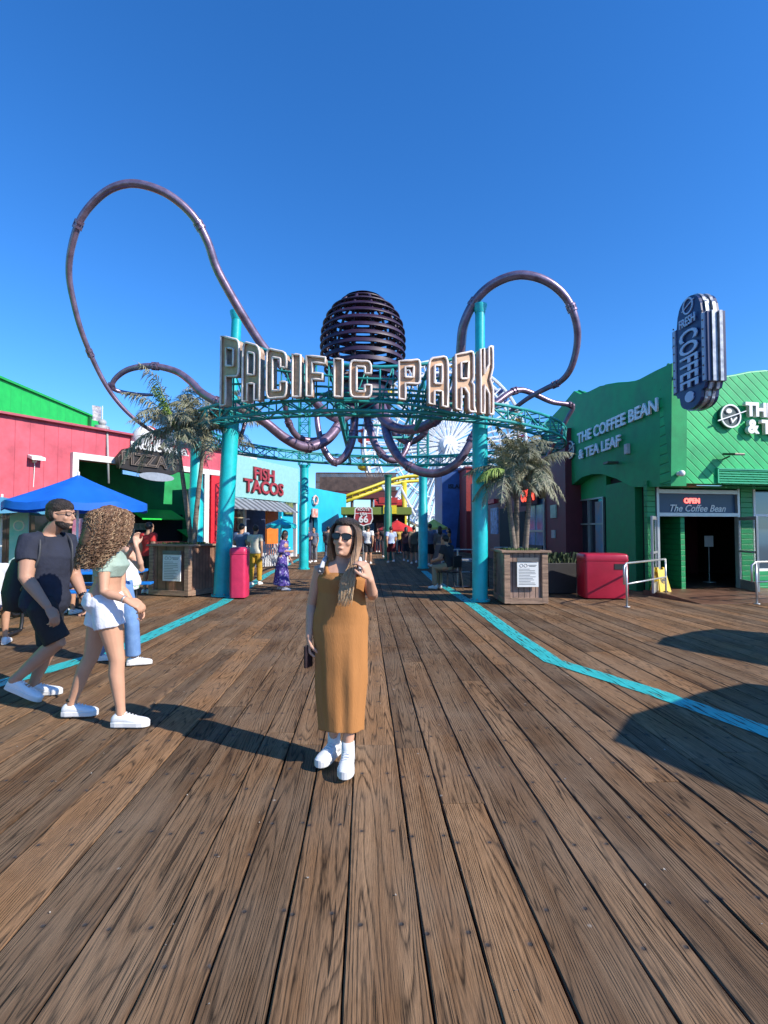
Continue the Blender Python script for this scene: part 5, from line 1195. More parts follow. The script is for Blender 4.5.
# dark service kiosk behind the umbrellas
b0 = P(30, 540, 14.3); e = empty('patio_screen', (b0.x, b0.y, 0), 'dark brown slatted screen under the umbrellas at the left edge', 'screen')
mb = MB(); mb.box((b0.x, b0.y+.3, 1.15), (4.2, .12, 2.3)); mb.build('panel', groove('screen_boards', (.05, .035, .03), (1, 0, 0), .2, .6, .5, .1), e)
for dx in (-2.1, 0, 2.1): mb = MB(); mb.box((b0.x+dx, b0.y+.2, 1.2), (.12, .14, 2.4)); mb.build('post', mat('screen_post', (.10, .06, .04), .7), e)
# ================================================================ PEOPLE
SKIN = mat('skin_light', (.62, .36, .25), .5, .06, 8, sss=.0, spec=.35)
SKINT = mat('skin_tanned', (.50, .27, .17), .5, .06, 8, spec=.35)
SKIND = mat('skin_brown', (.22, .12, .08), .5, .06, 8, spec=.35)
LIP = mat('lip_red', (.50, .11, .10), .4, .05); BROW = mat('brow_dark', (.06, .035, .025), .7); EYEW = mat('eye_white', (.7, .68, .66), .3); EYED = mat('eye_dark', (.02, .015, .01), .2)
SHOE = mat('shoe_white', (.80, .80, .80), .5, .05, 30, .15, 200); SOLE = mat('sole_white', (.70, .69, .67), .6, .08, 9); LACE = mat('lace_white', (.8, .8, .8), .7)
BLK = mat('black_plastic', (.012, .012, .014), .25)
def yawv(a): return Vector((math.sin(a), math.cos(a), 0))      # a=0 faces +Y, grows clockwise
HEADR = [(-.118, .022, .022, .048), (-.108, .038, .040, .040), (-.088, .052, .062, .026), (-.055, .062, .080, .012), (-.02, .068, .090, .004), (.015, .073, .096, 0), (.05, .0755, .099, -.004), (.085, .067, .088, -.008), (.105, .050, .066, -.010), (.118, .024, .032, -.012)]
def head_mesh(mb, c, M_, s, fem=True):
    rs = []
    for z, rx, ry, yo in HEADR:
        r_ = []
        for j in range(24):
            a = 2*math.pi*j/24; x = rx*math.cos(a)*(.93 if fem and z < -.04 else 1); y = ry*math.sin(a)+yo
            r_.append(c+M_ @ Vector((x*s, y*s, z*s)))
        rs.append(r_)
    mb.rings(rs)
    q = lambda x, y, z: c+M_ @ (Vector((x, y, z))*s)
    mb.tube([q(0, .090, .022), q(0, .104, -.006), q(0, .116, -.030), q(0, .100, -.042)], [.007*s, .009*s, .012*s, .008*s], 8, round_=True)
    for sx in (-1, 1):
        mb.ell(q(.010*sx, .102, -.035), (.008*s,)*3, 8, 6)
        mb.ell(q(.074*sx, -.004, -.005), (.010*s, .017*s, .030*s), 8, 6, M_)
        mb.ell(q(.038*sx, .066, -.028), (.021*s, .020*s, .024*s), 10, 8)       # cheek
        mb.ell(q(.032*sx, .080, .030), (.024*s, .016*s, .008*s), 8, 6, M_)     # brow ridge
    mb.ell(q(0, .094, -.066), (.020*s, .011*s, .008*s), 10, 8, M_)             # mouth
    mb.ell(q(0, .078, -.100), (.020*s, .018*s, .014*s), 10, 8, M_)             # chin
def hand(mb, w_, d, n, side, s=1.0, curl=.5, thumb=.6, spread=.06):
    """w_ wrist, d towards the fingers, n out of the palm, side: thumb side vector"""
    d = d.normalized(); n = (n-d*n.dot(d)).normalized(); t = d.cross(n); t = t if t.dot(side) > 0 else -t
    mb.rings([[w_+d*y*s+t*(rx*s*math.cos(a*math.pi/6))+n*(rz*s*math.sin(a*math.pi/6)) for a in range(12)] for y, rx, rz in ((-.02, .024, .019), (.01, .029, .018), (.04, .038, .016), (.075, .041, .014), (.092, .038, .011))])
    for k, (off, L_) in enumerate(((.029, .072), (.010, .080), (-.010, .074), (-.028, .058))):
        c_ = curl*(1+.12*k); p = w_+d*.075*s+t*off*s; dirv = (d+t*spread*(1.5-k)).normalized(); pts = [p]; a = .15*c_
        for seg in (.015, .45, .30, .25):
            a += c_*(.0 if seg < .1 else .85); ll = L_*(seg if seg > .1 else .2)
            p = p+(dirv*math.cos(a)+n*math.sin(a))*ll*s; pts.append(p)
        mb.tube(pts, [.0098*s, .0098*s, .0092*s, .0085*s, .0075*s], 8, round_=True)
    p = w_+d*.02*s+t*.026*s; v = (t*.8+d*.75+n*.25).normalized(); pts = [p, p+v*.035*s]; v2 = (t*.25+d*.9+n*thumb).normalized(); pts += [pts[-1]+v2*.032*s, pts[-1]+v2*.032*s+(d*.8+n*thumb*.9-t*.1).normalized()*.026*s]
    mb.tube(pts, [.014*s, .012*s, .0105*s, .008*s], 8, round_=True)
def oring(c, fx, fy, rx, ry, n=24, sq=1.0, wob=None):
    o = []
    for j in range(n):
        a = 2*math.pi*j/n; ca, sa = math.cos(a), math.sin(a)
        k = 1 if wob is None else wob(a)
        o.append(c+fx*(rx*k*math.copysign(abs(ca)**sq, ca))+fy*(ry*k*math.copysign(abs(sa)**sq, sa)))
    return o
FEM = [(-.10, .105, .075, 0), (-.03, .160, .108, -.012), (.04, .172, .112, -.012), (.12, .150, .098, -.004), (.20, .128, .085, .004), (.28, .128, .086, .008), (.36, .140, .098, .018), (.42, .147, .108, .026), (.48, .150, .092, .012), (.54, .150, .070, 0), (.57, .11, .055, -.004), (.60, .060, .048, -.006)]
MAL = [(-.10, .105, .080, 0), (-.03, .160, .110, -.006), (.05, .160, .108, 0), (.14, .136, .095, .004), (.24, .138, .098, .008), (.34, .166, .114, .012), (.42, .186, .122, .014), (.49, .190, .108, .006), (.55, .175, .080, 0), (.59, .12, .062, -.004), (.625, .066, .056, -.006)]
class Fig: pass
def figure(name, J, yaw, hyaw, htilt, label, group=None, fem=True, skin=None, s=1.0, hands=None, voxel=.0075, paint=True, cat='person', nod=0, face=True):
    """J: dict of world joints. pel, nek, hed, shL elL wrL shR elR wrR hpL knL anL hpR knR anR (L,R = the person's own)"""
    f = Fig(); f.J = J; f.s = s; f.yaw = yaw; f.fem = fem
    base = Vector(((J['anL'].x+J['anR'].x)/2, (J['anL'].y+J['anR'].y)/2, 0)); e = empty('person', base, label, cat, group); f.e = e; skin = skin or SKIN
    F_ = yawv(yaw); X_ = Vector((F_.y, -F_.x, 0))                        # X_ = person's right
    up = (J['nek']-J['pel']); L_ = up.length; up.normalize(); Fy = (F_-up*F_.dot(up)).normalized(); Xx = Fy.cross(up).normalized()
    if Xx.dot(X_) < 0: Xx = -Xx
    f.Fy, f.Xx, f.up = Fy, Xx, up
    prof_ = FEM if fem else MAL; tot = prof_[-1][0]
    f.at = lambda z: J['pel']+up*(L_*z/tot)
    mb = MB(); f.prof = prof_; f.tot = tot; f.L = L_
    mb.rings([oring(f.at(z)+Fy*yo*s, Xx, Fy, rx*s, ry*s) for z, rx, ry, yo in prof_])
    nr = .050 if fem else .060
    mb.tube([f.at(tot)-up*.06*s, J['nek']+up*.02, J['hed']+Vector((0, 0, -.06*s))-yawv(hyaw)*.015*s], [nr*1.25*s, nr*s, nr*s], 16, round_=True)
    hf = yawv(hyaw); hx = Vector((hf.y, -hf.x, 0)); M_ = Matrix((hx, hf, Z3)).transposed()
    M_ = Matrix.Rotation(htilt, 3, hf) @ Matrix.Rotation(nod, 3, hx) @ M_; f.M = M_
    head_mesh(mb, J['hed'], M_, s, fem)
    ar = (.043, .037, .036, .024) if fem else (.068, .058, .050, .031)
    lr = (.090, .060, .052, .034) if fem else (.092, .066, .058, .040)
    for k in 'LR':
        a, b, c = J['sh'+k], J['el'+k], J['wr'+k]
        mb.tube([f.at(tot*.86).lerp(a, .55), a, a.lerp(b, .4), b, b.lerp(c, .28), b.lerp(c, .7), c], [ar[0]*1.1*s, ar[0]*1.18*s, ar[0]*s, ar[1]*.92*s, ar[2]*1.02*s, ar[2]*.78*s, ar[3]*s], 14, round_=True)
        h, kn, an = J['hp'+k], J['kn'+k], J['an'+k]
        back = -F_*.012*s
        mb.tube([h+Z3*.02*s, h.lerp(kn, .3), h.lerp(kn, .75), kn, kn.lerp(an, .25)+back, kn.lerp(an, .5)+back*.6, kn.lerp(an, .85), an], [lr[0]*s, lr[0]*.98*s, lr[1]*1.06*s, lr[1]*.92*s, lr[2]*1.06*s, lr[2]*.92*s, lr[3]*1.0*s, lr[3]*s], 16, round_=True)
        hd = (hands or {}).get(k) or dict(d=(c-b), n=-X_ if k == 'R' else X_, side=F_, curl=.35)
        if not (hands and hands.get(k) == 0): hand(mb, c+(hd['d']).normalized()*.012, hd['d'], hd['n'], hd['side'], s*(1.0 if fem else 1.1), hd.get('curl', .4), hd.get('thumb', .5))
        ft = hd.get('foot')
        # foot core inside the shoe
        fd = J.get('ft'+k, F_); fd = Vector(fd).normalized()
        mb.tube([an, an+fd*.05*s-Z3*.04*s, an+fd*.11*s-Z3*.058*s], [lr[3]*s, .028*s, .018*s], 10, round_=True)
    body = mb.build('body', [skin, LIP, BROW, EYEW, EYED], e)
    md = body.modifiers.new('m', 'REMESH'); md.mode = 'VOXEL'; md.voxel_size = voxel; md.use_smooth_shade = True
    m2 = body.modifiers.new('s', 'SMOOTH'); m2.iterations = 3 if voxel < .012 else 2; m2.factor = .5
    bake(body); f.body = body
    me = body.data
    if paint and face:
        H = J['hed']-body.matrix_world.translation-e.location; inv = M_.inverted()
        for p in me.polygons:
            q = inv @ (p.center-H)/s
            if abs(q.x) < .08 and q.y > .05 and -.1 < q.z < .06:
                if abs(q.x) < .028*(1-abs(q.z+.066)/.014) and q.y > .07: p.material_index = 1
                for sx in (-1, 1):
                    ex = q.x-.032*sx
                    if abs(ex) < .021 and abs(q.z-.034+abs(ex)*.15) < .0035: p.material_index = 2
                    if (ex/.016)**2+((q.z-.012)/.0065)**2 < 1: p.material_index = 3 if abs(ex) > .006 else 4
    if len(me.materials) < 5:
        pass
    return f
def cloth(f, name, fn, m_, voxel=.010, parent=None, smooth=4, disp=0.0, dscale=.12):
    mb = MB(); fn(mb); o = mb.build(name, m_, parent or f.e)
    md = o.modifiers.new('m', 'REMESH'); md.mode = 'VOXEL'; md.voxel_size = voxel; md.use_smooth_shade = True
    m2 = o.modifiers.new('s', 'SMOOTH'); m2.iterations = smooth; m2.factor = .5
    bake(o)
    if disp:
        me = o.data; me.calc_loop_triangles()
        ns = [v.normal.copy() for v in me.vertices]
        for v, n_ in zip(me.vertices, ns):
            p = v.co; v.co = p+n_*disp*(noise.noise(Vector((p.x/dscale, p.y/dscale, p.z/dscale*.55)))+.5*noise.noise(Vector((p.x/dscale*2.3, p.y/dscale*2.3, p.z/dscale*1.1))))
    return o
def torso(f, z0, z1, inf, wmul=1.0, extra=None):
    def g(mb):
        rs = []; s = f.s; lo = [p for p in f.prof if z0 < p[0] < z1]
        def ip(z):
            t = f.prof
            for a, b in zip(t, t[1:]):
                if a[0] <= z <= b[0]: u = (z-a[0])/(b[0]-a[0]); return tuple(a[i]+(b[i]-a[i])*u for i in range(4))
            return (z,)+(t[0][1:] if z < t[0][0] else t[-1][1:])
        for z, rx, ry, yo in [ip(z0)]+lo+[ip(z1)]:
            rs.append(oring(f.at(z)+f.Fy*yo*s, f.Xx, f.Fy, (rx*wmul+inf)*s, (ry*wmul+inf)*s, 28))
        mb.rings(rs)
        if extra: extra(mb)
    return g
def sleeve(f, mb, k, frac, r0, r1):
    a, b = f.J['sh'+k], f.J['el'+k]; c = f.J['wr'+k]
    inn = f.at(f.tot*.88).lerp(a, .6)
    if frac <= 1: mb.tube([inn, a+f.up*.006, a.lerp(b, frac*.5), a.lerp(b, frac)], [r0*1.0, r0*1.06, (r0+r1)/2, r1], 16)
    else: mb.tube([inn, a+f.up*.006, a.lerp(b, .5), b, b.lerp(c, frac-1)], [r0, r0*1.05, r0, (r0+r1)/2, r1], 16)
def legs(f, mb, frac, r0, r1, r2=None):
    s = f.s
    for k in 'LR':
        h, kn, an = f.J['hp'+k], f.J['kn'+k], f.J['an'+k]
        if frac <= 1: mb.tube([h+Z3*.125*s, h+Z3*.05, h.lerp(kn, frac*.5), h.lerp(kn, frac)], [r0*.62*s, r0*s, (r0+r1)/2*s, r1*s], 18)
        else: mb.tube([h+Z3*.125*s, h+Z3*.05, h.lerp(kn, .5), kn, kn.lerp(an, (frac-1)*.5), kn.lerp(an, frac-1)], [r0*.62*s, r0*s, (r0*.6+r1*.4)*s, r1*s, (r1+(r2 or r1))/2*s, (r2 or r1)*s], 18)
def shoe(f, k, mU, mS, plat=.028, ln=.27, pitch=0, fd=None, high=.0, an=None):
    an = an or f.J['an'+k]; s = f.s; d = Vector(fd or f.J.get('ft'+k) or yawv(f.yaw)); d.z = 0; d.normalize()
    r = d.cross(Z3); Mx = Matrix((r, d, Z3)).transposed(); Mx = Matrix.Rotation(-pitch, 3, r) @ Mx
    o = Vector((an.x, an.y, an.z-.085*s))
    q = lambda x, y, z: o+Mx @ Vector((x*s, y*s, z*s))
    L_ = ln; prof_ = [(-.067, .003, .035), (-.066, .008, .04), (-.063, .022, .055), (-.052, .032, .068), (-.03, .036, .085+high), (.0, .037, .088+high), (.03, .038, .078), (.06, .041, .066), (.10, .046, .055), (.14, .047, .047), (.172, .042, .040), (.190, .033, .034), (.201, .018, .026), (.205, .006, .020)]
    k_ = ln/.27
    mb = MB(); rs = []
    for y, wx, h in prof_:
        rs.append([q(wx*math.copysign(abs(math.cos(a))**.8, math.cos(a)), y*k_, plat*.5+max(-.0, h*.5+h*.5*math.sin(a))) for a in [2*math.pi*j/16 for j in range(16)]])
    mb.rings(rs); up_ = mb.build('shoe', mU, f.e, True)
    mb = MB(); outl = [(-.068, .0), (-.062, .026), (-.03, .036), (.03, .038), (.08, .045), (.13, .050), (.168, .046), (.192, .034), (.205, .016), (.208, .0)]
    ol = [(x, y*k_) for y, x in outl]+[(-x, y*k_) for y, x in outl[::-1][1:-1]]
    mb.rings([[q(x*.96, y, 0) for x, y in ol], [q(x*1.05, y, .006) for x, y in ol], [q(x*1.05, y, plat) for x, y in ol], [q(x*.9, y, plat+.008) for x, y in ol]]); mb.build('sole', mS, up_, auto=50)
    mb = MB()
    for i in range(4): y = .035+.022*i; zt_ = .082-.008*i; mb.tube([q(-.022, y, zt_*.93+plat*.5), q(0, y+.003, zt_+plat*.5+.004), q(.022, y, zt_*.93+plat*.5)], .0035, 5)
    mb.build('laces', LACE, up_)
    return up_
def hair_cap(f, m_, r=(.083, .104, .100), off=(0, -.020, .034), name='hair', noise_amp=.006):
    mb = MB(); c = f.J['hed']; s = f.s; o_ = c+f.M @ (Vector(off)*s)
    mb.ell(o_, tuple(x*s for x in r), 40, 28, f.M)
    o = mb.build(name, m_, f.e, True)
    for v in o.data.vertices:
        n_ = noise.noise(v.co*60)*noise_amp; v.co += (v.co-(o_-f.e.location)).normalized()*n_
    return o
def strands(f, m_, specs, seed, name='hair', n=120, r=.004, waves=0, curl=0, parent=None):
    """specs(rnd) -> control points in head space (scaled)"""
    rnd = random.Random(seed); mb = MB()
    for i in range(n):
        pts = [f.J['hed']+f.M @ (Vector(p)*f.s) for p in specs(rnd)]
        pts = spline(pts, 4 if not curl else 10)
        if curl:
            ph = rnd.random()*6.28; k = rnd.uniform(.8, 1.2); q = []; L_ = 0
            for j, p in enumerate(pts):
                if j: L_ += (pts[j]-pts[j-1]).length
                t = (pts[min(j+1, len(pts)-1)]-pts[max(0, j-1)]).normalized(); a = t.orthogonal().normalized(); b = t.cross(a); th = ph+L_*curl*k; amp = .011*min(1, .3+j*.12)
                q.append(p+a*amp*math.cos(th)+b*amp*math.sin(th))
            pts = q
        nn = len(pts); rr = r*rnd.uniform(.7, 1.3)
        mb.tube(pts, [rr*(1-.65*j/(nn-1)) for j in range(nn)], 5 if curl else 4, cap=True)
    return mb.build(name, m_, parent or f.e, True)
def cj(px, py, d): return P(px, py, d)

# ---------------------------------------------------------------- the woman in the ochre dress
D = 3.42
def w(px, py, d=D): return P(px, py, d)
Jw = dict(pel=w(341, 620), nek=w(343, 560, 3.43), hed=w(345.5, 538.5, 3.40), shR=w(320, 571, 3.42), elR=w(312, 604, 3.47), wrR=w(309, 636, 3.40), shL=w(364, 569, 3.44), elL=w(373, 597, 3.36), wrL=w(370, 580, 3.24), hpR=w(334, 632, 3.44), knR=w(333, 685, 3.40), anR=w(334, 733, 3.47), hpL=w(350, 632, 3.42), knL=w(350, 688, 3.34), anL=w(348, 746, 3.33))
Jw['anR'].z = .115; Jw['anL'].z = .115
wy = R(186)
Jw['ftR'] = yawv(R(205)); Jw['ftL'] = yawv(R(184))
HD = mat('hair_dark_brown', (.035, .022, .016), .5, .4, 20, .8, 120)
wm = figure('woman', Jw, wy, R(196), R(-4), 'smiling woman in a long ochre strap dress with sunglasses, standing in the foreground', fem=True, skin=mat('skin_woman', (.60, .33, .22), .5, .05, 8, spec=.35), s=1.0, nod=R(4),
    hands={'R': dict(d=Vector((.02, .0, -1)), n=Vector((.9, .2, 0)), side=Vector((0, -1, 0)), curl=.75, thumb=.8), 'L': dict(d=Vector((-.35, -.25, 1)), n=Vector((-.7, .35, .1)), side=Vector((.1, -1, .2)), curl=.7, thumb=.7)}, voxel=.0052)
f = wm
OCH = mat('ochre_rib_knit', (.41, .18, .06), .85, .10, 5, .15, 140, spec=.2, streak=(1, 1, .25))
def dress(mb):
    s = 1.0; P0 = f.at
    tab = [(-.74, .142, .115, .0, .006), (-.60, .150, .120, .0, .0), (-.42, .160, .125, .0, 0), (-.25, .170, .13, 0, 0), (-.10, .178, .132, -.006, 0), (-.02, .180, .130, -.012, 0), (.05, .176, .126, -.008, 0), (.12, .162, .118, .004, 0), (.20, .156, .112, .012, 0), (.28, .150, .110, .016, 0), (.36, .156, .120, .024, 0), (.42, .158, .124, .028, 0), (.465, .150, .106, .020, 0), (.485, .140, .09, .012, 0)]
    rs = []
    zhem = .235; 
    for z, rx, ry, yo, _ in tab:
        if z >= -.1: c = f.at(z)
        else: c = Vector((f.J['pel'].x+(-.1-z)*.02, f.J['pel'].y+(-.1-z)*-.06, f.at(-.1).z+(z+.1)*(f.at(-.1).z-zhem)/.64))
        fold = max(0, min(1, (.04-z)/.42))
        wob = lambda a, z=z, fold=fold: 1+fold*(.05*math.sin(3*a+1.1+z)+.05*math.sin(7*a+z*1.5)+.028*math.sin(12*a+2-z))+.010*noise.noise(Vector((math.cos(a)*2, math.sin(a)*2, z*9)))
        rs.append(oring(c+f.Fy*yo, f.Xx, f.Fy, rx, ry, 48, wob=wob))
    mb.rings(rs)
    for sx in (-1, 1):
        a = f.at(.46)+f.Xx*.085*sx+f.Fy*.105; b = f.at(.545)+f.Xx*.098*sx+f.Fy*.055; c = f.at(.585)+f.Xx*.100*sx+f.Fy*-.01; d = f.at(.54)+f.Xx*.095*sx-f.Fy*.08
        mb.tube(spline([a, b, c, d], 5), .016, 8)
cloth(f, 'dress', dress, OCH, .008, smooth=3, disp=.012, dscale=.22)
for k in 'LR':
    mb = MB(); a = f.J['an'+k]; mb.tube([a+Z3*.06, a-Z3*.01, a-Z3*.05], [.040, .042, .045], 14); mb.build('sock', mat('sock_white', (.75, .75, .75), .8), f.e, True)
shoe(f, 'R', SHOE, SOLE, .035, .265); shoe(f, 'L', SHOE, SOLE, .035, .265)
# sunglasses
def glasses(f, m_, mf, big=1.0, wire=False):
    q = lambda x, y, z: f.J['hed']+f.M @ (Vector((x, y, z))*f.s)
    e_ = None
    for sx in (-1, 1):
        mb = MB(); pts = [(-.026, .012), (-.012, .016), (.012, .016), (.027, .010), (.024, -.010), (.010, -.019), (-.012, -.018), (-.024, -.008)]
        fr = [q(.034*sx+u*sx*big, .103-abs(.034+u)*.28, .010+v*big) for u, v in pts]; bk = [p-(f.M @ Vector((0, .004, 0))) for p in fr]
        mb.rings([bk, fr]); o = mb.build('lens', m_, f.e); 
        mb = MB(); mb.tube(fr+[fr[0]], .0022 if wire else .003, 5, cap=False); mb.tube([q(.060*sx, .088, .016), q(.076*sx, .05, .014), q(.078*sx, -.01, .008)], .0028, 5); mb.build('frame', mf, o)
    mb = MB(); mb.tube([q(-.010, .106, .014), q(0, .109, .017), q(.010, .106, .014)], .003, 5); mb.build('bridge', mf, f.e)
glasses(f, BLK, BLK, 1.15)
HBR = mat('hair_brown_blond', (.16, .085, .045), .5, .4, 12, spec=.6, col2=(.05, .028, .018)); HBL = mat('hair_blond_ends', (.50, .30, .15), .45, .3, 12, spec=.6, col2=(.25, .13, .06)); 
hair_cap(f, HD, (.079, .106, .042), (0, -.012, .098), noise_amp=.001); hair_cap(f, HD, (.0845, .104, .097), (0, -.022, .037), noise_amp=.002); hair_cap(f, HD, (.082, .090, .12), (0, -.036, .0), noise_amp=.002)
def sp_side(rnd):
    sx = rnd.choice((-1, 1, 1, 1)); a = rnd.uniform(-.2, 1.0); x = .083*sx
    if sx > 0: return []
    return []
def long_hair(sgn_, fwd):
    def g(rnd):
        p = rnd.random(); x0 = rnd.uniform(.0, .02)*sgn_; yb = rnd.uniform(-.06, .045)
        yb = rnd.uniform(-.07, .066); top = (x0, yb, .134-abs(yb)*.42); s1 = (sgn_*(.066+rnd.uniform(0, .012)), yb*1.0+.016, .062); s2 = (sgn_*(.088+rnd.uniform(-.002, .012)), yb*.9+.01, -.03)
        s3 = (sgn_*(.092+rnd.uniform(-.012, .02)), yb*.6+fwd*.3, -.13); s4 = (sgn_*(.080+rnd.uniform(-.045, .03)), fwd*rnd.uniform(.7, 1.1), -.24+rnd.uniform(-.02, .02)); s5 = (sgn_*(.070+rnd.uniform(-.07, .03)), fwd*rnd.uniform(.95, 1.25), -.33+rnd.uniform(-.05, .05))
        return [top, s1, s2, s3, s4, s5]
    return g
# her own left (image right) falls forward over the chest; the other side falls behind
HGR = mat('hair_ombre', (.2, .1, .05), .5, .3, 12, spec=.5); n_ = HGR.node_tree; tc_ = [x for x in n_.nodes if x.type == 'TEX_COORD'][0]
sp_ = n_.nodes.new('ShaderNodeSeparateXYZ'); n_.links.new(tc_.outputs['Object'], sp_.inputs[0]); cr_ = n_.nodes.new('ShaderNodeValToRGB'); mr_2 = n_.nodes.new('ShaderNodeMapRange'); mr_2.inputs[1].default_value = 1.10; mr_2.inputs[2].default_value = 1.62
nz_ = [x for x in n_.nodes if x.type == 'TEX_NOISE'][0]; nz_.inputs['Scale'].default_value = 60; ad_ = n_.nodes.new('ShaderNodeMath'); ad_.operation = 'MULTIPLY_ADD'; ad_.inputs[1].default_value = .14; n_.links.new(nz_.outputs['Fac'], ad_.inputs[0]); n_.links.new(sp_.outputs[2], ad_.inputs[2]); n_.links.new(ad_.outputs[0], mr_2.inputs[0])
e_ = cr_.color_ramp.elements; e_[0].position = .1; e_[0].color = (.62, .42, .24, 1); e_[1].position = .95; e_[1].color = (.045, .025, .016, 1); k_ = e_.new(.55); k_.color = (.36, .21, .115, 1)
n_.links.new(mr_2.outputs[0], cr_.inputs[0]); n_.links.new(cr_.outputs[0], n_.nodes['Principled BSDF'].inputs['Base Color'])
def long_hair(sgn_, fwd, wide):
    def g(rnd):
        yb = rnd.uniform(-.075, .060); t = rnd.random()
        top = (0, yb, .135-abs(yb+.01)*.38); s0 = (sgn_*.045, yb+.008, .118-abs(yb)*.35); s1 = (sgn_*(.078+rnd.uniform(-.002, .008)), yb*.95+.008, .055)
        s2 = (sgn_*(.086+rnd.uniform(-.004, .012)), yb*.8+.006, -.04); s3 = (sgn_*(.090+rnd.uniform(-.02, .014)), yb*.5+fwd*.45, -.13)
        x4 = rnd.uniform(*wide); s4 = (sgn_*x4, fwd*rnd.uniform(.85, 1.1), -.24); s5 = (sgn_*(x4-.012+rnd.uniform(-.01, .01)), fwd*rnd.uniform(1.0, 1.15)+.004, -.34+rnd.uniform(-.09, .11))
        return [top, s0, s1, s2, s3, s4, s5]
    return g
strands(f, HGR, long_hair(-1, .108, (.040, .125)), 5, n=260, r=.0046)
strands(f, HGR, long_hair(1, -.03, (.06, .10)), 6, n=120, r=.0046)
# phone in her hand, backpack on her back
hp = f.J['wrR']+Vector((.0, -.01, -.095)); e = empty('mobile_phone', hp, 'dark phone held low in the right hand of the woman in ochre', 'phone')
mb = MB(); mb.box(hp+Vector((.0, -.005, -.03)), (.012, .072, .145), Matrix.Rotation(R(-35), 3, 'Z')); mb.build('body', mat('phone_dark', (.03, .02, .025), .3), e, bevel=.005)
mb = MB(); mb.box(hp+Vector((-.008, -.011, -.03)), (.003, .064, .135), Matrix.Rotation(R(-35), 3, 'Z')); mb.build('screen', BLK, e)
STR = mat('strap_grey_white', (.55, .55, .58), .7, .1); 
bp_ = f.at(.36)-f.Fy*.20; e = empty('backpack', bp_, 'backpack with pale grey straps worn by the woman in ochre', 'backpack')
mb = MB(); mb.rings([oring(bp_+f.up*z, f.Xx, f.Fy, .125*k, .075*k, 20, .6) for z, k in ((-.2, .6), (-.18, .95), (-.05, 1), (.10, .95), (.17, .6))]); mb.build('bag', mat('bag_grey', (.12, .12, .13), .7), e, True)
for sx in (-1, 1):
    mb = MB(); mb.tube(spline([f.at(.50)-f.Fy*.14+f.Xx*.10*sx, f.at(.60)+f.Xx*.112*sx-f.Fy*.02, f.at(.565)+f.Xx*.118*sx+f.Fy*.065, f.at(.47)+f.Xx*.128*sx+f.Fy*.112], 6), .013, 8, flat=1.9); st_ = mb.build('strap', STR, e, True)
    mb = MB(); mb.box(f.at(.50)+f.Xx*.122*sx+f.Fy*.116, (.035, .02, .035)); mb.build('buckle', mat('buckle_dark', (.05, .05, .06), .4), st_, bevel=.004)

# ---------------------------------------------------------------- man in black
D = 4.66
Jm = dict(pel=P(45, 603, 4.68), nek=P(51, 534, 4.72), hed=P(61, 515, 4.70), shR=P(30, 543, 4.56), elR=P(26, 578, 4.47), wrR=P(47, 606, 4.42), shL=P(66, 543, 4.84), elL=P(74, 574, 4.88), wrL=P(84, 597, 4.78), hpR=P(42, 612, 4.58), knR=P(58, 642, 4.62), anR=P(14, 679, 4.58), hpL=P(49, 612, 4.78), knL=P(50, 646, 4.80), anL=P(33, 687, 4.80))
Jm['anL'].z = .10; Jm['anR'].z = .20
my = R(128)
Jm['ftR'] = yawv(R(85)); Jm['ftL'] = yawv(R(80))
fm = figure('man', Jm, my, R(96), R(0), 'bearded man in black t-shirt and black shorts with glasses walking right', fem=False, skin=mat('skin_man', (.46, .25, .165), .5, .06, 8, spec=.35), s=1.10,
    hands={'R': dict(d=Vector((.55, -.05, -.8)), n=Vector((-.75, .3, -.5)), side=Vector((.8, -.3, .5)), curl=.55), 'L': dict(d=Vector((.35, -.3, -.9)), n=Vector((-.5, -.6, 0)), side=Vector((.7, -.2, 0)), curl=.45)}, voxel=.0075)
f = fm; TEE = mat('tee_navy_black', (.018, .022, .042), .85, .2, 5, .3, 30)
def ext(mb):
    for k in 'LR': sleeve(f, mb, k, .54, .099, .093)
cloth(f, 'shirt', torso(f, -.099, .60, .018, 1.06, ext), TEE, .009, disp=.010, dscale=.11)
def shf(mb):
    mb.rings([oring(f.at(z), f.Xx, f.Fy, rx, ry, 24) for z, rx, ry in ((-.12, .14, .11), (-.04, .176, .128), (.06, .166, .118), (.08, .16, .115))]); legs(f, mb, .94, .108, .098)
cloth(f, 'shorts', shf, mat('shorts_black', (.014, .015, .020), .8, .2, 5, .3, 30), .009, disp=.008)
shoe(f, 'L', SHOE, SOLE, .032, .29); shoe(f, 'R', SHOE, SOLE, .032, .29, pitch=R(24))
HD = mat('hair_dark_brown', (.035, .022, .016), .5, .4, 20, .8, 120)
hair_cap(f, HD, (.082, .110, .078), (0, -.012, .058), noise_amp=.008); hair_cap(f, HD, (.081, .085, .09), (0, -.034, .014), name='hair', noise_amp=.003)
mb = MB(); mb.rings([[f.J['hed']+f.M @ (1.10*Vector((rx*math.cos(a), ry*math.sin(a)+yo, z))) for a in [math.pi*(-.12+1.24*j/14) for j in range(15)]] for z, rx, ry, yo in ((-.121, .024, .026, .046), (-.108, .043, .044, .040), (-.088, .0555, .066, .026), (-.070, .062, .074, .019), (-.052, .066, .060, .018))], cap=False)
bd = mb.build('beard', HD, f.e, True)
glasses(f, mat('glasses_tint', (.30, .15, .10), .1, spec=1), BLK, .80, True)
mb = MB(); a = f.J['wrL']; b = f.J['elL']; d_ = (b-a).normalized(); mb.tube([a+d_*.00, a+d_*.035], [.036, .037], 14); mb.build('wristwatch', BLK, f.e, True)
e = empty('backpack', f.at(.3)-f.Fy*.25, 'black backpack worn by the man in the black t-shirt', 'backpack'); c = f.at(.16)-f.Fy*.28+RT*-.06
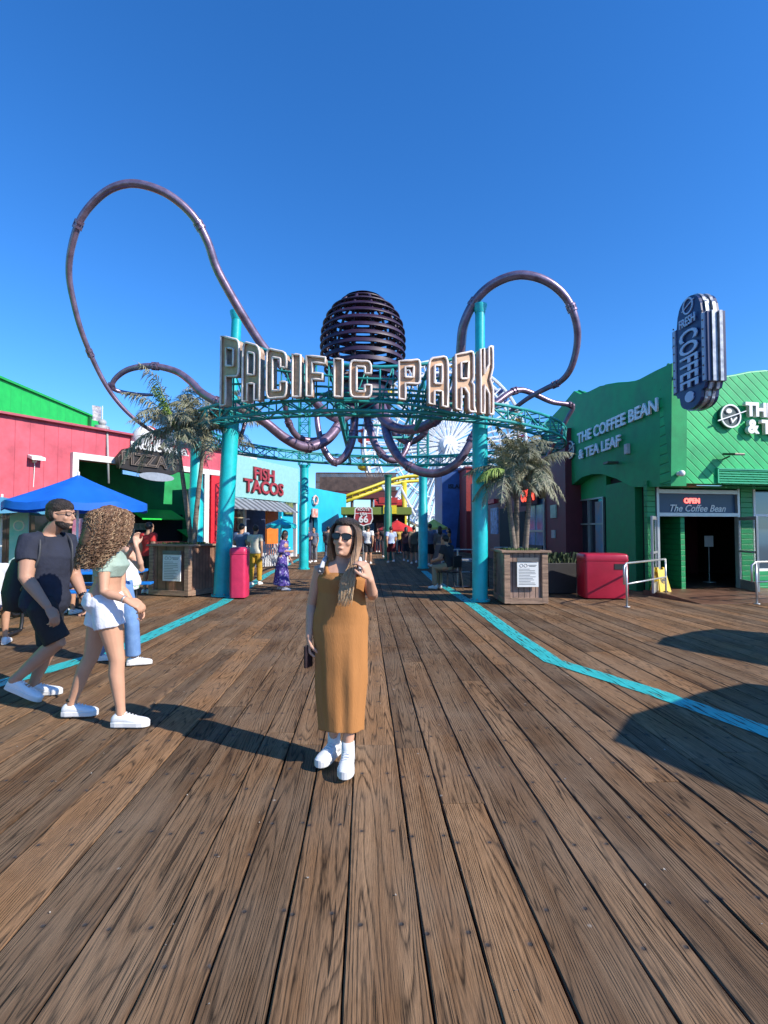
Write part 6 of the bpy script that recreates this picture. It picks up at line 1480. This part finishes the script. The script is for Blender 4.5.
mb = MB(); mb.rings([oring(c+f.up*z-f.Fy*yo, f.Xx, f.Fy, .16*k, .165*k, 24, .65) for z, k, yo in ((-.26, .5, 0), (-.24, .95, .01), (-.08, 1.08, .03), (.10, .98, .01), (.22, .8, -.01), (.26, .4, -.02))]); mb.build('bag', mat('backpack_black', (.012, .013, .018), .75, .2, 5, .3, 30), e, True)
for sx in (-1, 1):
    mb = MB(); mb.tube(spline([f.at(.50)-f.Fy*.14+f.Xx*.09*sx, f.at(.625)+f.Xx*.105*sx-f.Fy*.02, f.at(.56)+f.Xx*.125*sx+f.Fy*.105, f.at(.40)+f.Xx*.135*sx+f.Fy*.135, f.at(.25)+f.Xx*.16*sx+f.Fy*.06, f.at(.12)+f.Xx*.15*sx-f.Fy*.12], 6), .012, 8, flat=1.8); mb.build('strap', mat('strap_charcoal', (.04, .042, .05), .6), e, True)
# ---------------------------------------------------------------- curly haired woman
Jc = dict(pel=P(105, 600, 4.14), nek=P(110, 548, 4.14), hed=P(114, 524, 4.12), shR=P(104, 560, 4.02), elR=P(104, 592, 3.96), wrR=P(126, 600, 3.93), shL=P(119, 560, 4.28), elL=P(121, 588, 4.26), wrL=P(132, 603, 4.24), hpR=P(107, 610, 4.06), knR=P(117, 660, 4.06), anR=P(121, 708, 4.04), hpL=P(103, 610, 4.22), knL=P(91, 657, 4.22), anL=P(71, 702, 4.24))
Jc['anR'].z = .095; Jc['anL'].z = .105
Jc['ftR'] = yawv(R(88)); Jc['ftL'] = yawv(R(84))
fc = figure('woman', Jc, R(88), R(42), R(0), 'curly haired woman in sage crop top and white shorts walking right', fem=True, skin=mat('skin_curly', (.56, .30, .19), .5, .05, 8, spec=.35), s=1.04,
    hands={'R': dict(d=Vector((.75, .1, -.35)), n=Vector((-.2, .5, -.8)), side=Vector((.3, .5, .6)), curl=.6), 'L': dict(d=Vector((.6, .1, -.6)), n=Vector((-.2, -.6, -.6)), side=Vector((.6, -.2, .2)), curl=.5)}, voxel=.0070)
f = fc
def ext(mb):
    for k in 'LR': sleeve(f, mb, k, .42, .056, .052)
cloth(f, 'crop_top', torso(f, .28, .585, .010, 1.02, ext), mat('crop_top_sage', (.33, .43, .36), .8, .1, 6, .2, 60), .008, disp=.004)
def shf(mb):
    mb.rings([oring(f.at(z)-f.Fy*.006, f.Xx, f.Fy, rx, ry, 24) for z, rx, ry in ((-.13, .13, .10), (-.04, .188, .146), (.04, .186, .142), (.10, .158, .12))]); legs(f, mb, .34, .108, .108)
cloth(f, 'shorts', shf, mat('shorts_white', (.74, .74, .80), .85, .05, 6, .2, 60), .008, disp=.007, dscale=.06)
shoe(f, 'L', SHOE, SOLE, .032, .26); shoe(f, 'R', SHOE, SOLE, .032, .27)
mb = MB(); a = f.J['anL']; mb.tube([a+Z3*.03, a+Z3*.04], [.038, .038], 12); mb.build('anklet', HD, f.e, True)
mb = MB(); a, b = f.J['wrR'], f.J['elR']; d_ = (b-a).normalized(); mb.tube([a+d_*.01, a+d_*.02], [.029, .029], 12); mb.build('bracelet', FRAME, f.e, True)
HC = mat('hair_curly_brown', (.24, .13, .07), .6, .45, 40, spec=.4, col2=(.05, .026, .015))
hair_cap(f, HC, (.100, .122, .112), (0, -.028, .030), noise_amp=.012)
mb = MB(); mb.tube([f.J['hed']+f.M @ Vector(p) for p in ((0, -.06, .04), (.0, -.10, -.06), (.0, -.13, -.16), (0, -.15, -.27))], [.10, .125, .13, .06], 16, round_=True, flat=.9); mb.build('hair', HC, f.e, True)
def curls(rnd):
    a = rnd.uniform(-2.75, 2.75); ca, sa = math.sin(a), -math.cos(a)      # around the head, open at the face
    el = rnd.uniform(.0, 1.35); r0 = .088*math.cos(el)*rnd.uniform(.9, 1.05)
    z0 = .03+.095*math.sin(el); ln_ = rnd.uniform(.55, 1.0)*(1 if sa < .25 else .75)
    p0 = (ca*r0, sa*r0*1.15-.02, z0); p1 = (ca*(.135+.035*rnd.random()), sa*.15-.03, z0*.6+.0)
    p2 = (ca*(.155+.03*rnd.random()), sa*.155-.05, -.11*ln_); p3 = (ca*.16+rnd.uniform(-.02, .02), sa*.14-.08, -.22*ln_); p4 = (ca*.13+rnd.uniform(-.04, .04), sa*.10-.11-.05*ln_, -.34*ln_)
    return [p0, p1, p2, p3, p4]
strands(f, HC, curls, 21, n=460, r=.0052, curl=150)
strands(f, mat('hair_curly_light', (.42, .27, .15), .6, .3, 30, spec=.6), curls, 22, 'hair_highlights', n=130, r=.0045, curl=150)
# ---------------------------------------------------------------- woman in jeans taking a picture (behind)
D = 5.85
Jj = dict(pel=P(120, 585, 5.9), nek=P(118, 544, 5.9), hed=P(117, 524, 5.88), shR=P(128, 551, 5.78), elR=P(142, 570, 5.68), wrR=P(136, 546, 5.58), shL=P(109, 551, 6.02), elL=P(118, 568, 5.80), wrL=P(131, 550, 5.62), hpR=P(124, 592, 5.82), knR=P(132, 625, 5.80), anR=P(133, 655, 5.84), hpL=P(116, 592, 5.98), knL=P(112, 630, 6.0), anL=P(95, 663, 6.02))
Jj['anR'].z = .095; Jj['anL'].z = .095; Jj['ftR'] = yawv(R(70)); Jj['ftL'] = yawv(R(70))
fj = figure('woman', Jj, R(100), R(95), 0, 'woman in white top and blue jeans holding up a phone, half hidden behind curly hair', fem=True, s=.96,
    hands={'R': dict(d=Vector((-.1, .15, 1)), n=Vector((.3, -.3, .2)), side=Vector((0, 1, 0)), curl=.5), 'L': dict(d=Vector((.2, .0, .8)), n=Vector((.4, -.3, .2)), side=Vector((0, -1, 0)), curl=.5)}, voxel=.010)
f = fj
cloth(f, 'top', torso(f, .02, .54, .012, 1.03), mat('top_white', (.75, .75, .73), .8, .05), .010, disp=.005)
def jf(mb):
    mb.rings([oring(f.at(z), f.Xx, f.Fy, rx, ry, 24) for z, rx, ry in ((-.12, .13, .10), (-.04, .168, .12), (.06, .160, .115))]); legs(f, mb, 1.93, .098, .078, .085)
cloth(f, 'jeans', jf, mat('denim_blue', (.10, .20, .42), .85, .3, 10, .2, 80, col2=(.17, .30, .52)), .010, disp=.006)
shoe(f, 'L', SHOE, SOLE); shoe(f, 'R', SHOE, SOLE); hair_cap(f, HD)
c = P(131, 536, 5.56); e = empty('mobile_phone', c, 'black phone held up at head height by the woman in jeans', 'phone'); mb = MB(); mb.box(c, (.075, .010, .15), Matrix.Rotation(R(25), 3, 'Z')); mb.build('body', BLK, e, bevel=.004)
mb = MB(); mb.box(c+Vector((.02, -.010, .05)), (.02, .006, .03), Matrix.Rotation(R(25), 3, 'Z')); mb.build('camera_bump', EYED, e)
# ---------------------------------------------------------------- templates for the others
def stand_J(loc, yaw, H, stride=.0, arms=(0, 0), phase=1, lean=0):
    k = H/1.7; o = Vector((loc.x, loc.y, 0)); F_ = yawv(yaw); X_ = Vector((F_.y, -F_.x, 0))
    p = lambda x, y, z: o+X_*x*k+F_*y*k+Z3*z*k
    st = stride*phase; J = dict(pel=p(0, 0, .93), nek=p(0, lean, 1.44), hed=p(0, lean+.03, 1.585))
    for sx, c in ((1, 'R'), (-1, 'L')):
        fw = st*sx; up_ = .07 if fw < -.1 else 0
        J['sh'+c] = p(.175*sx, lean*.9, 1.385); a = arms[0 if c == 'R' else 1]
        if a == 0: J['el'+c] = p(.215*sx, -.03-fw*.5+lean*.6, 1.11); J['wr'+c] = p(.205*sx, .06-fw*.9+lean*.4, .88)
        elif a == 1: J['el'+c] = p(.23*sx, -.02, 1.12); J['wr'+c] = p(.13*sx, .22, 1.12)
        else: J['el'+c] = p(.25*sx, .10, 1.18); J['wr'+c] = p(.10*sx, .22, 1.40)
        J['hp'+c] = p(.088*sx, 0, .88); J['kn'+c] = p(.095*sx, fw*.55+.03+(.06 if up_ else 0), .49); J['an'+c] = p(.095*sx, fw-.02, .09+up_); J['ft'+c] = F_
    return J, k
def sit_J(loc, yaw, H, seat=.45, armf=1, fwd=0):
    k = H/1.7; o = Vector((loc.x, loc.y, 0)); F_ = yawv(yaw); X_ = Vector((F_.y, -F_.x, 0)); p = lambda x, y, z: o+X_*x*k+F_*y*k+Z3*z
    J = dict(pel=p(0, 0, seat+.14), nek=p(0, .02+fwd, seat+.14+.51*k), hed=p(0, .05+fwd*1.1, seat+.14+.655*k))
    for sx, c in ((1, 'R'), (-1, 'L')):
        J['sh'+c] = p(.17*sx, .0+fwd*.9, seat+.14+.455*k); J['el'+c] = p(.21*sx, .08+fwd, seat+.14+.19*k); J['wr'+c] = p(.12*sx, .30+fwd, seat+.14+.13*k)
        J['hp'+c] = p(.09*sx, .02, seat+.11); J['kn'+c] = p(.11*sx, .42, seat+.10); J['an'+c] = p(.11*sx, .40, .09); J['ft'+c] = F_
    return J, k
def person(loc, yaw, H, label, top, bottom, hair, fem=False, skin=SKINT, stride=0, arms=(0, 0), phase=1, kind='tee', bk='shorts', sit=None, vox=.014, shoes=None, hyaw=None, long=False, group=None, fwd=0, lean=0):
    J, k = (sit_J(loc, yaw, H, sit, fwd=fwd) if sit else stand_J(loc, yaw, H, stride, arms, phase, lean))
    f = figure('person', J, yaw, yaw if hyaw is None else hyaw, 0, label, group or 'visitors further down the boardwalk', fem, skin, k, voxel=vox, paint=False); s = k
    if kind == 'dress':
        def g(mb):
            rs = []
            for z, rx, ry in ((-.80, .28, .23), (-.5, .24, .19), (-.2, .20, .155), (0, .178, .13), (.10, .155, .11), (.20, .140, .10), (.30, .14, .105), (.42, .160, .12), (.52, .16, .09), (.58, .12, .07)):
                c = f.at(z) if z > -.1 else Vector((f.at(-.1).x, f.at(-.1).y, f.at(-.1).z+(z+.1)*k))+yawv(yaw)*(-.1-z)*.0
                rs.append(oring(c, f.Xx, f.Fy, rx*s, ry*s, 32, wob=lambda a, z=z: 1+max(0, -z)*(.09*math.sin(4*a)+.05*math.sin(9*a+1))))
            mb.rings(rs)
            for q in 'LR': sleeve(f, mb, q, 1.6, .062, .052)
        cloth(f, 'dress', g, top, vox, disp=.008)
    else:
        def ext(mb):
            for q in 'LR': sleeve(f, mb, q, .55 if kind == 'tee' else 1.8, (.064 if fem else .090)*s, (.058 if fem else .082)*s if kind == 'tee' else .050)
        cloth(f, 'shirt', torso(f, -.04, .59, .016, 1.04, ext if kind != 'tank' else None), top, vox, disp=.009)
        def g(mb):
            mb.rings([oring(f.at(z), f.Xx, f.Fy, rx*s, ry*s, 20) for z, rx, ry in ((-.12, .14, .105), (-.04, .174, .125), (.06, .165, .118))]); legs(f, mb, *((.9, .104, .094) if bk == 'shorts' else (1.92, .10, .080, .070)))
        cloth(f, 'trousers' if bk != 'shorts' else 'shorts', g, bottom, vox, disp=.007)
    for q in 'LR': shoe(f, q, shoes or SHOE, SOLE)
    hair_cap(f, hair)
    if long:
        mb = MB(); mb.tube([f.J['hed']+f.M @ (Vector(p)*s) for p in ((0, -.03, .06), (0, -.06, -.05), (0, -.08, -.16), (0, -.07, -.27))], [.085*s, .09*s, .085*s, .03*s], 14, round_=True); mb.build('hair', hair, f.e, True)
    return f
HB = mat('hair_black', (.015, .012, .012), .5, .3, 20); HBN = mat('hair_mid_brown', (.09, .05, .03), .5, .3, 20)
C_ = lambda n, c, v=.1: mat('cloth_'+n, c, .85, v, 6, .2, 60)
def fl_mat(name, base, spot, sc=14):
    m = mat(name, base, .85, .1, 6); n = m.node_tree; L = n.links; b = n.nodes['Principled BSDF']; tc = [x for x in n.nodes if x.type == 'TEX_COORD'][0]
    v = n.nodes.new('ShaderNodeTexNoise'); v.inputs['Scale'].default_value = sc; v.inputs['Detail'].default_value = 3; L.new(tc.outputs['Object'], v.inputs['Vector'])
    cr = n.nodes.new('ShaderNodeValToRGB'); cr.color_ramp.elements[0].position = .56; cr.color_ramp.elements[1].position = .62; cr.color_ramp.elements[0].color = (*base, 1); cr.color_ramp.elements[1].color = (*spot, 1)
    L.new(v.outputs['Fac'], cr.inputs[0]); L.new(cr.outputs[0], b.inputs['Base Color']); return m
FLOR = fl_mat('floral_shorts', (.78, .80, .76), (.10, .45, .15), 16)
def gp(px, py): return G(px, py)
# seated floral shorts person on the blue bench, facing away to the left
person(cf(-4.35, 9.0), R(-75), 1.62, 'seated person in white top and green patterned shorts on the blue bench', C_('white', (.75, .73, .74)), FLOR, HBN, True, SKIN, sit=.45, kind='tank', vox=.012)
person(cf(-5.85, 9.1), R(20), 1.68, 'seated person in a white t-shirt at the blue picnic table between the walkers', C_('white2', (.70, .70, .70)), C_('navy', (.03, .04, .09)), HD, False, SKINT, sit=.45, vox=.014, fwd=.08)
person(cf(-4.98, 6.55), R(-20), 1.66, 'seated person in striped white tee on the red bench behind the man', C_('white3', (.68, .68, .70)), C_('navy2', (.03, .04, .10)), HB, True, SKINT, sit=.45, vox=.014, fwd=.08)
person(cf(-5.7, 12.6), R(30), 1.7, 'person in a red top at the patio counter left of the planter', C_('red', (.55, .03, .03)), C_('black', (.02, .02, .02)), HB, False, SKINT)
person(gp(240, 584)+FW*.1, R(20), 1.70, 'person in a blue shirt standing behind the pink bin', C_('slate', (.10, .16, .28)), C_('khaki', (.30, .24, .14)), HB, False, SKINT, kind='tee', bk='long', arms=(1, 1))
person(gp(255, 585)-FW*.0, R(10), 1.66, 'person in a cream top and mustard trousers beside the taco stand', C_('cream', (.62, .58, .48)), C_('mustard', (.55, .32, .03)), HD, True, SKINT, stride=.1, bk='long', long=False)
PURF = fl_mat('purple_floral', (.08, .05, .26), (.45, .42, .6), 18)
person(gp(282, 590), R(100), 1.50, 'woman in a long purple patterned dress walking towards the right', PURF, PURF, HB, True, SKINT, stride=.10, arms=(1, 0), kind='dress', hyaw=R(150), long=True, vox=.012, lean=.06)
person(gp(307, 563), R(150), 1.72, 'person in dark blue clothes standing by the rear left post', C_('dark_blue', (.05, .06, .14)), C_('dark_blue2', (.04, .05, .12)), HB, False, SKINT, bk='long', arms=(1, 1))
person(gp(314, 562), R(200), 1.66, 'person in grey blue top next to the rear left post', C_('grey_blue', (.14, .17, .24)), C_('grey_trousers', (.20, .20, .22)), HB, True, SKINT, bk='long')
person(gp(328, 562), R(10), 1.72, 'person in a dark grey shirt and jeans just left of the woman in ochre', C_('charcoal', (.06, .07, .08)), C_('jeans_far', (.06, .09, .15)), HB, False, SKINT, bk='long', stride=.12)
person(gp(368, 564), R(8), 1.76, 'man seen from behind in a plain white t-shirt and dark shorts', C_('white4', (.80, .80, .80)), C_('black2', (.03, .03, .04)), HD, False, SKINT, stride=.14)
person(gp(391, 563), R(-8), 1.70, 'person seen from behind in a pale blue shirt and burgundy shorts', C_('pale_blue', (.45, .55, .80)), C_('burgundy', (.16, .02, .03)), HB, False, SKINT, stride=.2, phase=-1)
person(gp(406, 562), R(5), 1.68, 'person in dark red brown top, first of the dark dressed group', C_('maroon', (.10, .04, .04)), C_('black3', (.03, .03, .04)), HB, True, SKIND, stride=.15, long=True)
person(gp(414, 564), R(0), 1.72, 'person in an olive shirt in the middle of the group', C_('olive', (.14, .12, .08)), C_('brown', (.08, .06, .05)), HB, False, SKINT, stride=.12, phase=-1)
person(gp(430, 567), R(-5), 1.80, 'tall person in a slate tee and black shorts leading the group right of centre', C_('slate2', (.13, .15, .22)), C_('black4', (.02, .02, .03)), HB, False, SKINT, stride=.2)
person(gp(440, 568), R(0), 1.68, 'woman in a long dusty rose dress walking at the right of the group', C_('dusty', (.20, .13, .12)), C_('dusty', (.2, .1, .1)), HD, True, SKINT, kind='dress', stride=.1, long=True)
person(gp(422, 556), R(180), 1.70, 'person in teal top walking towards the camera far behind the group', C_('teal', (.04, .12, .15)), C_('navy3', (.03, .04, .08)), HB, True, SKINT, stride=.15, bk='long')
person(gp(399, 553), R(170), 1.72, 'person in yellow top far away near the red umbrella', C_('yellow', (.5, .36, .08)), C_('navy4', (.03, .04, .08)), HB, False, SKINT, bk='long')
person(gp(352, 554), R(20), 1.70, 'person in a dark brown top far away by the route sign', C_('brown2', (.10, .06, .05)), C_('navy5', (.03, .03, .05)), HB, False, SKIND, bk='long')
person(gp(378, 552), R(190), 1.68, 'person in a rust top far away in front of the snack stand', C_('rust', (.25, .08, .05)), C_('navy6', (.03, .03, .05)), HB, True, SKINT, bk='long')
for px, py, lab, c1, c2, fe, st in ((345, 556, 'person in a bottle green top far away left of the route sign', (.03, .14, .08), (.04, .04, .07), False, .1), (358, 551, 'person in a lilac top far away beneath the route sign', (.35, .28, .45), (.05, .05, .08), True, .0), (384, 557, 'person in black seen just left of the pale blue shirt', (.02, .02, .025), (.03, .03, .04), False, .15), (449, 560, 'person in an orange top far away by the mural wall', (.40, .14, .04), (.04, .05, .10), True, .1), (337, 559, 'person in a pale grey top just left of the bottle green top', (.4, .4, .42), (.05, .06, .12), True, .15)):
    person(gp(px, py), R(px*7 % 360), 1.62+px % 7*.02, lab, C_('far_%d' % px, c1), C_('farb_%d' % px, c2), HB, fe, SKINT, stride=st, bk='long', long=fe, vox=.018)
# cafe chair with a seated man in khaki, in the shade
sc2 = cf(1.72, 13.4)
person(sc2, R(-50), 1.74, 'seated man in khaki trousers in the shade left of the right post', C_('black5', (.025, .025, .03)), C_('khaki2', (.34, .28, .19)), HB, False, SKINT, sit=.46, bk='long', fwd=.12)
def chair(c, yaw, label):
    e = empty('patio_chair', (c.x, c.y, 0), label, 'chair'); F_ = yawv(yaw); X_ = Vector((F_.y, -F_.x, 0)); q = lambda x, y, z: Vector((c.x, c.y, 0))+X_*x+F_*y+Z3*z; m_ = mat('chair_black', (.02, .02, .022), .45)
    mb = MB(); mb.box(q(0, .05, .445), (.44, .44, .03), ax=[X_, F_, Z3]); mb.build('seat', m_, e, bevel=.008)
    mb = MB(); mb.box(q(0, -.19, .72), (.42, .025, .30), ax=[X_, F_, Z3]); mb.build('backrest', m_, e, bevel=.008)
    for x in (-.2, .2):
        mb = MB(); mb.tube([q(x, .24, 0), q(x, .22, .43)], .013, 8); mb.build('leg', m_, e); mb = MB(); mb.tube([q(x, -.24, 0), q(x, -.17, .43), q(x, -.2, .86)], .013, 8); mb.build('leg', m_, e)
chair(sc2, R(-50), 'black patio chair under the seated man in khaki')
chair(cf(2.55, 13.9), R(200), 'empty black patio chair behind the right teal post')
tc_ = cf(2.05, 14.0); e = empty('cafe_table', (tc_.x, tc_.y, 0), 'small round patio table in the shade by the right post', 'table')
mb = MB(); mb.lathe([(.01, .73), (.36, .73), (.36, .755), (.01, .757)], (tc_.x, tc_.y, 0), 24); mb.build('table_top', mat('table_grey', (.3, .3, .3), .4), e); mb = MB(); mb.lathe([(.22, 0), (.22, .02), (.03, .04), (.03, .73)], (tc_.x, tc_.y, 0), 16); mb.build('pedestal', MATS['chair_black'], e)
